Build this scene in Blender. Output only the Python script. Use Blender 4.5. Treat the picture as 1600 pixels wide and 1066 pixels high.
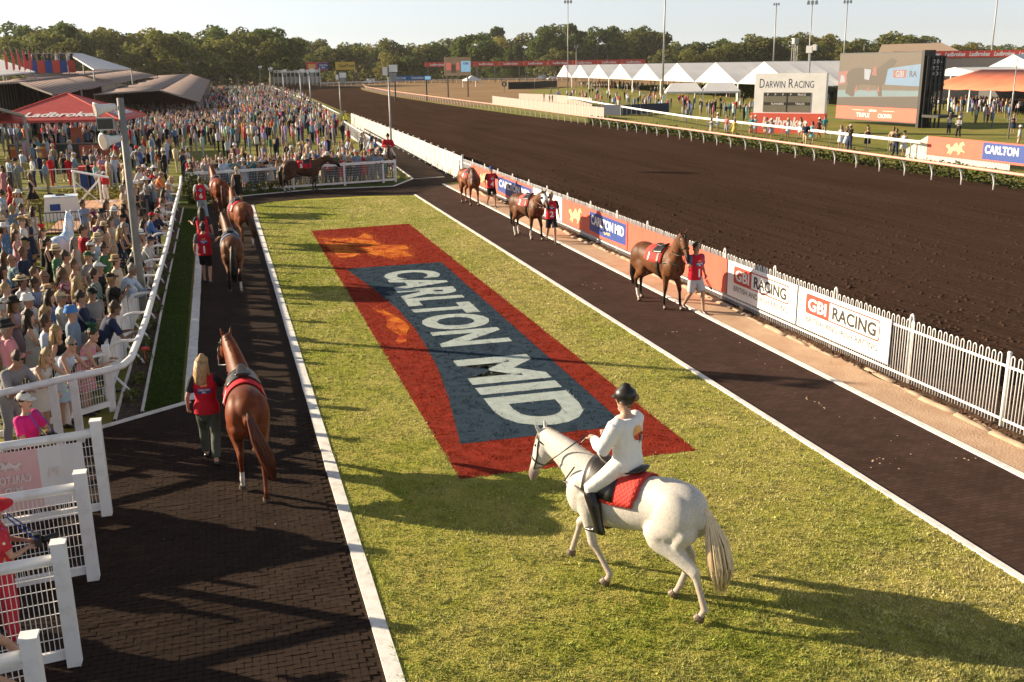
import bpy, bmesh, math, random
import numpy as np
from mathutils import Vector, Matrix, Euler
rng = random.Random(7)
nrg = np.random.default_rng(11)
R = math.radians
for o in list(bpy.data.objects): bpy.data.objects.remove(o)
S = bpy.context.scene
COL = S.collection

# ------------------------------------------------------------------ camera
CAMH = 6.0
FPX = 1555.0
RC = np.array([[0.96152957, 0.08301914, -0.26185627],
               [-0.27448363, 0.2524056, -0.927874],
               [-0.01093731, 0.96405355, 0.26548284]])
cam = bpy.data.cameras.new('camera'); camo = bpy.data.objects.new('camera', cam); COL.objects.link(camo)
cam.sensor_width = 36; cam.lens = 36 * FPX / 1600; cam.clip_start = 0.1; cam.clip_end = 6000
M = Matrix([list(r) for r in RC]).to_4x4(); M.translation = (0, 0, CAMH); camo.matrix_world = M
S.camera = camo
S.render.resolution_x = 1024; S.render.resolution_y = 682

# ------------------------------------------------------------------ sky and sun
SUN_EL = 18.5; SUN_AZ = 147.0          # direction to the sun, degrees from +X towards +Y
w = bpy.data.worlds.new('World'); S.world = w; w.use_nodes = True
nt = w.node_tree; nt.nodes.clear()
sky = nt.nodes.new('ShaderNodeTexSky'); sky.sky_type = 'NISHITA'; sky.sun_disc = False
sky.sun_elevation = R(SUN_EL); sky.sun_rotation = R(90 - SUN_AZ)
sky.altitude = 0; sky.air_density = 0.8; sky.dust_density = 0.05; sky.ozone_density = 4.0
bg = nt.nodes.new('ShaderNodeBackground'); bg.inputs[1].default_value = 0.06
wo = nt.nodes.new('ShaderNodeOutputWorld')
hsv = nt.nodes.new('ShaderNodeHueSaturation'); hsv.inputs['Saturation'].default_value = 0.28; hsv.inputs['Value'].default_value = 1.0
nt.links.new(sky.outputs[0], hsv.inputs['Color']); nt.links.new(hsv.outputs[0], bg.inputs[0]); nt.links.new(bg.outputs[0], wo.inputs[0])
sl = bpy.data.lights.new('sun', 'SUN'); sl.energy = 5.0; sl.angle = R(0.53); sl.color = (1.0, 0.80, 0.55)
so = bpy.data.objects.new('sun', sl); COL.objects.link(so)
sd = Vector((math.cos(R(SUN_AZ)) * math.cos(R(SUN_EL)), math.sin(R(SUN_AZ)) * math.cos(R(SUN_EL)), math.sin(R(SUN_EL))))
so.rotation_euler = sd.to_track_quat('Z', 'Y').to_euler(); so.location = (-40, 30, 40)
S.view_settings.view_transform = 'Standard'; S.view_settings.look = 'None'
S.view_settings.exposure = 1.4; S.view_settings.gamma = 1.0
S.view_settings.use_curve_mapping = False

# ------------------------------------------------------------------ ground points read off the photograph
def ray(px, py):
    return RC @ np.array([(px - 800) / FPX, -(py - 533) / FPX, -1.0])
def at(px, py, z=0.0):
    r = ray(px, py); t = (z - CAMH) / r[2]; return (r[0] * t, r[1] * t)
def aty(px, py, y):
    r = ray(px, py); t = y / r[1]; return (r[0] * t, y, CAMH + r[2] * t)
def px_of(x, y, z):
    c = RC.T @ np.array([x, y, z - CAMH]); return (800 + FPX * c[0] / -c[2], 533 - FPX * c[1] / -c[2])

# ------------------------------------------------------------------ object helpers
def link(o, parent=None):
    COL.objects.link(o)
    if parent is not None: o.parent = parent
    return o
def tag(o, label=None, cat=None, group=None, kind=None):
    if label: o['label'] = label
    if cat: o['category'] = cat
    if group: o['group'] = group
    if kind: o['kind'] = kind
    return o
def empty(name, loc=(0, 0, 0), rz=0.0, label=None, cat=None, group=None):
    o = bpy.data.objects.new(name, None); COL.objects.link(o); o.location = loc; o.rotation_euler = (0, 0, rz)
    o.empty_display_size = 0.2
    return tag(o, label, cat, group)
def meshobj(name, me, parent=None, mats=(), loc=None, rz=None):
    o = bpy.data.objects.new(name, me)
    for m in mats: me.materials.append(m)
    link(o, parent)
    if loc is not None: o.location = loc
    if rz is not None: o.rotation_euler = (0, 0, rz)
    return o
def inst(name, me, parent=None, loc=None, rot=None, scale=None, color=None):
    o = bpy.data.objects.new(name, me); link(o, parent)
    if loc is not None: o.location = loc
    if rot is not None: o.rotation_euler = rot
    if scale is not None: o.scale = scale
    if color is not None: o.color = (*color, 1)
    return o

class MB:
    """collects vertices and faces of ONE mesh"""
    def __init__(s): s.v = []; s.f = []; s.m = []; s.mi = 0
    def add(s, vs, fs):
        b = len(s.v); s.v += [tuple(x) for x in vs]; s.f += [tuple(i + b for i in f) for f in fs]; s.m += [s.mi] * len(fs); return s
    def box(s, x0, x1, y0, y1, z0, z1):
        return s.add([(x0, y0, z0), (x1, y0, z0), (x1, y1, z0), (x0, y1, z0), (x0, y0, z1), (x1, y0, z1), (x1, y1, z1), (x0, y1, z1)],
                     [(0, 3, 2, 1), (4, 5, 6, 7), (0, 1, 5, 4), (1, 2, 6, 5), (2, 3, 7, 6), (3, 0, 4, 7)])
    def bar(s, a, b, w, h, up=(0, 0, 1)):
        a = Vector(a); b = Vector(b); d = (b - a).normalized(); u = Vector(up)
        sx = d.cross(u)
        if sx.length < 1e-4: sx = d.cross(Vector((1, 0, 0)))
        sx.normalize(); uz = sx.cross(d)
        q = []
        for p in (a, b):
            for i, j in ((-1, -1), (1, -1), (1, 1), (-1, 1)): q.append(p + sx * (w / 2 * i) + uz * (h / 2 * j))
        return s.add(q, [(0, 3, 2, 1), (4, 5, 6, 7), (0, 1, 5, 4), (1, 2, 6, 5), (2, 3, 7, 6), (3, 0, 4, 7)])
    def tube(s, pts, rad, n=8, ref=(1, 0, 0), cap='flat'):
        """pts: centres; rad: r or (a,b) per point, a along ref"""
        P = [Vector(p) for p in pts]; k = len(P)
        rr = [(r, r) if not isinstance(r, (tuple, list)) else tuple(r) for r in (rad if isinstance(rad, (list,)) else [rad] * k)]
        T = []
        for i in range(k):
            t = (P[min(i + 1, k - 1)] - P[max(i - 1, 0)]); T.append(t.normalized() if t.length > 1e-9 else Vector((0, 0, 1)))
        if cap == 'round':
            a, b = rr[0], rr[-1]
            h0 = min(a); h1 = min(b)
            P0 = [P[0] - T[0] * h0 * .98, P[0] - T[0] * h0 * .75]; R0 = [(a[0] * .15, a[1] * .15), (a[0] * .68, a[1] * .68)]
            P1 = [P[-1] + T[-1] * h1 * .75, P[-1] + T[-1] * h1 * .98]; R1 = [(b[0] * .68, b[1] * .68), (b[0] * .15, b[1] * .15)]
            T = [T[0]] * 2 + T + [T[-1]] * 2; P = P0 + P + P1; rr = R0 + rr + R1; k += 4
        ref = Vector(ref); vs = []
        for i in range(k):
            u = ref - T[i] * ref.dot(T[i])
            if u.length < .08:
                alt = Vector((0, 1, 0)) if abs(T[i].y) < .9 else Vector((0, 0, 1))
                u = alt - T[i] * alt.dot(T[i])
            u.normalize(); v = T[i].cross(u)
            for j in range(n):
                an = 2 * math.pi * j / n
                vs.append(P[i] + u * (rr[i][0] * math.cos(an)) + v * (rr[i][1] * math.sin(an)))
        fs = []
        for i in range(k - 1):
            for j in range(n):
                j2 = (j + 1) % n
                fs.append((i * n + j, i * n + j2, (i + 1) * n + j2, (i + 1) * n + j))
        fs.append(tuple(range(n - 1, -1, -1))); fs.append(tuple((k - 1) * n + j for j in range(n)))
        return s.add(vs, fs)
    def lathe(s, prof, n=16, c=(0, 0, 0)):
        vs = []; fs = []; k = len(prof)
        for r, z in prof:
            for j in range(n):
                an = 2 * math.pi * j / n; vs.append((c[0] + r * math.cos(an), c[1] + r * math.sin(an), c[2] + z))
        for i in range(k - 1):
            for j in range(n):
                j2 = (j + 1) % n; fs.append((i * n + j, i * n + j2, (i + 1) * n + j2, (i + 1) * n + j))
        fs.append(tuple(range(n - 1, -1, -1))); fs.append(tuple((k - 1) * n + j for j in range(n)))
        return s.add(vs, fs)
    def ball(s, c, r, n=10, k=6):
        rx, ry, rz = r if isinstance(r, tuple) else (r, r, r); vs = []; fs = []
        for i in range(k + 1):
            a = math.pi * i / k; q = max(math.sin(a), .02)
            for j in range(n):
                b = 2 * math.pi * j / n; vs.append((c[0] + rx * q * math.cos(b), c[1] + ry * q * math.sin(b), c[2] - rz * math.cos(a)))
        for i in range(k):
            for j in range(n):
                j2 = (j + 1) % n; fs.append((i * n + j, i * n + j2, (i + 1) * n + j2, (i + 1) * n + j))
        fs.append(tuple(range(n - 1, -1, -1))); fs.append(tuple(k * n + j for j in range(n)))
        return s.add(vs, fs)
    def poly(s, pts, z=None):
        return s.add([(p[0], p[1], z if z is not None else p[2]) for p in pts], [tuple(range(len(pts)))])
    def prism(s, pts, z0, z1):
        n = len(pts)
        return s.add([(p[0], p[1], z0) for p in pts] + [(p[0], p[1], z1) for p in pts],
                     [tuple(range(n - 1, -1, -1)), tuple(range(n, 2 * n))] + [(i, (i + 1) % n, n + (i + 1) % n, n + i) for i in range(n)])
    def mesh(s, name, smooth=False):
        me = bpy.data.meshes.new(name); me.from_pydata(s.v, [], s.f)
        if any(s.m): me.polygons.foreach_set('material_index', s.m)
        if smooth: me.polygons.foreach_set('use_smooth', [True] * len(me.polygons))
        me.update(); return me
    def build(s, name, mats, parent=None, loc=None, rz=None, smooth=False, color=None):
        o = meshobj(name, s.mesh(name, smooth), parent, mats if isinstance(mats, (list, tuple)) else [mats], loc, rz)
        if color is not None: o.color = (*color, 1)
        return o

def cr(rows, k=4):
    """smooth resampling (Catmull-Rom) of a list of number rows"""
    A = [np.array(r, float) for r in rows]; n = len(A); out = []
    for i in range(n - 1):
        p0, p1, p2, p3 = A[max(i - 1, 0)], A[i], A[i + 1], A[min(i + 2, n - 1)]
        for j in range(k):
            t = j / k; out.append(.5 * ((2 * p1) + (-p0 + p2) * t + (2 * p0 - 5 * p1 + 4 * p2 - p3) * t * t + (-p0 + 3 * p1 - 3 * p2 + p3) * t ** 3))
    return out + [A[-1]]
def stube(mb, pts, rad, n=16, ref=(1, 0, 0), cap='round', k=4):
    q = cr([tuple(p) + tuple(r) for p, r in zip(pts, rad)], k); mb.tube([tuple(r[:3]) for r in q], [(float(r[3]), float(r[4])) for r in q], n, ref, cap)
def remesh(mb, voxel, smooth=4, fac=.5, name='body'):
    """one continuous surface out of the overlapping closed shells in mb"""
    me = mb.mesh(name); o = bpy.data.objects.new('tmp_remesh', me); COL.objects.link(o)
    m = o.modifiers.new('r', 'REMESH'); m.mode = 'VOXEL'; m.voxel_size = voxel; m.use_smooth_shade = True
    if smooth:
        q = o.modifiers.new('s', 'SMOOTH'); q.factor = fac; q.iterations = smooth
    dg = bpy.context.evaluated_depsgraph_get(); dg.update()
    r = bpy.data.meshes.new_from_object(o.evaluated_get(dg)); r.name = name
    r.materials.clear()
    bpy.data.objects.remove(o); bpy.data.meshes.remove(me)
    r.polygons.foreach_set('use_smooth', [True] * len(r.polygons))
    return r

def addmesh(me, mb):
    """append the shells in mb to an existing mesh (fingers on a hand, ...)"""
    bm = bmesh.new(); bm.from_mesh(me); base = [bm.verts.new(v) for v in mb.v]; bm.verts.ensure_lookup_table()
    for f in mb.f:
        try: q = bm.faces.new([base[i] for i in f]); q.smooth = True
        except ValueError: pass
    bm.to_mesh(me); bm.free(); return me

_tc = {}
def text_tris(s, bold=0.0, shear=0.0, space=1.0):
    """triangles of a line of lettering: cap height 1, starting at x=0; returns verts, tris, width"""
    k = (s, bold, shear, space)
    if k in _tc: return _tc[k]
    cu = bpy.data.curves.new('t', 'FONT'); cu.body = s; cu.size = 1.0; cu.offset = bold; cu.shear = shear; cu.space_character = space
    cu.resolution_u = 4
    o = bpy.data.objects.new('tmp_text', cu); COL.objects.link(o)
    dg = bpy.context.evaluated_depsgraph_get(); dg.update()
    me = bpy.data.meshes.new_from_object(o.evaluated_get(dg))
    bm = bmesh.new(); bm.from_mesh(me); bmesh.ops.triangulate(bm, faces=bm.faces[:])
    bmesh.ops.remove_doubles(bm, verts=bm.verts[:], dist=1e-5)
    v = np.array([x.co[:2] for x in bm.verts]); t = [tuple(q.index for q in f.verts) for f in bm.faces if f.calc_area() > 1e-7]
    bm.free(); bpy.data.objects.remove(o); bpy.data.meshes.remove(me); bpy.data.curves.remove(cu)
    capl = v[:, 1].min() if not any(c in s for c in 'gjpqy,Q') else -0.02
    cap = 0.70
    v = v / cap; v[:, 0] -= v[:, 0].min()
    _tc[k] = (v, t, v[:, 0].max()); return _tc[k]
def text_on(name, s, mat, parent, fn, height, width=None, bold=0.0, shear=0.0, space=1.0, align='c'):
    """lettering laid on a surface: fn(u,v)->xyz, u,v in metres"""
    v, t, W = text_tris(s, bold, shear, space)
    sx = (width / W) if width else height
    off = -W * sx / 2 if align == 'c' else 0
    mb = MB(); mb.add([fn(off + a * sx, b * height) for a, b in v], t)
    me = mb.mesh(name); o = meshobj(name, me, parent, [mat]); return o
# ------------------------------------------------------------------ materials
def nmat(name):
    m = bpy.data.materials.new(name); m.use_nodes = True; n = m.node_tree; n.nodes.clear()
    out = n.nodes.new('ShaderNodeOutputMaterial'); b = n.nodes.new('ShaderNodeBsdfPrincipled'); n.links.new(b.outputs[0], out.inputs[0])
    return m, n, b
def noise(n, scale, detail=4, rough=.55, coord='Object', stretch=None):
    tc = n.nodes.new('ShaderNodeTexCoord'); src = tc.outputs[coord]
    if stretch:
        mp = n.nodes.new('ShaderNodeMapping'); mp.inputs['Scale'].default_value = stretch; n.links.new(src, mp.inputs[0]); src = mp.outputs[0]
    t = n.nodes.new('ShaderNodeTexNoise'); t.inputs['Scale'].default_value = scale; t.inputs['Detail'].default_value = detail; t.inputs['Roughness'].default_value = rough
    n.links.new(src, t.inputs['Vector']); return t.outputs['Fac']
def ramp(n, fac, stops):
    r = n.nodes.new('ShaderNodeValToRGB'); el = r.color_ramp.elements
    while len(el) < len(stops): el.new(.5)
    for e, (p, c) in zip(el, stops): e.position = p; e.color = (*c, 1) if len(c) == 3 else c
    n.links.new(fac, r.inputs[0]); return r.outputs[0]
def mixc(n, fac, a, b, mode='MIX'):
    x = n.nodes.new('ShaderNodeMix'); x.data_type = 'RGBA'; x.blend_type = mode
    for sock, val in ((x.inputs[0], fac), (x.inputs[6], a), (x.inputs[7], b)):
        if hasattr(val, 'is_linked') or hasattr(val, 'links'): n.links.new(val, sock)
        elif isinstance(val, (int, float)): sock.default_value = val
        else: sock.default_value = (*val, 1)
    return x.outputs[2]
def bump(n, b, h, strength=.3, dist=.02):
    u = n.nodes.new('ShaderNodeBump'); u.inputs['Strength'].default_value = strength; u.inputs['Distance'].default_value = dist
    n.links.new(h, u.inputs['Height']); n.links.new(u.outputs[0], b.inputs['Normal'])
def mat(name, c, rough=.6, c2=None, scale=6, lo=.35, hi=.65, bmp=0, bscale=40, metal=0, spec=.4, coord='Object', bdist=.01, stretch=None, detail=4):
    m, n, b = nmat(name); b.inputs['Roughness'].default_value = rough; b.inputs['Metallic'].default_value = metal
    b.inputs['Specular IOR Level'].default_value = spec
    if c2 is None: c2 = tuple(x * .82 for x in c)
    col = ramp(n, noise(n, scale, detail, coord=coord, stretch=stretch), [(lo, c), (hi, c2)]); n.links.new(col, b.inputs['Base Color'])
    if bmp: bump(n, b, noise(n, bscale, 3, coord=coord, stretch=stretch), bmp, bdist)
    return m
def objmat(name, rough=.8, pattern=None, spec=.2, sheen=0, scale=30):
    """takes its base colour from the object's own colour"""
    m, n, b = nmat(name); b.inputs['Roughness'].default_value = rough; b.inputs['Specular IOR Level'].default_value = spec
    oi = n.nodes.new('ShaderNodeObjectInfo'); col = oi.outputs['Color']
    tc = n.nodes.new('ShaderNodeTexCoord')
    if pattern == 'check':
        ck = n.nodes.new('ShaderNodeTexWave'); ck.inputs['Scale'].default_value = 9; ck.bands_direction = 'X'; n.links.new(tc.outputs['Object'], ck.inputs[0])
        c2 = n.nodes.new('ShaderNodeTexWave'); c2.inputs['Scale'].default_value = 9; c2.bands_direction = 'Z'; n.links.new(tc.outputs['Object'], c2.inputs[0])
        f1 = ramp(n, ck.outputs[1], [(.5, (0, 0, 0)), (.55, (1, 1, 1))]); f2 = ramp(n, c2.outputs[1], [(.5, (0, 0, 0)), (.55, (1, 1, 1))])
        col = mixc(n, f1, col, mixc(n, .55, col, (.75, .76, .78))); col = mixc(n, f2, col, mixc(n, .5, col, (.04, .05, .09)))
    elif pattern == 'floral':
        v = n.nodes.new('ShaderNodeTexVoronoi'); v.inputs['Scale'].default_value = 14; n.links.new(tc.outputs['Object'], v.inputs['Vector'])
        hs = n.nodes.new('ShaderNodeHueSaturation'); hs.inputs['Saturation'].default_value = 1.0; hs.inputs['Value'].default_value = .8
        n.links.new(v.outputs['Color'], hs.inputs['Color'])
        f = ramp(n, v.outputs['Distance'], [(.18, (1, 1, 1)), (.3, (0, 0, 0))]); col = mixc(n, f, col, hs.outputs[0])
    else:
        f = noise(n, scale * .4, 3); col = mixc(n, f, mixc(n, .18, col, (0, 0, 0)), col)
    n.links.new(col, b.inputs['Base Color']); bump(n, b, noise(n, 14, 3, stretch=(1, 1, .5)), .35, .02)
    return m
def attrmat(name, attr, rough=.6, scale=60, amt=.25, bmp=.15, bscale=150, spec=.3, stretch=None, trans=0):
    m, n, b = nmat(name); b.inputs['Roughness'].default_value = rough; b.inputs['Specular IOR Level'].default_value = spec
    a = n.nodes.new('ShaderNodeAttribute'); a.attribute_name = attr
    f = ramp(n, noise(n, scale, 4, stretch=stretch), [(.3, (1 - amt,) * 3), (.7, (1 + amt * .4,) * 3)])
    n.links.new(mixc(n, 1.0, a.outputs['Color'], f, 'MULTIPLY'), b.inputs['Base Color'])
    if bmp: bump(n, b, noise(n, bscale, 3, stretch=stretch), bmp, .006)
    return m
def setcol(me, attr, cols):
    a = me.color_attributes.new(attr, 'FLOAT_COLOR', 'POINT')
    c = np.ones((len(me.vertices), 4), dtype=np.float32); c[:, :3] = cols; a.data.foreach_set('color', c.ravel())
def verts_of(me):
    v = np.empty(len(me.vertices) * 3, dtype=np.float32); me.vertices.foreach_get('co', v); return v.reshape(-1, 3)

K = {}
K['lawn'] = mat('lawn', (.28, .29, .040), .95, (.42, .36, .10), 1.3, .35, .68, .9, 55, spec=.1, bdist=.04, detail=8)
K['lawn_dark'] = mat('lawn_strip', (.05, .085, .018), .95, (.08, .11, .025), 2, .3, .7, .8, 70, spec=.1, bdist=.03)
K['ground'] = mat('ground_grass', (.14, .16, .03), .95, (.24, .205, .06), .22, .35, .7, .6, 30, spec=.1, bdist=.04, detail=9)
K['dry'] = mat('dry_earth', (.20, .125, .06), .95, (.26, .17, .085), .05, .3, .7, .4, 3, spec=.1, detail=9)
def trackmat():
    m, n, b = nmat('track_dirt'); b.inputs['Roughness'].default_value = 1.0; b.inputs['Specular IOR Level'].default_value = .0
    a = noise(n, .5, 8, .6, stretch=(1, .12, 1)); c = ramp(n, a, [(.3, (.050, .030, .022)), (.7, (.077, .048, .036))])
    d = noise(n, 7, 6, .7); c = mixc(n, ramp(n, d, [(.42, (0, 0, 0)), (.62, (1, 1, 1))]), mixc(n, .35, c, (.012, .008, .006)), c)
    hl = noise(n, 2.2, 4, .6, stretch=(2.4, .018, 1)); c = mixc(n, ramp(n, hl, [(.42, (0, 0, 0)), (.6, (1, 1, 1))]), mixc(n, .28, c, (.018, .010, .007)), c)
    n.links.new(c, b.inputs['Base Color'])
    x = n.nodes.new('ShaderNodeMath'); x.operation = 'ADD'; n.links.new(noise(n, 5, 6, .7), x.inputs[0]); n.links.new(noise(n, 1.2, 3, stretch=(1.6, .4, 1)), x.inputs[1])
    bump(n, b, x.outputs[0], .8, .05); return m
K['track'] = trackmat()
def pavemat(name, c, c2):
    m, n, b = nmat(name); b.inputs['Roughness'].default_value = .9; b.inputs['Specular IOR Level'].default_value = .03
    a = ramp(n, noise(n, 1.1, 7, .65), [(.3, c), (.72, c2)])
    sp = ramp(n, noise(n, 46, 2, .5), [(.70, (0, 0, 0)), (.76, (1, 1, 1))]); sp2 = ramp(n, noise(n, .7, 3), [(.5, (0, 0, 0)), (.7, (1, 1, 1))])
    f = mixc(n, 1.0, sp, sp2, 'MULTIPLY'); a = mixc(n, mixc(n, .5, f, (0, 0, 0)), a, (.20, .14, .09))
    bk = n.nodes.new('ShaderNodeTexBrick'); bk.inputs['Scale'].default_value = 3.0; bk.inputs['Mortar Size'].default_value = .012; bk.inputs['Color1'].default_value = (1, 1, 1, 1); bk.inputs['Color2'].default_value = (.76, .76, .76, 1); bk.inputs['Mortar'].default_value = (.42, .42, .42, 1)
    tb_ = n.nodes.new('ShaderNodeTexCoord'); n.links.new(tb_.outputs['Object'], bk.inputs['Vector'])
    a = mixc(n, 1.0, a, bk.outputs['Color'], 'MULTIPLY')
    n.links.new(a, b.inputs['Base Color']); bump(n, b, noise(n, 60, 4), .5, .006); return m
K['pave'] = pavemat('rubber_paving', (.030, .0215, .0175), (.048, .033, .0255))
K['pave2'] = pavemat('rubber_paving_reddish', (.052, .032, .026), (.080, .050, .041))
K['sand'] = mat('sandy_concrete', (.38, .25, .17), .9, (.50, .36, .25), 1.6, .3, .7, .6, 30, spec=.1, bdist=.02, detail=9)
K['soil'] = mat('dark_soil', (.045, .026, .018), .98, (.10, .062, .040), 6, .3, .7, 1.0, 18, spec=.05, bdist=.06, detail=8)
K['mulch'] = mat('bark_mulch', (.045, .034, .028), .98, (.13, .10, .085), 22, .35, .65, 1.0, 30, spec=.05, bdist=.04)
K['concrete'] = mat('concrete', (.30, .215, .15), .9, (.42, .32, .23), 5, .3, .7, .4, 40)
K['line'] = mat('white_line_paint', (.68, .68, .67), .8, (.46, .45, .43), 7, .45, .80, .3, 60, detail=8)
K['white'] = mat('white_paint', (.76, .76, .77), .5, (.56, .54, .52), 5, .5, .82, detail=8)
K['pvc'] = mat('white_pvc', (.74, .74, .75), .42, (.56, .54, .52), 4, .48, .78, spec=.4, detail=8)
K['offwhite'] = mat('weathered_white', (.58, .56, .53), .6, (.44, .40, .36), 2.5, .45, .8, .1, 30)
K['grey'] = mat('galvanised', (.32, .33, .34), .5, (.24, .25, .26), 5, metal=.35)
K['polegrey'] = mat('weathered_steel', (.22, .22, .215), .6, (.16, .16, .155), 4)
K['darkgrey'] = mat('dark_metal', (.05, .05, .055), .5)
K['black'] = mat('black', (.012, .012, .013), .5)
K['blackcloth'] = mat('black_mesh_cloth', (.015, .015, .016), .9)
K['leather'] = mat('black_leather', (.014, .012, .011), .38, spec=.5)
K['boot'] = mat('boot_leather', (.012, .010, .010), .3, spec=.5)
K['red'] = mat('red_vinyl', (.60, .06, .045), .5, (.55, .05, .04), 2)
K['coral'] = mat('coral_red_vinyl', (.66, .115, .075), .5, (.60, .10, .065), 2)
K['blue'] = mat('royal_blue_vinyl', (.02, .06, .28), .5)
K['navytext'] = mat('navy_print', (.02, .03, .09), .6)
K['whitevinyl'] = mat('white_vinyl', (.80, .80, .79), .5, (.74, .73, .72), 1.5)
K['charcoal'] = mat('charcoal_print', (.035, .032, .032), .6)
K['gbired'] = mat('brick_red_print', (.52, .055, .035), .55)
K['gold'] = mat('gold_print', (.70, .34, .09), .55, (.75, .45, .2), 9)
K['pinkgold'] = mat('pale_gold_print', (.78, .50, .28), .55, (.72, .36, .18), 6)
K['canvas_white'] = mat('white_canvas', (.66, .66, .66), .7, (.58, .58, .59), .3)
K['canvas_orange'] = mat('orange_canvas', (.62, .17, .09), .75, (.52, .13, .07), .5)
K['tanwall'] = mat('beige_panel', (.32, .28, .26), .7)
K['hedge'] = mat('hedge_leaf', (.045, .075, .014), .7, (.10, .105, .022), 9, .3, .7, spec=.15)
K['leaf2'] = mat('bed_plant_leaf', (.05, .085, .018), .7, (.12, .13, .03), 12, .3, .7, spec=.15)
K['flower'] = mat('yellow_flower_leaf', (.32, .26, .03), .7, (.16, .18, .03), 10, .3, .7, spec=.15)
K['skin'] = objmat('skin', .5, None, .35, scale=10)
K['cloth'] = objmat('cloth'); K['check'] = objmat('checked_cloth', pattern='check'); K['floral'] = objmat('floral_cloth', pattern='floral')
K['hair'] = objmat('hair', .55, None, .35, scale=120)
_n = K['hair'].node_tree; _b = [x for x in _n.nodes if x.type == 'BSDF_PRINCIPLED'][0]; _o = [x for x in _n.nodes if x.type == 'OBJECT_INFO'][0]
_n.links.new(mixc(_n, ramp(_n, noise(_n, 70, 3, stretch=(1, 1, .06)), [(.35, (0, 0, 0)), (.65, (1, 1, 1))]), mixc(_n, .55, _o.outputs['Color'], (.01, .007, .004)), _o.outputs['Color']), _b.inputs['Base Color']); bump(_n, _b, noise(_n, 90, 3, stretch=(1, 1, .06)), .8, .02)
K['straw'] = objmat('hat_felt_straw', .8)
K['glass'] = mat('dark_glass', (.01, .01, .012), .12, spec=.6)
K['windscreen'] = mat('car_glass', (.02, .025, .03), .08, spec=.7)
K['carwhite'] = mat('car_paint_white', (.75, .75, .75), .25, spec=.6); K['carblue'] = mat('car_paint_dark', (.05, .07, .11), .25, spec=.6)
K['tyre'] = mat('tyre', (.015, .015, .015), .8)
K['brick'] = mat('clay_paver', (.42, .23, .14), .85, (.52, .31, .20), 5, .3, .7, .3, 40)
K['paintblue'] = mat('pale_blue_white_paint', (.72, .76, .82), .4, (.25, .45, .70), 2.2, .45, .62)
def stripemat(name, c, c2, scale, rough=.7):
    m, n, b = nmat(name); b.inputs['Roughness'].default_value = rough; b.inputs['Specular IOR Level'].default_value = .2
    tc = n.nodes.new('ShaderNodeTexCoord'); wv = n.nodes.new('ShaderNodeTexWave'); wv.bands_direction = 'Y'; wv.inputs['Scale'].default_value = scale; wv.inputs['Distortion'].default_value = .15
    n.links.new(tc.outputs['Object'], wv.inputs[0]); f = ramp(n, wv.outputs[1], [(.25, (0, 0, 0)), (.6, (1, 1, 1))])
    x = mixc(n, f, c, c2); x = mixc(n, noise(n, .35, 5), x, mixc(n, .3, x, (.1, .08, .08))); n.links.new(x, b.inputs['Base Color']); return m
K['shade'] = stripemat('striped_shadecloth', (.06, .042, .044), (.34, .25, .22), .12)
K['redcanopy'] = mat('red_canopy', (.50, .07, .065), .6, (.42, .055, .05), 3, bmp=.3, bscale=6, bdist=.05)
K['coat'] = attrmat('horse_coat', 'coat', .5, 9, .35, .25, 160, .16)
K['greycoat'] = attrmat('grey_horse_coat', 'coat', .5, 38, .20, .1, 220, .3)
K['blade'] = attrmat('grass_blades', 'tint', .8, 3, .25, 0, spec=.12)
K['leafattr'] = attrmat('tree_leaves', 'tint', .75, .5, .35, 0, spec=.12)
def addtrans(m, f):
    n = m.node_tree; b = [x for x in n.nodes if x.type == 'BSDF_PRINCIPLED'][0]; o_ = [x for x in n.nodes if x.type == 'OUTPUT_MATERIAL'][0]
    t = n.nodes.new('ShaderNodeBsdfTranslucent'); n.links.new(b.inputs['Base Color'].links[0].from_socket, t.inputs[0]); mx = n.nodes.new('ShaderNodeMixShader'); mx.inputs[0].default_value = f
    n.links.new(b.outputs[0], mx.inputs[1]); n.links.new(t.outputs[0], mx.inputs[2]); n.links.new(mx.outputs[0], o_.inputs[0])
addtrans(K['leafattr'], .4); addtrans(K['blade'], .35)
K['bark'] = mat('bark', (.20, .16, .12), .9, (.33, .28, .22), 3, .3, .7, .5, 12)
K['crowdattr'] = attrmat('crowd_clothes', 'tint', .85, 5, .2, 0, spec=.1)
K['hoof'] = mat('hoof', (.06, .045, .035), .5, (.14, .10, .07), 20)
def screenmat(name, c, e):
    m, n, b = nmat(name); b.inputs['Base Color'].default_value = (.02, .02, .02, 1); b.inputs['Roughness'].default_value = .6
    x = ramp(n, noise(n, 1.2, 5), [(.3, tuple(q * .85 for q in c)), (.7, c)]); n.links.new(x, b.inputs['Emission Color']); b.inputs['Emission Strength'].default_value = e; return m
for nm, c in dict(brown=(.20, .125, .065), dbrown=(.085, .045, .024), sky=(.28, .50, .66), teal=(.27, .42, .40), coral=(.60, .15, .11), white=(.62, .63, .62), sand=(.22, .15, .09), navy=(.08, .09, .12)).items():
    K['scr_' + nm] = screenmat('screen_' + nm, c, .34)
# ------------------------------------------------------------------ ground, track, paths
def sheet(name, pts, z, m, kind='structure'):
    o = MB().poly(pts, z).build(name, m); return tag(o, kind=kind)
gd = 2300
sheet('ground', [(-gd, -60), (gd, -60), (gd, gd), (-gd, gd)], 0, K['ground'])
sheet('race_track', [(12.95, -10), (36.6, -10), (37.6, 38), (38.3, 55), (38.8, 78), (38.5, 103), (37.0, 127), (36.3, 175), (37, 240), (40, 300), (46, 350), (30, 430), (19.6, 400), (19.5, 244), (16.5, 127), (14.2, 112), (13.2, 72)], .004, K['track'])
sheet('infield_dirt', [(37.5, 160), (58, 168), (75, 250), (95, 290), (170, 330), (330, 460), (330, 640), (40, 640), (-6, 640), (12, 405), (19.6, 401), (30, 431), (46.3, 351), (40.3, 300), (37.3, 240)], .008, K['dry'])
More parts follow.
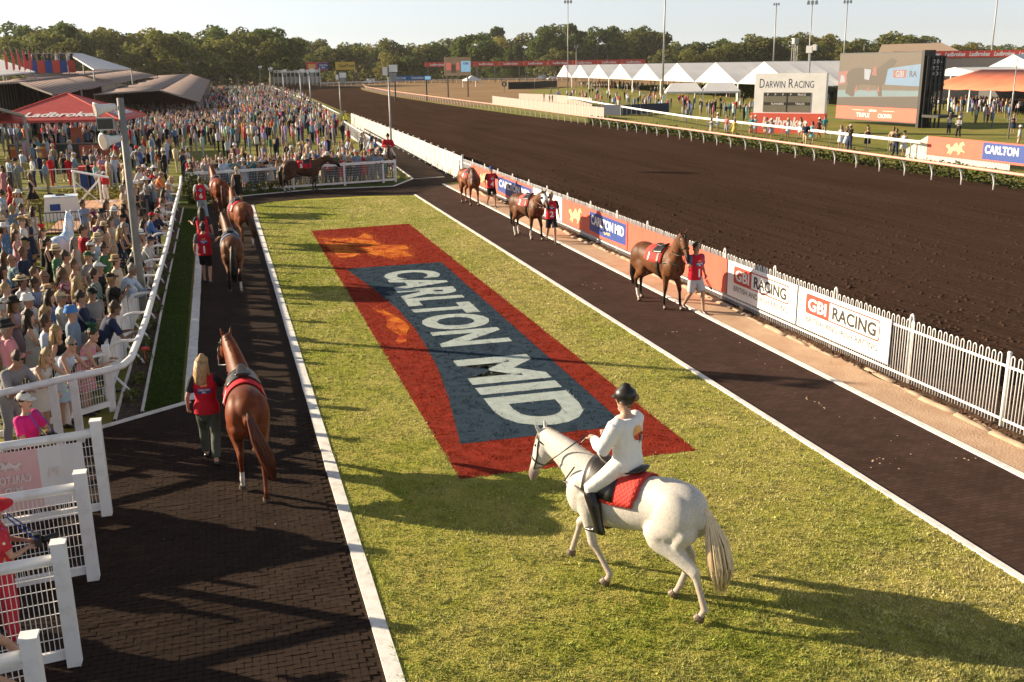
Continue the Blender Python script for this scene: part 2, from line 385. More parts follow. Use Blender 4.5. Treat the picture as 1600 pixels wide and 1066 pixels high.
# paved path round the ring (drawn as one sheet with the lawn laid over it)
sheet('paved_path', [(-9, -4), (11.07, -4), (11.07, 52.6), (12.4, 53.5), (12.9, 72), (13.6, 110), (11.5, 110), (10.35, 62.6), (10.05, 55.6), (8.38, 52.2), (4.24, 52.3), (1.3, 51.1), (-.4, 49.8), (-1.25, 47.6), (-1.05, 18.7), (-2.45, 17.72), (-9, 14.3)], .012, K['pave'])
sheet('right_path', [(8.79, -4), (11.05, -4), (11.05, 52), (8.79, 48.6)], .016, K['pave2'])
LAWN = [(1.30, -4), (8.72, -4), (8.74, 48.1), (6.4, 48.7), (3.5, 48.55), (2.0, 48.0), (1.03, 47.0)]
sheet('lawn', LAWN, .020, K['lawn'])
sheet('sand_strip', [(11.12, -4), (12.35, -4), (12.35, 52.4), (11.12, 52.0)], .020, K['sand'])
sheet('garden_bed', [(-2.28, 17.95), (-1.84, 18.25), (-2.0, 47.5), (-2.4, 47.5)], .016, K['mulch'])
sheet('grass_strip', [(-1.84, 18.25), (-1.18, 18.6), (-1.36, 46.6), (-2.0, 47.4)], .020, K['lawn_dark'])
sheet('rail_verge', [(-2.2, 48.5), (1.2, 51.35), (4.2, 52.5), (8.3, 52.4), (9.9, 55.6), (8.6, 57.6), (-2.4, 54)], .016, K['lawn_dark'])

# dark worked soil between the sand and the fence, uneven
mb = MB(); ny = 150
for i in range(ny + 1):
    y = -3 + i * 56 / ny
    wv = .10 * math.sin(y * 1.1) + .06 * math.sin(y * 3.3 + 1)
    for k, (x, z) in enumerate(((12.05 + wv * .6, .022), (12.22, .06), (12.5, .07), (12.9, .05), (13.3, .006))):
        mb.v.append((x + rng.uniform(-.03, .03), y, max(.006, z + rng.uniform(-.015, .02))))
for i in range(ny):
    for k in range(4): a = i * 5 + k; mb.f.append((a, a + 1, a + 6, a + 5)); mb.m.append(0)
tag(mb.build('soil_bank', K['soil'], smooth=True), kind='structure')
# clods thrown on the path and the track: loose stuff
def scatter_clods(name, n, fn, m, smin, smax):
    mb = MB()
    for i in range(n):
        x, y, z = fn(); s = rng.uniform(smin, smax)
        q = [(x + s * math.cos(a) * rng.uniform(.6, 1.2), y + s * math.sin(a) * rng.uniform(.6, 1.2), z) for a in (0, 1.26, 2.5, 3.77, 5.0)] + [(x, y, z + s * rng.uniform(.3, .8))]
        mb.add(q, [(0, 1, 5), (1, 2, 5), (2, 3, 5), (3, 4, 5), (4, 0, 5)])
    return tag(mb.build(name, m), name.replace('_', ' ') + ' scattered over the surface', 'debris', kind='stuff')
# hoof-torn lumps of the track
def fn_track():
    y = 4 + 70 * rng.random() ** 1.5; x = 13.3 + rng.random() ** 1.6 * 19; return x, y, .004
scatter_clods('track_clods', 9000, fn_track, K['track'], .02, .085)
def fn_hoof():
    y = 6 + 80 * rng.random() ** 1.2; x = 13.6 + abs(rng.gauss(0, 1.8)) + .5 * math.sin(y * .5); return x, y, .002
scatter_clods('hoof_torn_lumps', 1700, fn_hoof, K['track'], .04, .12)
scatter_clods('soil_crumbs', 2200, lambda: (12.0 + rng.random() * .95, 3 + 49 * rng.random(), .05), K['soil'], .02, .06)
def fn_dung():
    c = [(9.7, 20.5), (10.4, 17.2), (10.0, 15.0), (10.6, 13.2), (9.6, 26), (10.6, 19.0), (10.1, 31), (9.4, 12.4), (10.8, 12.0)][rng.randrange(9)]
    return c[0] + rng.gauss(0, .26) * rng.random(), c[1] + rng.gauss(0, .6) * rng.random(), .017
scatter_clods('sand_crumbs', 80, fn_dung, K['sand'], .006, .026)
def fn_left():
    return rng.uniform(-2.4, 1.0), rng.uniform(8, 24), .018
scatter_clods('litter_crumbs', 60, fn_left, K['concrete'], .008, .018)

# kerb lines: each a raised painted strip
def strip(name, pts, wdt, z0, z1, m, label=None):
    mb = MB()
    n = len(pts); L = []; Rr = []
    for i, p in enumerate(pts):
        a = Vector(pts[max(i - 1, 0)]); b = Vector(pts[min(i + 1, n - 1)]); d = (b - a).normalized(); nn = Vector((-d.y, d.x))
        j = rng.uniform(.94, 1.06)
        L.append(Vector(p) + nn * wdt / 2 * j); Rr.append(Vector(p) - nn * wdt / 2 * j)
    for i in range(n):
        mb.v += [(L[i].x, L[i].y, z0), (L[i].x, L[i].y, z1), (Rr[i].x, Rr[i].y, z1), (Rr[i].x, Rr[i].y, z0)]
    for i in range(n - 1):
        for k in range(3): a = i * 4 + k; mb.f.append((a, a + 1, a + 5, a + 4)); mb.m.append(0)
    return tag(mb.build(name, m), kind='structure')
def dens(pts, step=.7):
    out = []
    for a, b in zip(pts[:-1], pts[1:]):
        k = max(1, int(math.hypot(b[0] - a[0], b[1] - a[1]) / step))
        for i in range(k): t = i / k; out.append((a[0] + (b[0] - a[0]) * t, a[1] + (b[1] - a[1]) * t))
    return out + [pts[-1]]
strip('path_edge_line', dens([(1.24, -4), (1.22, 9), (1.0, 47.1)]), .17, .012, .042, K['line'])
strip('path_edge_line', dens([(8.74, -4), (8.77, 48.2)]), .10, .012, .05, K['line'])
strip('path_edge_line', dens([(11.07, -4), (11.07, 52.4)]), .12, .012, .045, K['line'])
strip('path_edge_line', dens([(-1.24, 47.4), (-1.08, 30), (-1.02, 18.7)]), .2, .012, .045, K['line'])
strip('path_edge_line', dens([(-1.02, 18.66), (-2.4, 17.72), (-5.2, 16.3)]), .09, .012, .045, K['line'])
strip('path_edge_line', dens([(-.9, 49.4), (.2, 50.6), (1.3, 51.2), (4.24, 52.36), (8.38, 52.3), (10.02, 55.6), (10.3, 62.6), (11.3, 100)]), .10, .012, .045, K['line'])
strip('path_edge_line', dens([(10.1, 55.6), (11.9, 56)]), .10, .012, .02, K['line'])
strip('bed_edging', dens([(-2.27, 17.95), (-2.27, 30), (-2.4, 47.3)]), .05, .0, .06, K['offwhite'])
strip('bed_edging', dens([(-1.83, 18.25), (-1.9, 26), (-2.0, 47.3)]), .05, .0, .06, K['offwhite'])

# broken kerb stones lying along the sand strip
kp = empty('kerb_row', (0, 0, 0)); tag(kp, 'row of broken concrete kerb stones along the sandy strip under the picket fence', 'kerb')
y = 11.0; kmesh = []
for k in range(5):
    q = MB(); L = .9
    pr = [(-.07, 0), (.07, 0), (.06, .09), (.0, .105), (-.06, .085)]; vs = []
    for yy in (0, .3, .6, .9):
        for a, b in pr: vs.append((a + rng.uniform(-.012, .012), yy, b + rng.uniform(-.015, .01)))
    fs = [(0, 1, 2, 3, 4)[::-1], (15, 16, 17, 18, 19)] + [(i * 5 + j, i * 5 + (j + 1) % 5, i * 5 + 5 + (j + 1) % 5, i * 5 + 5 + j) for i in range(3) for j in range(5)]
    q.add(vs, fs); me = q.mesh('kerb_stone', True); me.materials.append(K['concrete']); kmesh.append(me)
while y < 50:
    inst('kerb_stone', kmesh[rng.randrange(5)], kp, (12.02 + .07 * math.sin(y * .9) + rng.uniform(-.03, .03), y, -.02 - rng.random() * .05), (rng.uniform(-.03, .03), rng.uniform(-.1, .1), rng.uniform(-.05, .05)), (1, 1, 1))
    y += .93

# rubber pavers of the near left path: the nearest 300 singly, the rest in one mesh
def zig(x0, y0, L=.164, W=.085):
    g = .0018; h = .011
    e = [(g, g), (L * .5, g + h), (L - g, g), (L - g - h * .6, W * .5), (L - g, W - g), (L * .5, W - g + h), (g, W - g), (g - h * .6, W * .5)]
    return e
pm = []
for k in range(6):
    q = MB(); q.prism(zig(0, 0), .0, .006 + .0016 * k); me = q.mesh('paver'); me.materials.append(K['pave']); pm.append(me)
pav = bpy.data.objects['paved_path']
spots = []
for r in range(int((17.5 - 8.2) / .085)):
    yy = 8.2 + r * .085
    for c in range(-20, 21):
        xx = c * .164 + (r % 2) * .082
        if xx < -2.95 or xx + .2 > 1.13: continue
        if yy > 17.72 + (xx + 2.45) * .69 - 1.1 and xx < -1.0: continue
        u, v = px_of(xx + .1, yy + .05, 0)
        if u < -10 or v > 1085: continue
        spots.append((v, xx, yy))
spots.sort(reverse=True)
for v, xx, yy in spots[:300]:
    inst('paver', pm[rng.randrange(6)], pav, (xx, yy, .0135))
q = MB(); e = zig(0, 0)
for v, xx, yy in spots[300:]: q.prism([(a + xx, b + yy) for a, b in e], .0135, .0195 + rng.random() * .008)
tag(q.build('paver_field', K['pave'], pav), kind='stuff')

# ------------------------------------------------------------------ lawn logo
K['gred'] = mat('red_grass_paint', (.27, .032, .018), .95, (.17, .026, .016), 3, .3, .7, .9, 60, spec=.05, bdist=.03)
K['gblue'] = mat('blue_grass_paint', (.026, .046, .070), .95, (.034, .058, .086), 3, .3, .7, .9, 60, spec=.05, bdist=.03)
K['gwhite'] = mat('white_grass_paint', (.42, .50, .50), .95, (.32, .38, .37), 5, .3, .7, .9, 60, spec=.05, bdist=.03)
K['gorange'] = mat('orange_grass_paint', (.58, .18, .028), .95, (.34, .04, .018), 1.6, .46, .60, .9, 60, spec=.05, bdist=.03)
RED = [(3.0, 13.6), (6.9, 13.6), (6.82, 39.1), (2.93, 38.6)]
BLUE = [(3.33, 15.0), (6.25, 15.0), (6.35, 30.7), (3.3, 30.6), (3.68, 27.6), (3.95, 24.7), (4.0, 22.8), (3.97, 21.4), (3.85, 19.2), (3.63, 17.2)]
OR1 = [(2.95, 37.2), (3.6, 36.7), (4.41, 36.7), (4.85, 37.75), (5.07, 37.17), (4.98, 35.55), (5.12, 34.62), (6.03, 34.08), (6.05, 33.45), (5.75, 32.94), (5.89, 31.75), (5.0, 31.4), (4.74, 32.14), (4.45, 32.43), (4.24, 33.28), (3.71, 32.31), (3.17, 32.13), (3.1, 33.28), (2.96, 34.54), (2.97, 35.85)]
OR2 = [(3.30, 25.4), (3.59, 25.0), (3.86, 23.9), (3.95, 23.42), (3.96, 22.81), (3.78, 22.23), (3.62, 21.37), (3.39, 21.18), (3.34, 21.45), (3.56, 22.08), (3.42, 22.51), (3.36, 23.12), (3.5, 23.92), (3.4, 24.7)]
lg = empty('painted_lawn_logo', (5, 26, 0), 0, 'red and blue beer logo reading CARLTON MID painted on the lawn', 'painted logo')
def lpart(name, pts, z, m): return MB().poly([(p[0] - 5, p[1] - 26) for p in pts], z).build(name, m, lg)
lpart('red_field', RED, .024, K['gred']); lpart('blue_field', BLUE, .028, K['gblue'])
def shrink(P_, k=.86):
    cx_ = sum(p[0] for p in P_) / len(P_); cy_ = sum(p[1] for p in P_) / len(P_); return [(cx_ + (a - cx_) * k, cy_ + (b - cy_) * k) for a, b in P_]
lpart('orange_horse', shrink(OR1), .028, K['gorange']); lpart('orange_tail', shrink(OR2), .028, K['gorange'])
LET = []
for s, y0, y1 in (('CARLTON', 29.7, 20.85), ('MID', 19.75, 15.4)):
    v, t, W = text_tris(s, .042, 0, 1.04)
    sx = (y0 - y1) / W
    P = np.stack([4.36 + v[:, 1] * 1.48, y0 - v[:, 0] * sx], 1)
    o = MB().add([(a - 5, b - 26, .032) for a, b in P], t).build('lettering', K['gwhite'], lg)
    o['label'] = 'pale blue-white painted word ' + s
    LET.append((P, np.array(t)))
def in_poly(x, y, poly):
    c = np.zeros(len(x), bool); n = len(poly)
    for i in range(n):
        x0, y0 = poly[i]; x1, y1 = poly[(i + 1) % n]
        with np.errstate(divide='ignore', invalid='ignore'):
            c ^= ((y0 > y) != (y1 > y)) & (x < (x1 - x0) * (y - y0) / (y1 - y0) + x0)
    return c
def in_tris(x, y, P, T):
    r = np.zeros(len(x), bool)
    for a, b, c in T:
        A, B, C = P[a], P[b], P[c]
        bb = (x >= min(A[0], B[0], C[0])) & (x <= max(A[0], B[0], C[0])) & (y >= min(A[1], B[1], C[1])) & (y <= max(A[1], B[1], C[1])) & ~r
        if not bb.any(): continue
        i = np.nonzero(bb)[0]; X = x[i]; Y = y[i]
        d1 = (X - B[0]) * (A[1] - B[1]) - (A[0] - B[0]) * (Y - B[1]); d2 = (X - C[0]) * (B[1] - C[1]) - (B[0] - C[0]) * (Y - C[1]); d3 = (X - A[0]) * (C[1] - A[1]) - (C[0] - A[0]) * (Y - A[1])
        r[i] = ~(((d1 < 0) | (d2 < 0) | (d3 < 0)) & ((d1 > 0) | (d2 > 0) | (d3 > 0)))
    return r
# ------------------------------------------------------------------ grass blades
def vnoise(x, y, s, seed):
    g = np.random.default_rng(seed).random((64, 64)); a = x * s % 64; b = y * s % 64
    i = a.astype(int); j = b.astype(int); u = a - i; v = b - j; u = u * u * (3 - 2 * u); v = v * v * (3 - 2 * v)
    i2 = (i + 1) % 64; j2 = (j + 1) % 64
    return (g[i, j] * (1 - u) + g[i2, j] * u) * (1 - v) + (g[i, j2] * (1 - u) + g[i2, j2] * u) * v
def blades(name, x, y, h, wd, cols, z0, m, label, lean=.6):
    n = len(x); a = nrg.random(n) * 6.283; la = nrg.random(n) * 6.283; ln = nrg.random(n) * lean * h
    v = np.zeros((n, 3, 3), np.float32)
    v[:, 0, 0] = x - np.cos(a) * wd; v[:, 0, 1] = y - np.sin(a) * wd; v[:, 1, 0] = x + np.cos(a) * wd; v[:, 1, 1] = y + np.sin(a) * wd
    v[:, :2, 2] = z0; v[:, 2, 0] = x + np.cos(la) * ln; v[:, 2, 1] = y + np.sin(la) * ln; v[:, 2, 2] = z0 + h
    me = bpy.data.meshes.new(name); me.vertices.add(n * 3); me.vertices.foreach_set('co', v.ravel())
    me.loops.add(n * 3); me.loops.foreach_set('vertex_index', np.arange(n * 3, dtype=np.int32))
    me.polygons.add(n); me.polygons.foreach_set('loop_start', np.arange(0, n * 3, 3, dtype=np.int32)); me.update(calc_edges=True)
    setcol(me, 'tint', np.repeat(cols, 3, 0)); me.materials.append(m)
    return tag(link(bpy.data.objects.new(name, me)), label, 'grass', kind='stuff')
N = 420000
yy = 7.0 + (48.0 - 7.0) * nrg.random(N) ** 1.9; xx = 1.16 + nrg.random(N) * 7.56
k = in_poly(xx, yy, LAWN); xx = xx[k]; yy = yy[k]
f = .35 * vnoise(xx, yy, .35, 31) + .35 * vnoise(xx, yy, 1.0, 1) + .25 * vnoise(xx, yy, 3.1, 2) + .35 * nrg.random(len(xx))
f = np.clip((f - .46) * 2.0, 0, 1)[:, None]
dryf = np.clip((xx - 4.5) / 6, 0, .35)[:, None]; f = np.clip(f + dryf, 0, 1)
cols = (1 - f) * np.array([.285, .36, .055]) + f * np.array([.60, .55, .25])
cols *= (.5 + .9 * nrg.random(len(xx)) ** 1.3)[:, None] * (.8 + .4 * vnoise(xx, yy, 9, 4))[:, None]
jx = xx + nrg.normal(0, .025, len(xx)); jy = yy + nrg.normal(0, .025, len(xx))
paint = np.full(len(xx), 0)
paint[in_poly(jx, jy, RED)] = 1; sx_ = nrg.normal(0, .10, len(xx)); sy_ = nrg.normal(0, .22, len(xx)); paint[(in_poly(xx + sx_, yy + sy_, OR1) | in_poly(xx + sx_, yy + sy_, OR2)) & (paint == 1)] = 2; paint[in_poly(jx, jy, BLUE)] = 3
for P, T in LET: paint[in_tris(jx, jy, P, T)] = 4
pc = {1: (.34, .042, .020), 2: (.62, .19, .03), 3: (.030, .052, .080), 4: (.50, .58, .58)}
for q, c in pc.items():
    m_ = paint == q
    wear = nrg.random(m_.sum()) < (.10 if q != 2 else .12 + .8 * np.clip((vnoise(xx[m_] * 1.0, yy[m_] * .45, 3.2, 8) - .45) * 3, 0, 1))
    cc = np.array(c) * (.6 + .6 * nrg.random((m_.sum(), 1)))
    base = np.array([.34, .035, .018]) if q == 2 else np.array(c) * .55
    cc[wear] = base; cols[m_] = cc
hh = (.012 + .022 * nrg.random(len(xx))) * (.35 + 1.5 * vnoise(xx, yy, 11, 3) ** 1.5); hh[paint > 0] *= .8
wd = (.005 + .006 * nrg.random(len(xx))) * np.clip(yy / 14, 1, 2.2)
blades('lawn_grass', xx, yy, hh, wd, cols, .02, K['blade'], 'short mown sunlit grass of the central parade lawn', 1.5)
N = 26000
yy = 18.4 + 28.5 * nrg.random(N) ** 1.3; xx = -2.0 + nrg.random(N) * .85
k = in_poly(xx, yy, [(-1.84, 18.25), (-1.18, 18.6), (-1.36, 46.6), (-2.0, 47.4)]); xx = xx[k]; yy = yy[k]
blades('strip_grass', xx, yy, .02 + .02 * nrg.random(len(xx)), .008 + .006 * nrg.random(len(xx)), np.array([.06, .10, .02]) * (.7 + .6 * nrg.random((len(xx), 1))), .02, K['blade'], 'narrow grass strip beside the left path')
N = 50000
yy = 22 + 34 * nrg.random(N); xx = -15 + 12.4 * nrg.random(N)
f = nrg.random((N, 1)); blades('crowd_lawn_grass', xx, yy, .03 + .03 * nrg.random(N), .012 + .01 * nrg.random(N), ((1 - f) * np.array([.12, .16, .025]) + f * np.array([.32, .27, .08])), .0, K['blade'], 'rough grass under the left crowd')
# ------------------------------------------------------------------ loop-top picket fence beside the track
FX = 12.25
pf = empty('picket_fence', (FX, 8, 0), 0, 'long white loop-top metal picket fence between sandy strip and race track', 'fence')
q = MB(); arc = [(0, -.037, .05), (0, -.037, 1.25)] + [(0, -.037 * math.cos(a), 1.25 + .045 * math.sin(a)) for a in (.5, 1.05, 1.57, 2.09, 2.64)] + [(0, .037, 1.25), (0, .037, .05)]
q.tube(arc, .0105, 5); pk = q.mesh('picket', True); pk.materials.append(K['pvc'])
n = 0; y = .1
while y < 44.6:
    if abs((y % 2.5) - 0) > .08: inst('picket', pk, pf, (0, y, rng.uniform(-.006, .006)), (0, rng.uniform(-.008, .008), 0)); n += 1
    y += .15
q = MB(); q.box(-.012, .012, 0, 44.6, .16, .20).box(-.012, .012, 0, 44.6, 1.08, 1.12); q.build('rail', K['pvc'], pf)
q = MB(); q.tube([(0, 0, 0), (0, 0, 1.33)], .036, 10).tube([(0, 0, 1.33), (0, 0, 1.36)], [.044, .03], 10); po = q.mesh('post', True); po.materials.append(K['pvc'])
q = MB(); q.tube([(0, -.05, 0), (0, -.05, 1.32), (0, -.035, 1.38), (0, 0, 1.41), (0, .035, 1.38), (0, .05, 1.32), (0, .05, 0)], .02, 6); po2 = q.mesh('post', True); po2.materials.append(K['pvc'])
for k in range(18):
    yk = k * 2.5
    inst('post', po if yk < 6.1 else po2, pf, (0, yk if yk > 4.9 else yk, 0))
# near stretch of the same fence behind the camera's right edge is outside the picture
sfp = empty('panel_fence', (0, 0, 0), 0, 'solid white panel fence running from picket fence to distant crowd', 'fence')
path = [(12.25, 52.8), (12.75, 72), (13.1, 90), (13.45, 112)]
def along(path, d):
    for a, b in zip(path[:-1], path[1:]):
        L = math.hypot(b[0] - a[0], b[1] - a[1])
        if d <= L: t = d / L; return (a[0] + (b[0] - a[0]) * t, a[1] + (b[1] - a[1]) * t), math.atan2(b[1] - a[1], b[0] - a[0])
        d -= L
    return b, math.atan2(b[1] - a[1], b[0] - a[0])
def plen(path): return sum(math.hypot(b[0] - a[0], b[1] - a[1]) for a, b in zip(path[:-1], path[1:]))
q = MB(); q.box(0, 2.36, -.015, .015, .12, 1.38)
for i in range(1, 8): q.box(i * .295 - .008, i * .295 + .008, .015, .022, .13, 1.37)
pan = q.mesh('panel'); pan.materials.append(K['offwhite'])
q = MB(); q.box(-.04, .04, -.045, .045, 0, 1.46); q.box(-.05, .05, -.055, .055, 1.46, 1.485); pst = q.mesh('post'); pst.materials.append(K['white'])
d = 0
while d < plen(path) - 2.4:
    (x, y), a = along(path, d); inst('panel', pan, sfp, (x, y, rng.uniform(-.02, .02)), (0, 0, a)); inst('post', pst, sfp, (x, y, 0), (0, 0, a)); d += 2.4

# advertising boards on the fence
def board(name, y0, y1, m, label, z0=.27, z1=1.17):
    o = empty(name, (FX - .045, (y0 + y1) / 2, 0), 0, label, 'sign')
    q = MB(); h = (y1 - y0) / 2 - .015; q.box(-.008, .008, -h, h, z0, z1); q.build('panel', m, o)
    q = MB()
    for s in (-1, 1):
        for z in (z0 + .05, z1 - .05): q.box(.008, .03, s * (h - .04) - .02, s * (h - .04) + .02, z - .01, z + .01)
    q.build('bracket', K['grey'], o)
    return o
def bfn(off=.011, yc=0, zb=0): return lambda u, v: (-off, yc - u, zb + v)
def rrect(w, h, r, n=5):
    pts = []
    for cx, cz, a0 in ((w / 2 - r, h / 2 - r, 0), (-w / 2 + r, h / 2 - r, 90), (-w / 2 + r, -h / 2 + r, 180), (w / 2 - r, -h / 2 + r, 270)):
        for i in range(n + 1): a = R(a0 + 90 * i / n); pts.append((cx + r * math.cos(a), cz + r * math.sin(a)))
    return pts
def gbi(y0, y1, label):
    o = board('racing_sign', y0, y1, K['whitevinyl'], label); W = y1 - y0
    lw = W * .80; lh = .44; zc = .86
    out = rrect(lw, lh, .08); inn = rrect(lw - .06, lh - .06, .06)
    q = MB(); n = len(out); fn = bfn(.0105)
    q.add([fn(a, b + zc) for a, b in out] + [fn(a, b + zc) for a, b in inn], [(i, (i + 1) % n, n + (i + 1) % n, n + i) for i in range(n)])
    q.build('logo_outline', K['gbired'], o)
    gw = lw * .34; q = MB(); f2 = bfn(.0125)
    q.add([f2(-lw / 2 + .015, zc - lh / 2 + .015), f2(-lw / 2 + gw, zc - lh / 2 + .015), f2(-lw / 2 + gw, zc + lh / 2 - .015), f2(-lw / 2 + .015, zc + lh / 2 - .015)], [(0, 1, 2, 3)]); q.build('logo_block', K['gbired'], o)
    text_on('lettering', 'GBI', K['whitevinyl'], o, lambda u, v: (-.0145, -(-lw / 2 + gw / 2 + u), zc - .13 + v), .26, gw * .78, .028)
    text_on('lettering', 'RACING', K['charcoal'], o, lambda u, v: (-.0125, -(gw / 2 + u), zc - .13 + v), .26, (lw - gw) * .86, .028)
    text_on('lettering', 'BRITISH AND IRISH RACING', K['charcoal'], o, lambda u, v: (-.0125, -u, .44 + v), .135, W * .78, .0)
    return o
def horse_poly():
    return [(-.95, .25), (-.75, .5), (-.55, .42), (-.5, .15), (-.25, .2), (-.1, .55), (.15, .8), (.22, .55), (.35, .35), (.5, .75), (.68, .9), (.72, 1.0), (.8, .88), (.95, .62), (.9, .5), (.75, .55), (.7, .2), (.78, -.1), (1.0, -.25), (.95, -.5), (.85, -.3), (.6, -.25), (.5, -.6), (.3, -.75), (.35, -.35), (.1, -.25), (-.2, -.3), (-.35, -.75), (-.5, -.8), (-.45, -.45), (-.65, -.7), (-.8, -.65), (-.62, -.3), (-.72, .05), (-.85, .05)]
def carlton(y0, y1, label, horse=True, frac=.52, name='beer_sign', mred='coral'):
    o = board(name, y0, y1, K[mred], label); W = y1 - y0; bw = W * frac; bc = W / 2 - bw / 2 - .12
    f = bfn(.0105)
    q = MB(); q.add([f(bc - bw / 2, .42), f(bc - bw * .1, .36), f(bc + bw / 2, .40), f(bc + bw / 2, 1.08), f(bc - bw / 2, 1.08)], [(0, 1, 2, 3, 4)]); q.build('blue_panel', K['blue'], o)
    text_on('lettering', 'CARLTON MID', K['whitevinyl'], o, lambda u, v: (-.013, -(bc + u), .66 + v), .30, bw * .9, .03)
    q = MB(); q.add([(-.0128, -(bc + a * .34), .52 + b * .07) for a, b in horse_poly()], [tuple(range(len(horse_poly())))]); q.build('gold_emblem', K['gold'], o)
    if horse:
        hc = -W / 2 + (W - bw) / 2 - .1; s = min((W - bw) * .40, .75)
        q = MB(); q.add([(-.0105, -(hc + a * s), .70 + b * .36) for a, b in horse_poly()], [tuple(range(len(horse_poly())))]); q.build('gold_horse', K['pinkgold'], o)
    return o
gbi(16.02, 19.36, 'white sign with red boxed GBI RACING lettering at the near end of fence boards')
gbi(19.40, 22.70, 'white GBI RACING sign partly shaded, next to the plain coral panel')
o = board('plain_panel', 22.74, 29.42, K['coral'], 'plain coral red board behind horse number one on picket fence')
carlton(29.46, 35.95, 'coral CARLTON MID board with gold horse between white board and plain coral panel')
o = board('white_board', 35.98, 39.76, K['whitevinyl'], 'white board with small pink peaks behind horse number two')
for k, (a, s) in enumerate(((-1.1, .3), (-.4, .36), (.4, .42), (1.1, .3))):
    q = MB(); q.add([(-.0105, a - .18, .78), (-.0105, a + .18, .78), (-.0105, a, .78 + s)], [(0, 2, 1)]); q.build('pink_peak', K['coral'], o)
carlton(39.80, 50.72, 'far red CARLTON MID board behind groom number four', True, .5)

# ------------------------------------------------------------------ left running rail
rp = [(-7.5, 15.2), (-5.6, 15.75), (-3.7, 16.48), (-2.84, 17.0), (-2.18, 17.32), (-1.98, 17.52), (-1.88, 17.95), (-1.85, 19.0), (-1.81, 20.8), (-1.82, 24.8), (-1.82, 30.5), (-1.92, 37.6), (-1.98, 46.2), (-2.08, 50.0)]
rr_ = empty('running_rail', (0, 0, 0), 0, 'curving pale white tubular running rail along the left crowd', 'rail')
q = MB(); q.tube([(x, y, 1.15) for x, y in rp], .062, 10, ref=(0, 0, 1), cap='round'); q.build('rail', K['pvc'], rr_, smooth=True)
for y in [19.3, 21.6, 23.6, 25.7, 27.9, 30.2, 32.6, 35.0, 37.5, 40.2, 43.2, 46.4]:
    xr = np.interp(y, [p[1] for p in rp[5:]], [p[0] for p in rp[5:]])
    q = MB(); q.tube([(xr - .55, y, 0), (xr - .55, y, .9), (xr - .53, y, 1.02), (xr - .44, y, 1.1), (xr - .3, y, 1.13), (xr, y, 1.13)], .034, 8, ref=(0, 1, 0)); q.tube([(xr - .5, y + .03, .45), (xr - .25, y + .03, .12), (xr - .2, y + .03, 0)], .025, 6)
    q.build('bracket_post', K['pvc'], rr_, smooth=True)
for (x, y) in ((-2.72, 17.08), (-3.02, 16.95), (-5.4, 15.85)):
    q = MB(); q.box(x - .06, x + .06, y - .06, y + .06, 0, 1.12); q.build('post', K['white'], rr_)
bf = empty('board_fence', (0, 0, 0), 0, 'white fence of upright plastic boards in front of the left crowd', 'fence')
q = MB(); q.box(-.012, .012, 0, .15, .08, 1.06); q.box(-.014, .014, .01, .14, 1.06, 1.09); bm_ = q.mesh('board'); bm_.materials.append(K['white'])
y = 18.75
while y < 49.5:
    xb = np.interp(y, [18.7, 30, 46, 50], [-2.46, -2.44, -2.6, -2.7])
    inst('board', bm_, bf, (xb, y, rng.uniform(-.01, .01)), (rng.uniform(-.01, .01), rng.uniform(-.015, .015), 0)); y += .175
q = MB()
q.bar((-2.50, 18.7, .35), (-2.48, 30, .35), .03, .08); q.bar((-2.48, 30.02, .35), (-2.70, 49.5, .35), .03, .08); q.bar((-2.50, 18.7, .9), (-2.48, 30, .9), .03, .08); q.bar((-2.48, 30.02, .9), (-2.70, 49.5, .9), .03, .08)
q.build('backing_rail', K['white'], bf)

# ------------------------------------------------------------------ wire-mesh fences
def wire(mb, a, b, z0, z1, dv=.05, dh=.12, r=.0035):
    a = Vector(a); b = Vector(b); L = (b - a).length; d = (b - a) / L
    k = int(L / dv)
    for i in range(1, k): p = a + d * (L * i / k); mb.bar((p.x, p.y, z0), (p.x, p.y, z1), r * 2, r * 2, (1, 0, 0))
    m_ = int((z1 - z0) / dh)
    for i in range(1, m_): z = z0 + (z1 - z0) * i / m_; mb.bar((a.x, a.y, z), (b.x, b.y, z), r * 2, r * 2)
def mesh_fence(name, pts, label, H=1.12, postH=None, top=(.14, .05), dv=.05, dh=.12, postw=.11, cat='fence', rail_round=False):
    o = empty(name, (pts[0][0], pts[0][1], 0), 0, label, cat); x0, y0 = pts[0]; L = [(a - x0, b - y0) for a, b in pts]
    for i, (a, b) in enumerate(zip(L[:-1], L[1:])):
        d = Vector((b[0] - a[0], b[1] - a[1])).normalized() * (postw / 2 + .002)
        a2 = (a[0] + d.x, a[1] + d.y); b2 = (b[0] - d.x, b[1] - d.y)
        q = MB()
        if rail_round: q.tube([(*a2, H - .06), (*b2, H - .06)], [(.06, .065), (.06, .065)], 10, ref=(0, 0, 1))
        else: q.bar((*a2, H - top[1] / 2), (*b2, H - top[1] / 2), top[0], top[1])
        q.build('top_rail', K['pvc'], o, smooth=rail_round)
        q = MB(); q.bar((*a2, .16), (*b2, .16), .05, .10); q.build('bottom_rail', K['pvc'], o)
        q = MB(); wire(q, (*a2, 0), (*b2, 0), .21, H - .1, dv, dh); tag(q.build('wire_mesh', K['pvc'], o), kind='stuff')
    for x, y in L:
        q = MB(); w2 = postw / 2; ph = postH or H + .02; q.box(x - w2, x + w2, y - w2, y + w2, 0, ph); q.box(x - w2 - .008, x + w2 + .008, y - w2 - .008, y + w2 + .008, ph, ph + .03)
        q.build('post', K['white'], o)
    return o
mesh_fence('mesh_fence', [(-2.36, 18.62), (-3.05, 18.05), (-4.6, 17.1), (-7.4, 15.6)], 'white wire-mesh fence with flat top board under leaning spectators, near left', 1.14, 1.22)
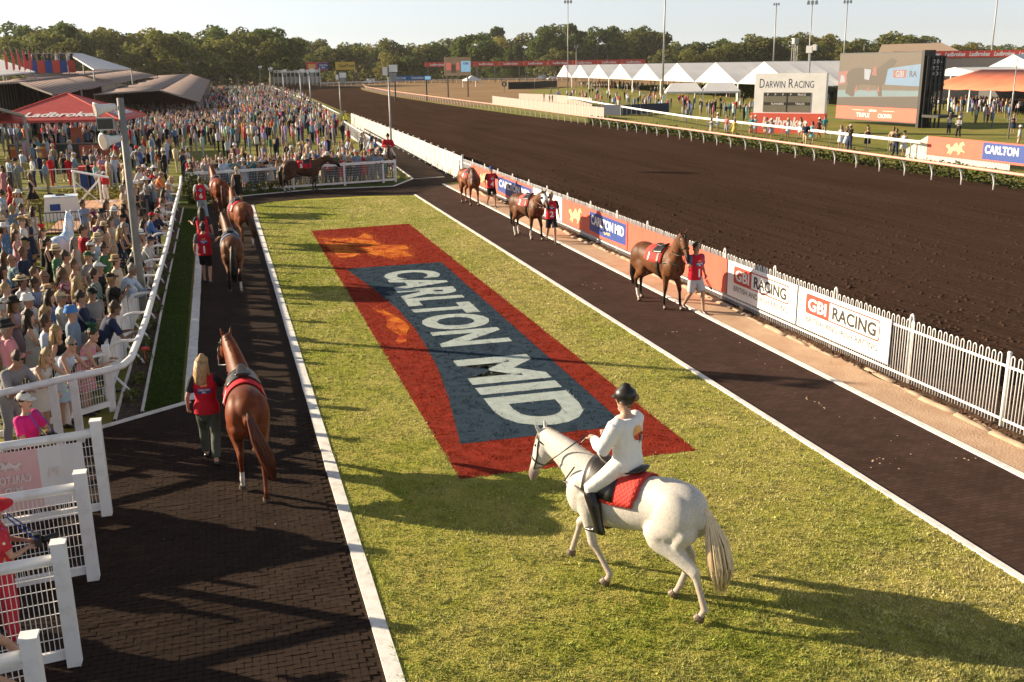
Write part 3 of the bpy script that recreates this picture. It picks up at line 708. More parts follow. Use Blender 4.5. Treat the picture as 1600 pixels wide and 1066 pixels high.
for (y, x0, lab) in ((13.87, -2.0, 'white mesh barrier holding the see-through pink and white banner, farthest of the barriers'), (11.97, -1.97, 'white mesh barrier between banner barrier and nearest full barrier'), (10.08, -1.95, 'white mesh barrier in front of woman with red hat, nearest full one'), (8.28, -1.93, 'white mesh barrier cut by the bottom left corner, with arm resting')):
    mesh_fence('mesh_barrier', [(x0, y), (x0 - 2.4, y - .36), (x0 - 4.6, y - .7)], lab, 1.30, 1.40, postw=.135, cat='barrier', rail_round=True, dv=.047, dh=.125)
# banner hung on the far barrier: seen from its back
bn = empty('mesh_banner', (-2.0, 13.87, 0), math.atan2(-.36, -2.4), 'translucent pink and white fabric banner with mirrored lettering on the barrier', 'banner')
K['bannerw'] = mat('translucent_white_fabric', (.72, .70, .71), .8, (.66, .63, .65), 2); K['bannerp'] = mat('pink_fabric_back', (.72, .42, .43), .8, (.70, .48, .48), 2); K['bannerprint'] = mat('faded_banner_print', (.78, .68, .67), .8)
q = MB()
for i in range(12):
    a, b = (.20 + i * .14, .20 + (i + 1) * .14) if i < 4 else (.76 + (i - 4) * .45, .76 + (i - 3) * .45); za = .012 * math.sin(i * 2.1); zb = .012 * math.sin((i + 1) * 2.1)
    q.mi = 0 if i < 4 or i > 9 else 1
    q.add([(a, .03 + za, .30), (b, .03 + zb, .30), (b, .04 + zb, 1.16), (a, .04 + za, 1.16)], [(0, 1, 2, 3)])
q.build('fabric', [K['bannerw'], K['bannerp']], bn)
# read from behind, so the letters run backwards
text_on('lettering', 'CARLTON', K['bannerprint'], bn, lambda u, v: (1.10 + u, .062, .72 + v), .11, .46, .03)
text_on('lettering', 'MID', K['bannerprint'], bn, lambda u, v: (1.10 + u, .062, .56 + v), .11, .22, .03)
text_on('lettering', 'N', K['bannerprint'], bn, lambda u, v: (.58 + u, .062, .74 + v), .13, None, .03)
q = MB(); q.add([(1.10 + a * .15, .062, .96 + b * .09) for a, b in horse_poly()], [tuple(range(len(horse_poly())))]); q.build('horse_emblem', K['bannerprint'], bn)

# far rail of the ring
mesh_fence('ring_end_rail', [(-1.9, 51.5), (.6, 52.2), (3.3, 52.95), (6.0, 53.6), (8.15, 54.15), (8.85, 54.35)], 'white rail with mesh at far end of ring behind horse number five', 1.2, 1.2, (.13, .13), .08, .12, .10)
mesh_fence('ring_side_rail', [(8.9, 54.9), (9.5, 58.5), (10.0, 66), (10.6, 80), (11.4, 100)], 'white rail beside dark path leading to the distant crowd', 1.15, 1.15, (.10, .10), .12, .2, .08)

# ------------------------------------------------------------------ loudspeaker pole
PX, PY = -2.17, 24.65
sp = empty('speaker_pole', (PX, PY, 0), 0, 'grey pole with two horn loudspeakers and floodlight over the left crowd', 'pole')
q = MB(); q.tube([(0, 0, 0), (0, 0, 5.42)], [.095, .075], 12, cap='flat'); q.build('pole', K['polegrey'], sp, smooth=True)
def horn(z, dx, dy, s, name='horn_speaker'):
    q = MB(); d = Vector((dx, dy, -.12)).normalized(); c = Vector((0, 0, z)) + d * .12
    q.tube([c, c + d * .10, c + d * .2, c + d * .34, c + d * .46], [(.07, .07), (.085, .07), (.09, .08), (.15 * s, .12 * s), (.24 * s, .19 * s)], 14, ref=(0, 0, 1))
    o = q.build(name, K['canvas_white'], sp, smooth=True)
    q = MB(); e = c + d * .462; q.tube([e, e + d * .004], [(.20 * s, .16 * s)] * 2, 14, ref=(0, 0, 1)); q.build('mouth', K['tanwall'], o)
horn(5.25, -.85, -.35, .72); horn(4.55, -.8, -.75, .85)
q = MB(); q.box(-.55, -.18, -.10, .10, 4.72, 5.0); f = q.build('floodlight', K['grey'], sp)
q = MB(); q.box(-.53, -.20, -.104, -.101, 4.75, 4.97); q.build('glass', K['glass'], f)
q = MB(); q.bar((-.2, 0, 4.85), (0, 0, 4.95), .03, .03); q.bar((-.15, 0, 4.7), (0, 0, 4.4), .02, .02); q.build('bracket', K['grey'], sp)

# ------------------------------------------------------------------ beds, shrubs
def leafball(mb, c, r, n, s, sq=1.0):
    for _ in range(n):
        a = rng.random() * 6.283; zz = rng.uniform(-1, 1); q = math.sqrt(1 - zz * zz); rr = r * (.6 + .45 * rng.random())
        p = Vector((c[0] + rr * q * math.cos(a), c[1] + rr * q * math.sin(a), c[2] + rr * zz * sq))
        u = Vector((rng.gauss(0, 1), rng.gauss(0, 1), rng.gauss(0, .6))).normalized(); v = u.cross(Vector((rng.gauss(0, 1), rng.gauss(0, 1), rng.gauss(0, 1)))).normalized()
        t = s * rng.uniform(.6, 1.4); mb.add([p - u * t, p + v * t * .55, p + u * t, p - v * t * .55], [(0, 1, 2, 3)])
def shrub(name, blobs, n, s, m, label, cat='shrub'):
    o = empty(name, (blobs[0][0], blobs[0][1], 0), 0, label, cat); x0, y0 = blobs[0][:2]
    q = MB()
    for (x, y, z, r) in blobs: leafball(q, (x - x0, y - y0, z), r, n, s)
    q.build('foliage', m, o); q = MB()
    for (x, y, z, r) in blobs: q.tube([(x - x0, y - y0, 0), (x - x0, y - y0, z)], [.03, .012], 5)
    q.build('stem', K['bark'], o); return o
shrub('corner_shrub', [(-1.35, 49.6, .55, .6), (-.7, 50.6, .5, .5), (-1.7, 50.9, .75, .6), (-1.5, 48.6, .35, .4)], 420, .07, K['hedge'], 'dark leafy shrub at far left corner of the ring')
shrub('low_hedge', [(x, 51.4 + x * .24, .25, .38) for x in (0, .6, 1.2, 1.8, 2.4)], 220, .06, K['hedge'], 'low dark hedge under the far white rail')
pl = [(20.2, .14), (21.7, .2), (23.0, .16), (24.6, .22), (26.5, .18), (28.6, .2), (31, .18), (34, .2), (37, .2), (41, .22), (19.1, .15)]
for i, (y, r) in enumerate(pl):
    x = -2.06 + rng.uniform(-.06, .06)
    o = shrub('bed_plant', [(x, y, .12, r), (x + .05, y + .2, .1, r * .8)], 70, .04, K['leaf2'], ['small leafy plant in the mulch bed, ' + w_ for w_ in ('second from the near end', 'third from the near end', 'fourth from the near end', 'fifth from the near end', 'sixth from the near end', 'sixth from the far end', 'fifth from the far end', 'fourth from the far end', 'third from the far end', 'farthest of all', 'nearest of all')][i], 'plant')
q = MB(); q.ball((-1.98, 21.55, .36), .05, 8, 5); q.ball((-1.92, 21.65, .33), .045, 8, 5); q.ball((-2.02, 21.7, .32), .04, 8, 5); q.tube([(-1.98, 21.55, .34), (-1.99, 21.58, .0)], .008, 5)
tag(q.build('red_rose', K['red'], smooth=True), 'red flower head in the mulch bed beside running rail', 'flower')
# ------------------------------------------------------------------ people
TRM = [(.80, .13, .10), (.88, .165, .118), (.96, .165, .118), (1.06, .150, .108), (1.18, .160, .115), (1.30, .182, .122), (1.39, .175, .108), (1.45, .105, .075), (1.49, .062, .058)]
TRF = [(.80, .13, .10), (.88, .172, .122), (.96, .170, .118), (1.06, .128, .095), (1.18, .138, .108), (1.28, .158, .128), (1.38, .155, .098), (1.44, .095, .07), (1.48, .055, .052)]
def rings(TR, z0, z1, inf, Tm, yb=0.0):
    zs = [z0] + [t[0] for t in TR if z0 < t[0] < z1] + [z1]; Z = [t[0] for t in TR]
    pts = [Tm @ Vector((0, yb, z)) for z in zs]
    rad = [(float(np.interp(z, Z, [t[1] for t in TR])) + inf, float(np.interp(z, Z, [t[2] for t in TR])) + inf) for z in zs]
    return pts, rad
def hand_mesh(mb, wrist, elbow, side, curl=.35, s=1.0, fist=False):
    """palm and five separate, unequal, bent fingers"""
    d = (wrist - elbow).normalized(); up = Vector((0, 0, 1)); sd_ = d.cross(up)
    if sd_.length < .3: sd_ = Vector((side, 0, 0)); sd_ = (sd_ - d * sd_.dot(d))
    sd_.normalize(); nrm = sd_.cross(d).normalized()
    if nrm.z > 0: nrm = -nrm
    if abs(d.z) > .7: nrm = Vector((-side, .2, 0)); nrm = (nrm - d * nrm.dot(d)).normalized(); sd_ = d.cross(nrm).normalized()
    p0 = wrist; p1 = wrist + d * .085 * s
    for i in range(4):
        o = (i - 1.5) * .0195 * s; L = (.062, .072, .068, .052)[i] * s; b = p1 + sd_ * o - d * .012
        c = curl * (2.6 if fist else 1)
        m1 = b + (d * math.cos(c) + nrm * math.sin(c)) * L * .5; m2 = m1 + (d * math.cos(2.2 * c) + nrm * math.sin(2.2 * c)) * L * .5
        mb.tube([b, m1, m2], [.0095 * s, .009 * s, .0072 * s], 6, cap='round')
    front = Vector((0, 1, 0)); ts = 1 if sd_.dot(front) > 0 else -1
    if abs(sd_.dot(front)) < .3: ts = -side if sd_.x * side > 0 else side; ts = 1 if (sd_ * ts).x * side < 0 else -1
    b = p0 + d * .022 * s + sd_ * ts * .032 * s
    m1 = b + (d * .6 + sd_ * ts * .7 + nrm * .25).normalized() * .038 * s; m2 = m1 + (d * .9 + sd_ * ts * .15 + nrm * .4).normalized() * .03 * s
    mb.tube([b - sd_ * ts * .012, m1, m2], [.012 * s, .0105 * s, .0085 * s], 6, cap='round')
def head_shell(mb, Hm, inf=0.0, z0=-9):
    L = [(-.118, .034, .036, .050), (-.100, .052, .062, .030), (-.055, .066, .084, .012), (-.005, .074, .095, .002), (.045, .077, .099, -.006), (.085, .066, .085, -.010), (.112, .036, .048, -.012)]
    L = [t for t in L if t[0] >= z0]
    mb.tube([Hm @ Vector((0, t[3], t[0])) for t in L], [(t[1] + inf, t[2] + inf) for t in L], 14, cap='round')
POSE = {}
def pose(k, **kw): POSE[k] = kw
LEG0 = dict(L=((-.105, .02, .50), (-.11, -.02, .085)), Rr=((.105, .02, .50), (.11, -.02, .085)))
LEGS = dict(L=((-.11, .03, .50), (-.15, -.02, .085)), Rr=((.12, .05, .50), (.17, .02, .085)))
LEGW = dict(L=((-.10, .20, .53), (-.10, .24, .085)), Rr=((.10, -.02, .49), (.10, -.30, .14)))
ARM_S = dict(L=((-.265, -.03, 1.13), (-.27, .06, .87)), Rr=((.265, -.03, 1.13), (.27, .06, .87)))
ARM_F = dict(L=((-.255, .10, 1.13), (.06, .235, 1.13)), Rr=((.255, .10, 1.12), (-.06, .255, 1.17)))
ARM_H = dict(L=((-.39, -.08, 1.14), (-.215, .06, .99)), Rr=((.39, -.08, 1.14), (.215, .06, .99)))
ARM_R = dict(L=((-.30, .36, 1.03), (-.10, .58, 1.10)), Rr=((.30, .36, 1.03), (.12, .60, 1.10)))
ARM_P = dict(L=((-.235, .23, 1.23), (-.06, .36, 1.45)), Rr=((.235, .23, 1.23), (.06, .36, 1.45)))
ARM_D = dict(L=((-.265, -.03, 1.13), (-.25, .10, .88)), Rr=((.265, .03, 1.13), (.15, .28, 1.20)))
ARM_W = dict(L=((-.27, -.12, 1.14), (-.26, -.06, .88)), Rr=((.27, .06, 1.14), (.25, .22, .93)))
ARM_UP = dict(L=((-.30, .12, 1.42), (-.12, .16, 1.66)), Rr=((.30, .12, 1.42), (.12, .16, 1.66)))
ARM_LEAD = dict(L=((-.27, -.05, 1.13), (-.29, .05, .88)), Rr=((.30, .12, 1.20), (.42, .30, 1.30)))
ARM_LEADL = dict(L=((-.30, .12, 1.20), (-.42, .30, 1.30)), Rr=((.27, -.05, 1.13), (.29, .05, .88)))
ARM_HANG = dict(L=((-.26, .42, 1.12), (-.13, .62, .93)), Rr=((.26, .42, 1.12), (.17, .63, .93)))
pose('m_stand', legs=LEGS, arms=ARM_S, top='tee', bottom='trousers'); pose('m_fold', legs=LEGS, arms=ARM_F, top='long', bottom='trousers')
pose('m_hip', legs=LEGS, arms=ARM_H, top='long', bottom='trousers'); pose('m_rail', legs=LEGS, arms=ARM_R, lean=.42, top='tee', bottom='trousers')
pose('m_raill', legs=LEG0, arms=ARM_R, lean=.36, top='long', bottom='trousers')
pose('m_phone', legs=LEGS, arms=ARM_P, top='tee', bottom='trousers', phone=True); pose('m_walk', legs=LEGW, arms=ARM_W, top='tee', bottom='trousers')
pose('m_shorts', legs=LEGS, arms=ARM_D, top='tee', bottom='shorts'); pose('m_drink', legs=LEG0, arms=ARM_D, top='long', bottom='trousers', cup=True)
pose('w_stand', legs=LEG0, arms=ARM_S, top='none', bottom='dress', f=True); pose('w_fold', legs=LEG0, arms=ARM_F, top='none', bottom='dress', f=True)
pose('w_drink', legs=LEGS, arms=ARM_D, top='none', bottom='dress', f=True, cup=True); pose('w_rail', legs=LEG0, arms=ARM_R, lean=.36, top='none', bottom='dress', f=True)
pose('w_hang', legs=LEG0, arms=ARM_HANG, lean=.42, top='none', bottom='dress', f=True)
pose('m_hang', legs=LEGS, arms=ARM_HANG, lean=.40, top='tee', bottom='trousers'); pose('w_walk', legs=LEGW, arms=ARM_W, top='none', bottom='dress', f=True); pose('w_up', legs=LEGS, arms=ARM_UP, top='none', bottom='dress', f=True)
pose('w_pants', legs=LEGS, arms=ARM_D, top='tee', bottom='trousers', f=True)
pose('g_lead', legs=LEGW, arms=ARM_LEAD, top='tee', bottom='shorts', vest=True, v=.014); pose('g_leadl', legs=LEGW, arms=ARM_LEADL, top='tee', bottom='shorts', vest=True, v=.014)
pose('g_woman', legs=LEGW, arms=ARM_LEAD, top='tee', bottom='trousers', vest=True, f=True, v=.013)
pose('g_stand', legs=LEGS, arms=ARM_LEAD, top='tee', bottom='trousers', vest=True, v=.016)
pose('photog', legs=LEGS, arms=dict(L=((-.26, .12, 1.14), (-.03, .32, 1.16)), Rr=((.26, .12, 1.14), (.06, .32, 1.14))), top='tee', bottom='trousers', f=True)
pose('rider', legs=dict(L=((-.30, .30, .62), (-.325, .13, .21)), Rr=((.30, .30, .62), (.325, .13, .21))), arms=dict(L=((-.30, .13, 1.12), (-.10, .42, 1.16)), Rr=((.30, .13, 1.12), (.10, .42, 1.16))), lean=.06, top='long', bottom='trousers', v=.012, sit=True, loose=.022)
BASE = {}
def base(k):
    if k in BASE: return BASE[k]
    P = POSE[k]; f = P.get('f'); TR = TRF if f else TRM; vx = P.get('v', .021); lean = P.get('lean', 0.0)
    piv = Vector((0, 0, .92)); Tm = Matrix.Translation(piv) @ Matrix.Rotation(-lean, 4, 'X') @ Matrix.Translation(-piv)
    Hm = Tm @ Matrix.Translation((0, .012, 1.645))
    if lean: Hm = Hm @ Matrix.Rotation(lean * .8, 4, 'X')
    sw = .165 if f else .185; B = dict(head=Hm.copy(), P=P, TR=TR)
    b = MB(); pts, rad = rings(TR, .82, 1.49, 0, Tm); b.tube(pts, rad, 16, cap='round')
    nb = Tm @ Vector((0, -.01, 1.44)); b.tube([nb, Hm @ Vector((0, -.012, -.06))], [.058, .052] if not f else [.05, .045], 10, cap='round')
    head_shell(b, Hm)
    b.tube([Hm @ Vector((0, .088, .012)), Hm @ Vector((0, .107, -.028)), Hm @ Vector((0, .092, -.042))], [.011, .016, .012], 8, cap='round')
    for s in (-1, 1): b.ball(tuple(Hm @ Vector((s * .077, -.008, -.012))), (.011, .02, .03), 8, 5)
    fin = MB(); sh = MB(); bt = MB(); wrists = []
    for sd_, key in ((-1, 'L'), (1, 'Rr')):
        e, h = (Vector(t) for t in P['arms'][key]); s = Tm @ Vector((sd_ * sw, 0, 1.40)); fa = .92 if f else 1.0
        dirn = (h - e).normalized(); w_ = h - dirn * .07
        b.tube([s, s.lerp(e, .5), e, e.lerp(w_, .35), w_], [.054 * fa, .047 * fa, .038 * fa, .037 * fa, .026 * fa], 10, cap='round')
        pal = dirn; b.tube([w_, w_ + pal * .05, w_ + pal * .085], [(.027, .02), (.04, .018), (.038, .015)], 10, ref=(pal.cross(Vector((0, 0, 1))) if abs(pal.z) < .8 else Vector((0, 1, 0))), cap='round')
        hand_mesh(fin, w_, e, sd_, .5 if P.get('vest') or P.get('sit') else .35, .95 if f else 1.0, fist=bool(P.get('sit')))
        wrists.append(w_ + pal * .09)
        if P['top'] in ('tee', 'long'):
            t = 1.0 if P['top'] == 'long' else .0
            sh.ball(tuple(s + Vector((sd_ * -.012, 0, .0))), (.085, .085, .078), 12, 8)
            if t: sh.tube([s, s.lerp(e, .5), e, e.lerp(w_, .4), e.lerp(w_, .95)], [.075 + P.get('loose', 0), .066 + P.get('loose', 0), .056 + P.get('loose', 0) * 1.2, .052 + P.get('loose', 0), .042 + P.get('loose', 0) * .4], 12, cap='flat')
            else: sh.tube([s, s.lerp(e, .4), s.lerp(e, .72)], [.075, .068, .068], 12, cap='flat')
        hp = Vector((sd_ * .085, 0, .90)); kn, an = (Vector(t) for t in P['legs'][key])
        cf = kn.lerp(an, .33) + Vector((0, -.018, 0))
        b.tube([hp, hp.lerp(kn, .5), kn, cf, kn.lerp(an, .75), an], [.088, .074, .054, .055, .039, .036], 12, cap='round')
        ft = an + Vector((0, .05, -.045)); toe = an + Vector((0, .155, -.06))
        b.tube([an + Vector((0, -.03, -.04)), ft, toe], [(.034, .035), (.038, .032), (.036, .022)], 10, ref=(1, 0, 0), cap='round')
        if P['bottom'] == 'trousers':
            if P.get('sit'): bt.tube([hp + Vector((0, 0, .05)), hp.lerp(kn, .5), kn, kn.lerp(an, .16)], [.118, .105, .078, .066], 12, cap='round')
            else: bt.tube([hp + Vector((0, 0, .05)), hp.lerp(kn, .5), kn, cf, kn.lerp(an, .92)], [.108, .095, .076, .074, .066], 12, cap='flat')
        elif P['bottom'] == 'shorts':
            bt.tube([hp + Vector((0, 0, .05)), hp.lerp(kn, .5), hp.lerp(kn, .92)], [.108, .102, .098], 12, cap='flat')
        so_ = MB(); fo = an + Vector((0, .02, -.085)); z0 = an.z - .085
        so_.tube([an + Vector((0, -.035, -.045)), an + Vector((0, .04, -.040)), an + Vector((0, .13, -.056)), an + Vector((0, .185, -.064))], [(.040, .042), (.045, .040), (.046, .029), (.036, .020)], 10, cap='round')
        if P.get('sit'): so_.tube([kn.lerp(an, .12), kn.lerp(an, .4) + Vector((0, -.012, 0)), kn.lerp(an, .75), an + Vector((0, 0, -.03))], [.080, .082, .062, .056], 12, cap='round')
        B['shoe' + key] = remesh(so_, .016, 2, name='shoe')
    B['skin'] = addmesh(remesh(b, min(vx, .017), 2, .4, 'person'), fin)
    if P['top'] in ('tee', 'long'):
        pts, rad = rings(TR, .86 if P['bottom'] != 'dress' else .96, 1.45, .016 + P.get('loose', 0), Tm); rad[0] = (rad[0][0] + .012, rad[0][1] + .012); sh.tube(pts, rad, 16, cap='flat'); B['shirt'] = remesh(sh, vx, 2, name='shirt')
    if P['bottom'] in ('trousers', 'shorts'):
        pts, rad = rings(TR, .80, 1.0, .018, Tm if lean < .2 else Matrix()); bt.tube(pts, rad, 14, cap='round'); B['bottom'] = remesh(bt, vx, 2, name='trousers' if P['bottom'] == 'trousers' else 'shorts')
    else:
        pts, rad = rings(TR, 1.0, 1.41, .013, Tm); d_ = MB(); d_.tube(pts, rad, 16, cap='flat')
        w_ = Vector((0, 0, 1.02)); st = .12 if P['legs'] is LEGW else 0
        d_.tube([Tm @ Vector((0, 0, 1.06)), Vector((0, 0, .92)), Vector((0, 0, .75)), Vector((0, 0, .52))], [(.145, .115), (.19, .145), (.215, .17 + st * .5), (.235, .20 + st)], 18, cap='flat')
        B['bottom'] = remesh(d_, vx, 2, name='dress')
    if P.get('vest'):
        v_ = MB(); pts, rad = rings(TR, .84, 1.46, .032, Tm); rad[0] = (rad[0][0] + .02, rad[0][1] + .02); v_.tube(pts, rad, 18, cap='flat')
        for s in (-1, 1): v_.ball((s * .12, 0, 1.415), (.10, .085, .062), 12, 8)
        B['vest'] = remesh(v_, .016, 3, name='vest')
    B['wr'] = wrists
    for nm, mt in (('skin', 'skin'), ('shirt', 'cloth'), ('bottom', 'cloth'), ('vest', 'cloth'), ('shoeL', 'boot'), ('shoeRr', 'boot')):
        if nm in B: B[nm].materials.append(K[mt])
    BASE[k] = B; return B
HEADM = {}
def headmesh(k):
    if k in HEADM: return HEADM[k]
    q = MB(); I = Matrix(); sm = True; m = K['hair']
    if k == 'hair_short':
        q.tube([(0, -.012, .0), (0, -.014, .045), (0, -.014, .085), (0, -.014, .112)], [(.083, .094), (.088, .104), (.076, .094), (.045, .058)], 14, cap='round'); q.tube([(0, -.05, -.06), (0, -.03, .03)], [(.07, .05), (.08, .075)], 12, cap='round')
    elif k == 'hair_crop':
        q.tube([(0, -.02, .03), (0, -.016, .06), (0, -.014, .09), (0, -.014, .113)], [(.081, .092), (.081, .097), (.069, .087), (.04, .052)], 14, cap='round'); q.tube([(0, -.055, -.05), (0, -.03, .03)], [(.063, .038), (.076, .07)], 12, cap='round')
    elif k == 'hair_long':
        q.tube([(0, -.012, .02), (0, -.014, .055), (0, -.014, .092), (0, -.014, .118)], [(.090, .098), (.093, .108), (.08, .098), (.045, .06)], 14, cap='round')
        q.tube([(0, -.06, .05), (0, -.085, -.06), (0, -.105, -.18), (0, -.115, -.32), (0, -.10, -.44)], [(.085, .05), (.10, .055), (.11, .05), (.10, .042), (.05, .025)], 12, cap='round')
        for i in range(26):
            a = (i / 25 - .5) * 2.6; x0 = math.sin(a) * .095; y0 = -.03 - math.cos(a) * .075; wv = rng.uniform(-.03, .03); ln = rng.uniform(.36, .5)
            q.tube([(x0 * .9, y0, .05), (x0 * 1.08, y0 - .03, -.1), (x0 * 1.1 + wv, y0 - .055, -.26), (x0 * .8 + wv, y0 - .03, -ln)], [(.02, .014), (.022, .015), (.018, .012), (.004, .004)], 5)
        for s in (-1, 1): q.tube([(s * .07, -.01, .04), (s * .085, -.02, -.06), (s * .09, -.01, -.17), (s * .085, .03, -.27)], [.03, .03, .028, .012], 8, cap='round')
    elif k == 'hair_bun':
        q.tube([(0, -.012, .02), (0, -.014, .055), (0, -.014, .09), (0, -.014, .114)], [(.084, .094), (.087, .102), (.076, .094), (.045, .058)], 14, cap='round'); q.tube([(0, -.05, -.05), (0, -.03, .03)], [(.065, .045), (.08, .075)], 12, cap='round'); q.ball((0, -.125, .03), (.045, .04, .045))
    elif k in ('fedora', 'wide', 'cowboy', 'bucket', 'boater'):
        br, cr, ch, dr = dict(fedora=(.155, .098, .115, .02), wide=(.22, .10, .10, .03), cowboy=(.19, .10, .125, -.05), bucket=(.135, .102, .085, .045), boater=(.165, .10, .085, 0))[k]
        q.lathe([(br, .05 - dr), (br, .056 - dr), (cr + .012, .064), (cr, .072), (cr * .97, .05 + ch * .7), (cr * .86, .05 + ch), (cr * .4, .052 + ch * (.96 if k != 'boater' else 1.0)), (.01, .05 + ch * (.92 if k != 'boater' else 1)), (.01, .04), (cr, .046)], 20, (0, -.012, 0)); m = K['straw']
        if k == 'cowboy':
            q.v = [(x, y, z + max(0, abs(x) - .1) * .5) for x, y, z in q.v]
    elif k == 'band': q.lathe([(.104, .066), (.1045, .07), (.1035, .092), (.1, .093), (.1, .066)], 20, (0, -.012, 0)); m = K['charcoal']
    elif k == 'cap':
        q.tube([(0, -.012, .045), (0, -.014, .08), (0, -.014, .112), (0, -.014, .13)], [(.086, .105), (.085, .103), (.064, .08), (.03, .04)], 16, cap='round')
        vs = [(math.sin(a) * .083, .06 + math.cos(a) * .035, .05) for a in np.linspace(-1.4, 1.4, 9)] + [(math.sin(a) * .075, .085 + math.cos(a) * .095, .035) for a in np.linspace(-1.3, 1.3, 9)]
        q.add(vs + [(x, y, z + .008) for x, y, z in vs], [(i, i + 9, i + 10, i + 1) for i in range(8)] + [(18 + i, 19 + i, 28 + i, 27 + i) for i in range(8)] + [(i + 9, i + 27, i + 28, i + 10) for i in range(8)]); m = K['straw']
    elif k == 'helmet':
        q.tube([(0, -.012, .03), (0, -.014, .07), (0, -.014, .115), (0, -.014, .145)], [(.104, .124), (.106, .126), (.086, .104), (.045, .06)], 18, cap='round')
        vs = [(math.sin(a) * .10, .05 + math.cos(a) * .06, .036) for a in np.linspace(-.9, .9, 9)] + [(math.sin(a) * .08, .075 + math.cos(a) * .07, .018) for a in np.linspace(-.85, .85, 9)]
        q.add(vs + [(x, y, z + .01) for x, y, z in vs], [(i, i + 9, i + 10, i + 1) for i in range(8)] + [(18 + i, 19 + i, 28 + i, 27 + i) for i in range(8)] + [(i + 9, i + 27, i + 28, i + 10) for i in range(8)]); m = K['leather']
    elif k == 'fascinator':
        q.lathe([(.075, .0), (.08, .012), (.02, .022), (.01, .0)], 14, (.035, .0, .11))
        for i in range(14):
            a = i * 2.4; r = .07 + .05 * rng.random(); q.tube([(.03, 0, .12), (.03 + r * .6 * math.cos(a), r * .6 * math.sin(a), .19), (.03 + r * math.cos(a), r * math.sin(a), .22 + .05 * rng.random())], [(.02, .005), (.035, .006), (.015, .004)], 6)
        m = K['straw']
    elif k == 'shades':
        for s in (-1, 1): q.tube([(s * .035, .094, .012), (s * .035, .101, .012)], [(.026, .019)] * 2, 10, ref=(1, 0, 0)); q.bar((s * .06, .09, .014), (s * .079, .0, .016), .005, .008)
        q.bar((-.012, .1, .016), (.012, .1, .016), .004, .005); m = K['glass']
    elif k == 'eyes':
        for s in (-1, 1): q.ball((s * .033, .088, .008), (.013, .006, .007), 8, 4); q.bar((s * .018, .096, .026), (s * .05, .086, .027), .006, .007)
        q.bar((-.022, .089, -.066), (.022, .089, -.066), .006, .007); m = K['charcoal']
    me = q.mesh(k, sm); me.materials.append(m); HEADM[k] = me; return me
PN = {'hair_short': 'hair', 'hair_crop': 'hair', 'hair_long': 'hair', 'hair_bun': 'hair', 'fedora': 'hat', 'wide': 'hat', 'cowboy': 'hat', 'bucket': 'hat', 'boater': 'hat', 'band': 'hat_band', 'cap': 'cap', 'helmet': 'helmet', 'fascinator': 'fascinator', 'shades': 'sunglasses', 'eyes': 'face'}
q = MB(); q.box(-.075, .075, -.005, .005, -.04, .04); PHONE = q.mesh('phone'); PHONE.materials.append(K['black'])
q = MB(); q.lathe([(.03, 0), (.036, .11), (.031, .11), (.028, .01)], 10); CUP = q.mesh('cup', True); CUP.materials.append(K['whitevinyl'])
def person(k, loc, rz, label, skin=(.42, .24, .16), shirt=(.5, .5, .5), bottom=(.03, .035, .05), hair='hair_short', hairc=(.04, .025, .016), hat=None, hatc=(.6, .5, .34), scale=1.0, shades=False, group=None, pattern=None, shoes=None, face=True, lod=0, tilt=0):
    B = base(k); P = B['P']
    o = inst('person', B['skin'], None, loc, (0, 0, rz), (scale,) * 3, skin); tag(o, label, 'person', group)
    def kid(name, me, c=None, M=None, pm=None):
        c_ = inst(name, me, o, color=c)
        if M is not None: c_.matrix_local = M
        if pm: c_.material_slots[0].link = 'OBJECT'; c_.material_slots[0].material = K[pm]
        return c_
    if 'shirt' in B: kid('shirt', B['shirt'], shirt, pm=pattern)
    kid('dress' if P['bottom'] == 'dress' else P['bottom'], B['bottom'], shirt if P['bottom'] == 'dress' else bottom, pm=pattern if P['bottom'] == 'dress' else None)
    if lod < 1: kid('shoe', B['shoeL'], shoes); kid('shoe', B['shoeRr'], shoes)
    Hm = B['head'] @ Matrix.Rotation(tilt, 4, 'Z')
    if hair: kid('hair', headmesh(hair), hairc, Hm)
    if hat:
        c_ = kid(PN[hat], headmesh(hat), hatc, Hm)
        if hat in ('fedora', 'boater') and lod < 1: kid('hat_band', headmesh('band'), None, Hm)
    if shades: kid('sunglasses', headmesh('shades'), None, Hm)
    elif face and lod < 1: kid('face', headmesh('eyes'), None, Hm)
    return o
def torso_fn(B, sgn, inf, zc):
    TR = B['TR']; Z = [t[0] for t in TR]
    def fn(u, v):
        z = zc + v; a = float(np.interp(z, Z, [t[1] for t in TR])) + inf; b = float(np.interp(z, Z, [t[2] for t in TR])) + inf
        x = -sgn * -u if sgn > 0 else u
        x = -u if sgn > 0 else u
        return (x, sgn * b * math.sqrt(max(.05, 1 - (x / a) ** 2)), z)
    return fn
def patch(name, m, parent, fn, w, h, n=8):
    q = MB(); vs = []
    for j in range(3):
        for i in range(n + 1): vs.append(fn(-w / 2 + w * i / n, h * j / 2))
    q.add(vs, [(j * (n + 1) + i, j * (n + 1) + i + 1, (j + 1) * (n + 1) + i + 1, (j + 1) * (n + 1) + i) for j in range(2) for i in range(n)]); return q.build(name, m, parent)
VRED = (.52, .012, .03)
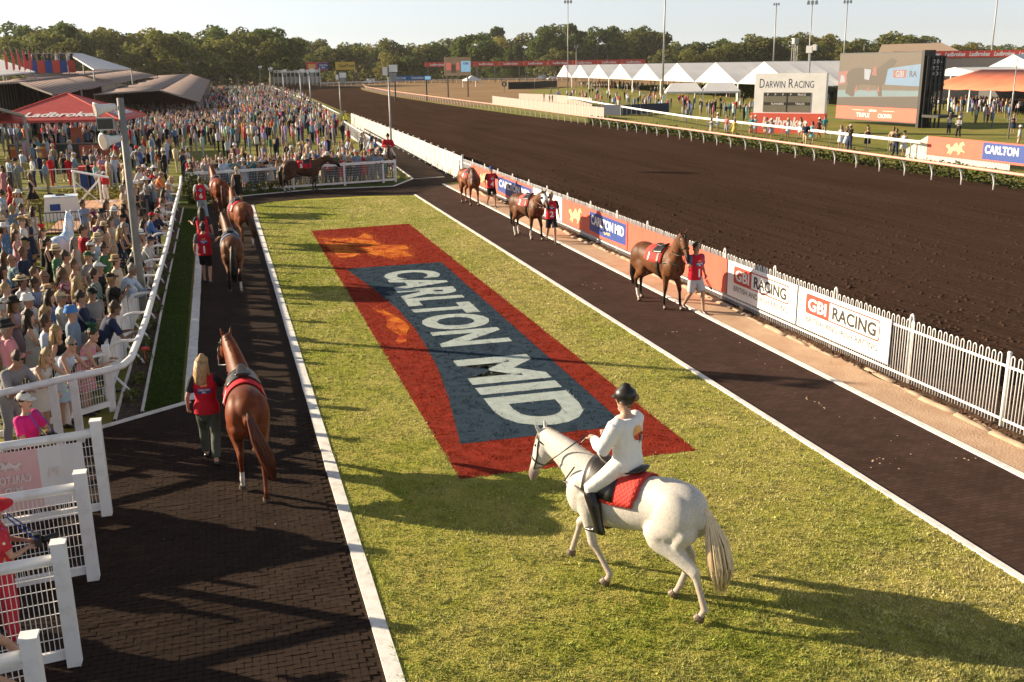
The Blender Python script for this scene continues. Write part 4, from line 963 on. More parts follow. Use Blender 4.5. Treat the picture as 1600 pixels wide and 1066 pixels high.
def groom(k, loc, rz, label, num, **kw):
    o = person(k, loc, rz, label, **kw); B = base(k)
    v = inst('vest', B['vest'], o, color=VRED)
    for sgn in (-1, 1):
        patch('vest_patch', K['blue'], v, torso_fn(B, sgn, .043, 1.20), .20, .085)
        text_on('lettering', 'CARLTON', K['whitevinyl'], v, torso_fn(B, sgn, .0455, 1.243), .034, .17, .03)
        text_on('lettering', 'MID', K['whitevinyl'], v, torso_fn(B, sgn, .0455, 1.206), .028, .06, .03)
        q = MB(); fn = torso_fn(B, sgn, .043, 1.325); q.add([fn(a * .06, b * .025) for a, b in horse_poly()], [tuple(range(len(horse_poly())))]); q.build('gold_emblem', K['gold'], v)
        if num: text_on('number', num, K['whitevinyl'], v, torso_fn(B, sgn, .044, .93), .19, None, .035)
    return o
# ------------------------------------------------------------------ horses (facing +Y, origin on the ground under the girth)
TRK = [(-1.02, 1.20, .10, .14), (-.94, 1.22, .19, .24), (-.80, 1.245, .26, .30), (-.62, 1.25, .285, .325), (-.42, 1.22, .275, .325), (-.18, 1.175, .285, .345), (.10, 1.145, .29, .385), (.36, 1.15, .265, .415), (.56, 1.17, .235, .385), (.70, 1.19, .195, .31), (.80, 1.18, .12, .20)]
def trk(y):
    Y = [t[0] for t in TRK]; return tuple(float(np.interp(y, Y, [t[i] for t in TRK])) for i in (1, 2, 3))
def trk_pt(y, ang, inf):
    """point on the barrel: ang 0 = spine, +90 = right side"""
    z, a, b = trk(y); q = R(ang); return ((a + inf) * math.sin(q), y, z + (b + inf) * math.cos(q))
COATS = dict(bay=((.125, .048, .019), (.012, .009, .008), (.012, .009, .008)), dark=((.075, .034, .020), (.010, .008, .007), (.010, .008, .007)), chestnut=((.15, .035, .010), (.11, .026, .009), (.10, .024, .009)), grey=((.60, .575, .54), (.46, .39, .34), (.76, .62, .42)), red=((.175, .055, .021), (.15, .05, .025), (.05, .02, .012)), mid=((.115, .044, .020), (.012, .009, .008), (.012, .009, .008)))
def horse(loc, rz, label, coat='bay', fl=(0, 0, 0), fr=(0, 0, 0), hl=(0, 0, 0), hr=(0, 0, 0), neck=50, nyaw=0, face=55, socks=(), scale=1.0, tail=(0, 0), num=None, cloth=VRED, saddle='race', bridle=True, blaze=False, voxel=.02, hood=False, group=None, name='horse', tailw=1.0, cloth_part=True):
    o = empty(name, loc, rz, label, 'horse', group); o.scale = (scale,) * 3
    b = MB(); stube(b, [(0, t[0], t[1]) for t in TRK], [(t[2], t[3]) for t in TRK], 40, k=5)
    b.tube([(0, .62, 1.48), (0, .38, 1.535), (0, .12, 1.50), (0, -.1, 1.47)], [(.07, .07), (.075, .075), (.09, .05), (.08, .04)], 10, cap='round')      # withers
    for s in (-1, 1):
        b.ball((s * .135, .62, 1.10), (.13, .19, .26), 24, 16); b.ball((s * .15, -.70, 1.20), (.165, .30, .31), 28, 18)
    nd = Vector((math.sin(R(nyaw)) * math.cos(R(neck)), math.cos(R(nyaw)) * math.cos(R(neck)), math.sin(R(neck))))
    n0 = Vector((0, .55, 1.27)); L = .85; poll = n0 + nd * L + Vector((0, 0, .02)); mid = n0 + nd * L * .5 + Vector((0, 0, .035))
    side = nd.cross(Vector((0, 0, 1))).normalized()
    stube(b, [n0, n0.lerp(mid, .5), mid, mid.lerp(poll, .55), poll], [(.19, .32), (.165, .262), (.138, .215), (.115, .172), (.09, .125)], 24, tuple(side))
    hy = R(nyaw * 1.15); hd = Vector((math.sin(hy) * math.cos(R(face)), math.cos(hy) * math.cos(R(face)), -math.sin(R(face))))
    hs = hd.cross(Vector((0, 0, 1))).normalized(); hu = hs.cross(hd).normalized()
    H0 = poll + hd * .0 - hu * .02
    hr_ = [(-.03, .07, .085, -.01), (.06, .092, .115, -.015), (.16, .102, .140, -.03), (.26, .090, .125, -.025), (.36, .070, .095, -.01), (.46, .056, .074, .0), (.54, .058, .070, -.002), (.60, .050, .058, -.012), (.635, .034, .038, -.02)]
    hr_ = [tuple(a * 1.1 for a in t) for t in hr_]
    stube(b, [H0 + hd * t[0] + hu * t[3] for t in hr_], [(t[1], t[2]) for t in hr_], 20, tuple(hs), k=3)
    b.ball(tuple(H0 + hd * .56 - hu * .06), (.036, .036, .03), 8, 6)
    ears = MB()
    for s in (-1, 1):
        e = H0 + hd * -.02 + hs * (s * .055) + hu * .07; tip = e + (Vector((0, 0, 1)) * .8 + hu * .45 + hs * s * .25).normalized() * .17
        b.tube([e - (tip - e) * .2, e.lerp(tip, .35), e.lerp(tip, .75), tip], [(.026, .022), (.036, .022), (.024, .014), (.006, .005)], 8, ref=tuple(hs), cap='round')
    hooves = []
    def leg(x, yb, front, p):
        kd, fd, lift = p; s = 1 if x > 0 else -1
        if front:
            sh = Vector((x * .9, yb + .05, 1.12)); el = Vector((x, yb - .02, .93)); kn = Vector((x * .98, yb + kd + .015, .53 + lift * .55)); fe = Vector((x * .96, yb + fd, .165 + lift))
            stube(b, [sh, el, el.lerp(kn, .45), kn + (el - kn) * .12, kn, kn + (fe - kn) * .14], [(.13, .19), (.108, .14), (.076, .092), (.056, .062), (.057, .063), (.047, .05)], 18, cap='round')
            stube(b, [kn, kn.lerp(fe, .4), kn.lerp(fe, .85), fe], [(.044, .048), (.035, .041), (.037, .044), (.043, .048)], 12, cap='round')
        else:
            hp = Vector((x * .85, yb - .05, 1.15)); st = Vector((x * 1.08, yb + .16 + kd * .35, .93)); hk = Vector((x * .94, yb - .24 + kd, .57 + lift * .5)); fe = Vector((x * .94, yb - .20 + fd, .165 + lift))
            stube(b, [hp, st, st.lerp(hk, .42), st.lerp(hk, .82), hk], [(.16, .27), (.135, .20), (.092, .128), (.056, .075), (.052, .068)], 20, cap='round')
            stube(b, [Vector((x * .8, yb - .22, 1.05)), st.lerp(hk, .35) + Vector((0, -.09, .03)), hk + Vector((0, -.03, .05))], [(.15, .15), (.075, .085), (.03, .038)], 16, cap='round')
            stube(b, [hk, hk.lerp(fe, .18), hk.lerp(fe, .5), hk.lerp(fe, .87), fe], [(.048, .060), (.040, .050), (.036, .044), (.038, .046), (.044, .049)], 12, cap='round')
        flex = min(lift * 4, 1.0)
        pd = Vector((0, .55 - 1.35 * flex, -.85 + .15 * flex)).normalized()
        co = fe + pd * .105; b.tube([fe, fe.lerp(co, .6), co], [(.038, .042), (.034, .038), (.042, .046)], 10, cap='round')
        h_ = MB(); tip = co + pd * .055; h_.tube([co - pd * .012, co + pd * .03, tip + Vector((0, 0, 0))], [(.046, .052), (.054, .062), (.060, .072)], 12, ref=(1, 0, 0))
        hooves.append((h_, (x, yb, fe.z)))
        return fe
    leg(-.15, .50, True, fl); leg(.15, .50, True, fr); leg(-.16, -.66, False, hl); leg(.16, -.66, False, hr)
    me = remesh(b, voxel, 10 if voxel < .018 else 6, .5, 'body')
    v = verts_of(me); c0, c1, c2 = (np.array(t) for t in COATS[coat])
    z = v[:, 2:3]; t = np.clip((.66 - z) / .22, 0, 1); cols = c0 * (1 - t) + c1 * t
    d = ((v - np.array(H0)) @ np.array(hd))[:, None]; du = ((v - np.array(H0)) @ np.array(hu))[:, None]
    hm = (d > .0) & (np.linalg.norm(v - np.array(H0 + hd * .3), axis=1)[:, None] < .5) & (v[:, 1:2] > .6)
    mz = np.clip((d - .42) / .14, 0, 1) * hm; cols = cols * (1 - mz) + c1 * .9 * mz if coat != 'grey' else cols * (1 - mz) + np.array([.25, .20, .19]) * mz
    if blaze: cols = np.where(hm & (du > .045) & (np.abs((v - np.array(H0)) @ np.array(hs))[:, None] < .028), np.array([.6, .58, .55]), cols)
    if coat == 'grey':
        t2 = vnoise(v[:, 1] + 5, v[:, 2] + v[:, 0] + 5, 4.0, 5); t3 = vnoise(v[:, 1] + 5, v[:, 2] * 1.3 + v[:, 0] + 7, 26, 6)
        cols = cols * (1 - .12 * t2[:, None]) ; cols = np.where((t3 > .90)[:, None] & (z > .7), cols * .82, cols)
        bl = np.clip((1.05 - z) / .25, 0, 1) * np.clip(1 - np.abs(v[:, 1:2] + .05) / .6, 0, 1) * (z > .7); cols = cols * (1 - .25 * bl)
    vn = .72 + .55 * vnoise(v[:, 1] * 1.1 + v[:, 0] + 9, v[:, 2] + v[:, 0] * .6 + 9, 3.2, 21)
    if coat != 'grey': cols = cols * vn[:, None]
    for (lx, front) in socks:
        mk = (np.sign(v[:, 0]) == lx) & ((v[:, 1] > 0) == front) & (v[:, 2] < .34)
        cols[mk] = (.62, .60, .57)
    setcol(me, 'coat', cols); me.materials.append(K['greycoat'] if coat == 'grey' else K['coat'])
    body = meshobj('body', me, o)
    for h_, c in hooves: h_.build('hoof', K['hoof'], o)
    # eyes
    for s in (-1, 1):
        q = MB(); q.ball(tuple(H0 + hd * .15 + hs * (s * .092) + hu * .045), .019, 8, 6); q.build('eye', K['glass'], o, smooth=True)
    # mane and tail as locks of hair
    q = MB(); ms = -1 if nyaw <= 0 else 1
    for i in range(46):
        t = i / 45; base_ = (n0.lerp(mid, t * 2) if t < .5 else mid.lerp(poll, t * 2 - 1)); hgt = float(np.interp(t, [0, .25, .5, .78, 1], [.305, .248, .20, .162, .122]))
        up_ = side.cross(nd).normalized(); p = base_ + up_ * hgt + Vector((rng.uniform(-.01, .01), 0, 0))
        w_ = float(np.interp(t, [0, .25, .5, .78, 1], [.12, .10, .085, .07, .06]))
        for lk in range(3):
            ln = rng.uniform(.10, .20); e1 = p + side * ms * (.03 + lk * .012) - up_ * .02; e2 = base_ + side * ms * (w_ + .03) + up_ * (hgt - ln) + nd * rng.uniform(-.04, .04)
            q.tube([p, e1, e2], [(.016, .008), (.016, .007), (.005, .003)], 5)
    fo = H0 - hd * .03 + hu * .085
    for i in range(9): q.tube([fo + hs * rng.uniform(-.03, .03), fo + hd * .07 + hu * .05, fo + hd * rng.uniform(.14, .22) + hu * .035 + hs * rng.uniform(-.05, .05)], [(.014, .006), (.012, .006), (.004, .002)], 5)
    hm_ = mat(name + '_mane', tuple(c2), .5, tuple(x * .75 for x in c2), 40, stretch=(1, 1, .1)) if coat not in HM else HM[coat]
    HM[coat] = hm_
    q.build('mane', hm_, o, smooth=True)
    q = MB(); sx, sy = tail
    for i in range(240):
        a = rng.random() * 6.283; r = rng.random() ** .5; ox = math.cos(a) * r; oy = math.sin(a) * r; ln = rng.uniform(.85, 1.05)
        q.tube([(ox * .03, -1.0 + oy * .02, 1.36 + rng.uniform(-.02, .02)), (ox * .05 + sx * .08, -1.10 + oy * .04 + sy * .1, 1.24), (ox * .085 * tailw + sx * .35, -1.14 + oy * .07 * tailw + sy * .4, 1.36 - .42 * ln), (ox * .10 * tailw + sx * .75, -1.13 + oy * .08 * tailw + sy * .8, 1.36 - .72 * ln), (ox * .06 + sx, -1.11 + oy * .05 + sy, 1.36 - .98 * ln)], [(.011, .011), (.012, .012), (.0095, .0095), (.007, .007), (.0015, .0015)], 4)
    q.tube([(0, -.96, 1.37), (sx * .05, -1.08, 1.28), (sx * .2, -1.13 + sy * .2, 1.08)], [.05, .05, .02], 8, cap='round')
    q.build('tail', hm_, o, smooth=True)
    # tack
    def drape(name, y0, y1, a0, a1, inf, m, color=None, n=14, k=6, cut=0):
        q = MB(); vs = []
        for i in range(n + 1):
            an = a0 + (a1 - a0) * i / n
            for j in range(k + 1):
                y = y0 + (y1 - y0) * j / k; p = list(trk_pt(y, an, inf)); 
                if abs(an) < 32: p[2] = max(p[2], 1.50 + inf + .05 * math.exp(-((y - .35) / .25) ** 2) - abs(p[0]) * .35)
                vs.append(tuple(p))
        q.add(vs, [(i * (k + 1) + j, (i + 1) * (k + 1) + j, (i + 1) * (k + 1) + j + 1, i * (k + 1) + j + 1) for i in range(n) for j in range(k)])
        ob = q.build(name, m, o, smooth=True, color=color)
        sm_ = ob.modifiers.new('t', 'SOLIDIFY'); sm_.thickness = .012; sm_.offset = 1; return ob
    if saddle:
        if cloth_part:
            c_ = drape('saddle_cloth', -.28, .40, -86, 86, .012, K['cloth'], cloth)
            if num:
                for s in (-1, 1):
                    def fn(u, v, s=s): return trk_pt(-.12 + (-u if s < 0 else u) * (1 if s < 0 else 1), s * (84 - v * 130), .0275)
                    def fn(u, v, s=s): return trk_pt(-.10 + (u if s < 0 else -u) * -1, s * (82 - v * 145), .036)
                    text_on('number', num, K['whitevinyl'], c_, fn, .20, None, .03)
        if saddle == 'race':
            drape('saddle', -.02, .36, -50, 50, .03, K['leather'])
            q = MB(); q.tube([(0, -.02, 1.60), (0, .12, 1.575), (0, .34, 1.64)], [(.12, .03), (.09, .025), (.06, .03)], 12, cap='round'); q.build('saddle_seat', K['leather'], o, smooth=True)
        else:
            drape('saddle_flap', .02, .50, -80, 80, .03, K['leather'])
            q = MB(); q.tube([(0, -.20, 1.60), (0, -.08, 1.565), (0, .12, 1.55), (0, .34, 1.60), (0, .42, 1.65)], [(.15, .035), (.17, .04), (.15, .04), (.09, .04), (.06, .03)], 12, cap='round'); q.build('saddle_seat', K['leather'], o, smooth=True)
        q = MB()
        for an in range(-180, 180, 20):
            q.bar(trk_pt(.26, an, .03), trk_pt(.26, an + 20, .03), .075, .012, Vector(trk_pt(.26, an + 10, 1)) - Vector((0, .26, 1.15)))
        q.build('girth', K['leather'] if saddle != 'race' else K['leather'], o)
        q = MB()
        for s in (-1, 1): q.tube([trk_pt(.45, s * 85, .015), trk_pt(.62, s * 80, .02), (s * .15, .86, 1.20), (0, .90, 1.14)], .013, 6); q.tube([(s * .15, .86, 1.2), (s * .20, .66, 1.46)], .010, 6)
        q.build('breastplate', K['leather'], o)
    if bridle:
        q = MB()
        def hp_(d_, an, inf=.008):
            D_ = [t[0] for t in hr_]; a = float(np.interp(d_, D_, [t[1] for t in hr_])) + inf; bb = float(np.interp(d_, D_, [t[2] for t in hr_])) + inf; of = float(np.interp(d_, D_, [t[3] for t in hr_]))
            return H0 + hd * d_ + hu * of + hs * (a * math.sin(R(an))) + hu * (bb * math.cos(R(an)))
        for d_ in (.36, .05):
            ring = [hp_(d_, an) for an in range(0, 361, 24)]; q.tube(ring, .011, 5, ref=tuple(hd))
        for s in (-1, 1): q.tube([hp_(-.01, s * 50), hp_(.1, s * 80), hp_(.25, s * 95), hp_(.36, s * 100), hp_(.50, s * 110)], .010, 5, ref=tuple(hd))
        o_b = q.build('bridle', K['leather'], o, smooth=True)
        q = MB()
        rein_end = Vector((0, .60, 1.84)) if saddle == 'ride' else Vector((0, .55, 1.60))
        for s in (-1, 1):
            a = hp_(.50, s * 110); m_ = a.lerp(rein_end, .5) + side * (s * .17) - Vector((0, 0, .05)); q.tube([a, a.lerp(m_, .5) + Vector((0, 0, -.03)), m_, rein_end + Vector((s * .06, 0, 0))], .009, 5)
        q.build('reins', K['leather'], o_b, smooth=True)
    if hood:
        q = MB(); L2 = [t for t in hr_ if t[0] < .42]
        q.tube([H0 + hd * t[0] + hu * t[3] for t in L2], [(t[1] + .012, t[2] + .012) for t in L2], 14, ref=tuple(hs)); h_ = q.build('hood', K['whitevinyl'], o, smooth=True)
        for s in (-1, 1):
            q = MB(); c = H0 + hd * .17 + hs * (s * .115) + hu * .03; q.ball(tuple(c), (.05, .05, .05), 10, 6); q.build('blinker', K['navytext'], h_, smooth=True)
    return o
HM = {}
# ------------------------------------------------------------------ the horses in the ring and the people with them
def by_hooves(hind, front):
    h = np.mean([at(*p) for p in hind], 0); f = np.mean([at(*p) for p in front], 0); d = (f - h) / np.linalg.norm(f - h)
    m_ = (h + f) / 2 + d * .12; return (m_[0], m_[1], .016), math.atan2(-d[0], d[1])
# grey with its rider
G0 = (4.17, 9.89, .022); GR = R(33)
horse(G0, GR, 'grey-white horse with red saddle pad carrying a rider over the lawn', 'grey', fl=(-.10, -.36, .0), fr=(.30, .42, .05), hl=(-.14, -.32, .02), hr=(.10, .20, 0), neck=24, nyaw=4, face=68, tail=(.04, -.16), saddle='ride', cloth_part=False, voxel=.014, tailw=1.7, scale=.97, name='horse')
gh = bpy.data.objects['horse']
q = MB(); vs = []; n_, k_ = 16, 8
for i in range(n_ + 1):
    an = -86 + 172 * i / n_
    for j in range(k_ + 1):
        y = -.30 + .72 * j / k_; fl_ = .05 * math.cos(math.pi * (i / n_ - .5)) ; p = list(trk_pt(y + (.04 if abs(an) > 70 and j == 0 else 0), an, .015))
        if abs(an) < 30: p[2] = max(p[2], 1.535 - abs(p[0]) * .3)
        vs.append(tuple(p))
q.add(vs, [(i * (k_ + 1) + j, (i + 1) * (k_ + 1) + j, (i + 1) * (k_ + 1) + j + 1, i * (k_ + 1) + j + 1) for i in range(n_) for j in range(k_)])
def quilt():
    m, n, b = nmat('quilted_red_pad'); b.inputs['Base Color'].default_value = (.56, .035, .025, 1); b.inputs['Roughness'].default_value = .75
    tc = n.nodes.new('ShaderNodeTexCoord'); hs_ = []
    for ang in (45, -45):
        mp = n.nodes.new('ShaderNodeMapping'); mp.inputs['Rotation'].default_value = (R(ang), 0, 0); n.links.new(tc.outputs['Object'], mp.inputs[0])
        wv = n.nodes.new('ShaderNodeTexWave'); wv.bands_direction = 'Z'; wv.wave_profile = 'SIN'; wv.inputs['Scale'].default_value = 7.5; n.links.new(mp.outputs[0], wv.inputs[0]); hs_.append(wv.outputs[1])
    mx = n.nodes.new('ShaderNodeMath'); mx.operation = 'MINIMUM'; n.links.new(hs_[0], mx.inputs[0]); n.links.new(hs_[1], mx.inputs[1]); bump(n, b, mx.outputs[0], .45, .008); return m
po_ = q.build('saddle_pad', quilt(), gh, smooth=True); sm_ = po_.modifiers.new('t', 'SOLIDIFY'); sm_.thickness = .016; sm_.offset = 1
hx, hy = -math.sin(GR), math.cos(GR)
rd = person('rider', (G0[0] + hx * .02, G0[1] + hy * .02, .645), GR, 'rider in white jacket, white breeches and black helmet on the grey horse', shirt=(.80, .80, .80), bottom=(.78, .77, .74), hair='hair_bun', hairc=(.30, .17, .08), hat='helmet', tilt=.35, skin=(.50, .30, .22), scale=1.04)
Bq = base('rider')
Tr = Matrix.Translation((0, 0, .92)) @ Matrix.Rotation(-.10, 4, 'X') @ Matrix.Translation((0, 0, -.92))
def back_fn(zc, inf):
    f0 = torso_fn(Bq, -1, inf, zc); return lambda u, v: tuple(Tr @ Vector(f0(u, v)))
q = MB(); fn = back_fn(1.20, .056); vs = [fn(0, .085)] + [fn(.085 * math.cos(a), .085 + .085 * math.sin(a)) for a in np.linspace(0, 6.283, 25)[:-1]]
q.mi = 0; q.add(vs, [(0, i, i % 24 + 1) for i in range(1, 14)]); q.mi = 1; q.add(vs, [(0, i, i % 24 + 1) for i in range(14, 25)])
em = q.build('sunset_emblem', [K['gold'], K['gbired']], rd)
text_on('lettering', 'NT', K['black'], em, lambda u, v: back_fn(1.17, .058)(u + .06, v), .10, .11, .03)
q = MB(); q.box(-.05, .05, -.142, -.139, .02, .055); lb = q.build('helmet_label', K['grey'], rd); lb.matrix_local = Bq['head'] @ Matrix.Rotation(.35, 4, 'Z')
q = MB(); q.lathe([(.17, .945), (.18, .95), (.18, .975), (.17, .98)], 18); b_ = q.build('belt', K['leather'], rd, smooth=True); b_.scale = (1, .74, 1)

# the left path, horses walking away
horse((-.02, 14.78, .02), R(2), 'chestnut horse walking away on dark path beside long-haired blonde handler', 'chestnut', fl=(-.1, -.25, 0), fr=(.22, .32, .03), hl=(.10, .18, .02), hr=(-.12, -.36, 0), neck=41, nyaw=-13, face=40, socks=((-1, False),), tail=(.26, -.08), num='1', cloth=(.55, .02, .035), voxel=.017)
groom('g_woman', (-.60, 15.45, .02), R(-4), 'handler with long blonde hair, red vest and grey trousers beside the chestnut horse', None, skin=(.46, .27, .19), hair='hair_long', hairc=(.50, .33, .15), shirt=(.03, .03, .035), bottom=(.075, .085, .07), scale=.99, tilt=-.5)
l, r_ = at(365, 459)
horse((l + .05, r_ + .85, .02), R(1), 'dark bay horse seen from behind with white fetlock, handler in black shorts beside it', 'mid', fl=(.2, .25, 0), fr=(-.1, -.2, 0), hl=(.1, .1, 0), hr=(-.1, -.12, 0), neck=48, nyaw=-14, face=50, socks=((1, False),), tail=(-.02, .0), num='1', cloth=(.16, .20, .30), voxel=.02)
x, y = at(325, 444)
groom('g_lead', (x, y, .02), R(-3), 'handler in red vest numbered 1 and black shorts walking away on the left path', '1', skin=(.44, .26, .18), bottom=(.015, .015, .018), shirt=(.10, .11, .13), hairc=(.02, .015, .012))
x, y = at(383, 388)
horse((x - .1, y + .8, .02), R(14), 'sunlit brown horse with red saddle cloth, middle of three walking away at far left', 'red', fl=(.2, .25, 0), fr=(-.1, -.2, 0), hl=(.12, .2, 0), hr=(-.1, -.1, 0), neck=38, nyaw=10, face=52, socks=((1, False),), tail=(.20, -.05), num='7', cloth=(.55, .03, .04), voxel=.022)
x, y = at(322, 410)
groom('g_leadl', (x, y, .02), R(-6), 'handler with dark ponytail in red vest numbered 7 on the left path', '7', skin=(.44, .26, .18), bottom=(.02, .02, .025), shirt=(.03, .03, .035), hairc=(.02, .015, .012), hair='hair_long')
x, y = at(340, 338)
horse((x + .1, y + .6, .02), R(10), 'chestnut horse farthest along the left path near the corner shrub', 'chestnut', neck=44, nyaw=0, face=50, hl=(.1, .15, 0), hr=(-.1, -.1, 0), tail=(.05, 0), num='6', cloth=(.5, .1, .1), voxel=.024)
x, y = at(318, 345)
groom('g_stand', (x, y, .02), R(-2), 'handler in red vest numbered 6 and white sleeves by the far corner shrub', '6', skin=(.44, .26, .18), bottom=(.30, .36, .42), shirt=(.65, .65, .65), hairc=(.10, .05, .03))
x, y = at(374, 322)
person('w_stand', (x, y, .02), R(20), 'woman in black dress with pale hair standing by far corner of the ring', shirt=(.012, .012, .014), hair='hair_bun', hairc=(.55, .45, .30), scale=1.0)
# horse 5 side on, at the far end
x, y = at(476, 300)
horse((x, y, .02), R(-91), 'dark brown horse number 5 standing side on before the far white rail', 'dark', fl=(.05, .06, 0), fr=(-.06, -.1, 0), hl=(.05, .1, 0), hr=(-.08, -.14, 0), neck=26, nyaw=0, face=38, socks=((1, False), (-1, False)), tail=(0, -.02), num='5', voxel=.022)
x, y = at(516, 294)
groom('g_stand', (x, y + .7, .02), R(160), 'handler in white hat leading dark brown horse number 5', '5', bottom=(.02, .02, .03), shirt=(.5, .1, .1), hat='fedora', hatc=(.75, .75, .73), skin=(.44, .26, .18))
# right path, horses coming towards the camera
l, rz = by_hooves([(726, 315), (733, 312)], [(737, 327), (742, 323)])
horse(l, R(187), 'chestnut horse farthest away on the right path with handler number 4', 'red', fl=(.1, .12, 0), fr=(-.08, -.12, 0), hl=(-.1, -.1, 0), hr=(.1, .15, 0), neck=26, nyaw=26, face=66, num='4', cloth=(.62, .10, .09), blaze=True, voxel=.022)
x, y = at(768, 324)
groom('g_leadl', (x, y, .02), R(184), 'handler in blue cap and red vest numbered 4 on the right path', '4', skin=(.40, .24, .17), bottom=(.012, .012, .014), shirt=(.03, .03, .04), hat='cap', hatc=(.04, .08, .28))
l, rz = by_hooves([(808, 364), (817, 374)], [(829, 371), (839, 379)])
horse(l, R(195), 'bay horse with white hood on the right path led by handler number 2', 'mid', fl=(.12, .15, 0), fr=(-.08, -.12, 0), hl=(-.1, -.1, 0), hr=(.1, .15, 0), neck=30, nyaw=12, face=40, num='2', cloth=(.62, .10, .09), hood=True, socks=((1, False), (-1, False), (1, True)), voxel=.02)
x, y = at(861, 380)
groom('g_lead', (x, y, .02), R(172), 'handler with blonde hair in red vest numbered 2 beside hooded horse', '2', skin=(.46, .28, .19), bottom=(.02, .02, .025), shirt=(.03, .03, .04), hair='hair_bun', hairc=(.50, .36, .18))
l, rz = by_hooves([(1001, 460), (1007, 470)], [(1041, 481), (1057, 495)])
horse(l, R(193), 'bay horse with black mane and cloth number 1 on the right path', 'bay', fl=(.14, .20, 0), fr=(-.06, -.10, 0), hl=(-.08, -.14, 0), hr=(.08, .16, 0), neck=52, nyaw=14, face=52, num='1', cloth=(.60, .06, .055), socks=((1, False),), voxel=.017, tail=(0, 0))
x, y = at(1084, 489)
g1 = groom('g_lead', (x, y, .02), R(192), 'handler in red vest numbered 1 holding a rein beside the bay horse on right path', '1', skin=(.40, .24, .16), bottom=(.50, .50, .55), shirt=(.08, .09, .20), hairc=(.03, .02, .015))
q = MB(); q.tube([(-.29, .06, .80), (-.33, .10, .70), (-.40, .12, .58), (-.44, .12, .54), (-.40, .13, .64), (-.30, .08, .82)], .012, 6); q.build('lead_rein', K['leather'], g1, smooth=True)
# lead ropes
def rope(a, b, label):
    a = Vector(a); b = Vector(b); q = MB(); q.tube([a, a.lerp(b, .33) - Vector((0, 0, .08)), a.lerp(b, .66) - Vector((0, 0, .08)), b], .010, 6)
    tag(q.build('lead_rope', K['leather'], smooth=True), label, 'rope')
# clerk of the course on a pony, behind the lamp post
x, y = at(612, 285)
horse((x + .1, y + 1.5, .02), R(176), 'dark pony carrying the red-coated rider beside the white panel fence', 'dark', neck=40, nyaw=8, face=55, saddle='ride', cloth_part=False, voxel=.026)
person('rider', (x + .1 + .0, y + 1.5 - .12, .745), R(176), 'mounted official in red coat and pale breeches beside the panel fence', shirt=(.45, .015, .03), bottom=(.7, .66, .6), hat='helmet', hair='hair_crop')
# ------------------------------------------------------------------ crowd
SK = [(.46, .27, .19), (.40, .23, .155), (.50, .31, .23), (.34, .19, .125), (.24, .13, .085)]
CN = {'white': (.62, .62, .61), 'pale blue': (.42, .52, .66), 'blue': (.08, .18, .42), 'navy': (.02, .03, .075), 'grey-blue': (.20, .27, .36), 'black': (.014, .014, .016), 'red': (.50, .02, .035), 'pink': (.62, .25, .30), 'grey': (.26, .26, .27), 'cream': (.62, .54, .42), 'green': (.05, .15, .07), 'orange': (.60, .19, .05), 'beige': (.46, .36, .25), 'purple': (.14, .05, .15), 'lilac': (.40, .34, .48), 'yellow': (.60, .46, .10), 'teal': (.05, .24, .28), 'khaki': (.30, .25, .15)}
HC = [(.03, .02, .014), (.06, .033, .018), (.14, .075, .035), (.42, .28, .12), (.30, .27, .24)]
HATC = {'straw': (.58, .45, .26), 'white': (.74, .74, .72), 'red': (.52, .02, .03), 'black': (.015, .015, .016), 'blue': (.06, .20, .50), 'green': (.02, .09, .05), 'navy': (.02, .03, .08), 'tan': (.40, .26, .13), 'grey': (.42, .42, .43), 'purple': (.16, .03, .12)}
HATN = {'fedora': 'hat', 'boater': 'boater hat', 'wide': 'wide-brimmed hat', 'cowboy': 'wide cowboy hat', 'bucket': 'bucket hat', 'cap': 'cap', 'fascinator': 'fascinator'}
people = []     # filled first, built afterwards
def add(hx_, hy_, k, col, hat=None, hatcol='straw', hair=None, rz=None, where='', pat=None, bot='black', shades=False, z=1.68, extra='', hairc=None, scale=None, lod=0, loc=None):
    sc = scale if scale else (rng.uniform(.91, .97) if k[0] == 'w' else rng.uniform(.97, 1.04))
    zz = z * sc
    if POSE[k].get('lean', 0) > .3: zz -= .12 * sc
    x, y = loc if loc else at(hx_, hy_, zz)
    people.append(dict(x=x, y=y, k=k, col=col, hat=hat, hatcol=hatcol, hair=hair, rz=rz, where=where, pat=pat, bot=bot, shades=shades, extra=extra, hairc=hairc, sc=sc, px=hx_, py=hy_, lod=lod))
FR = -90       # facing the ring
W1 = 'in the near left crowd'
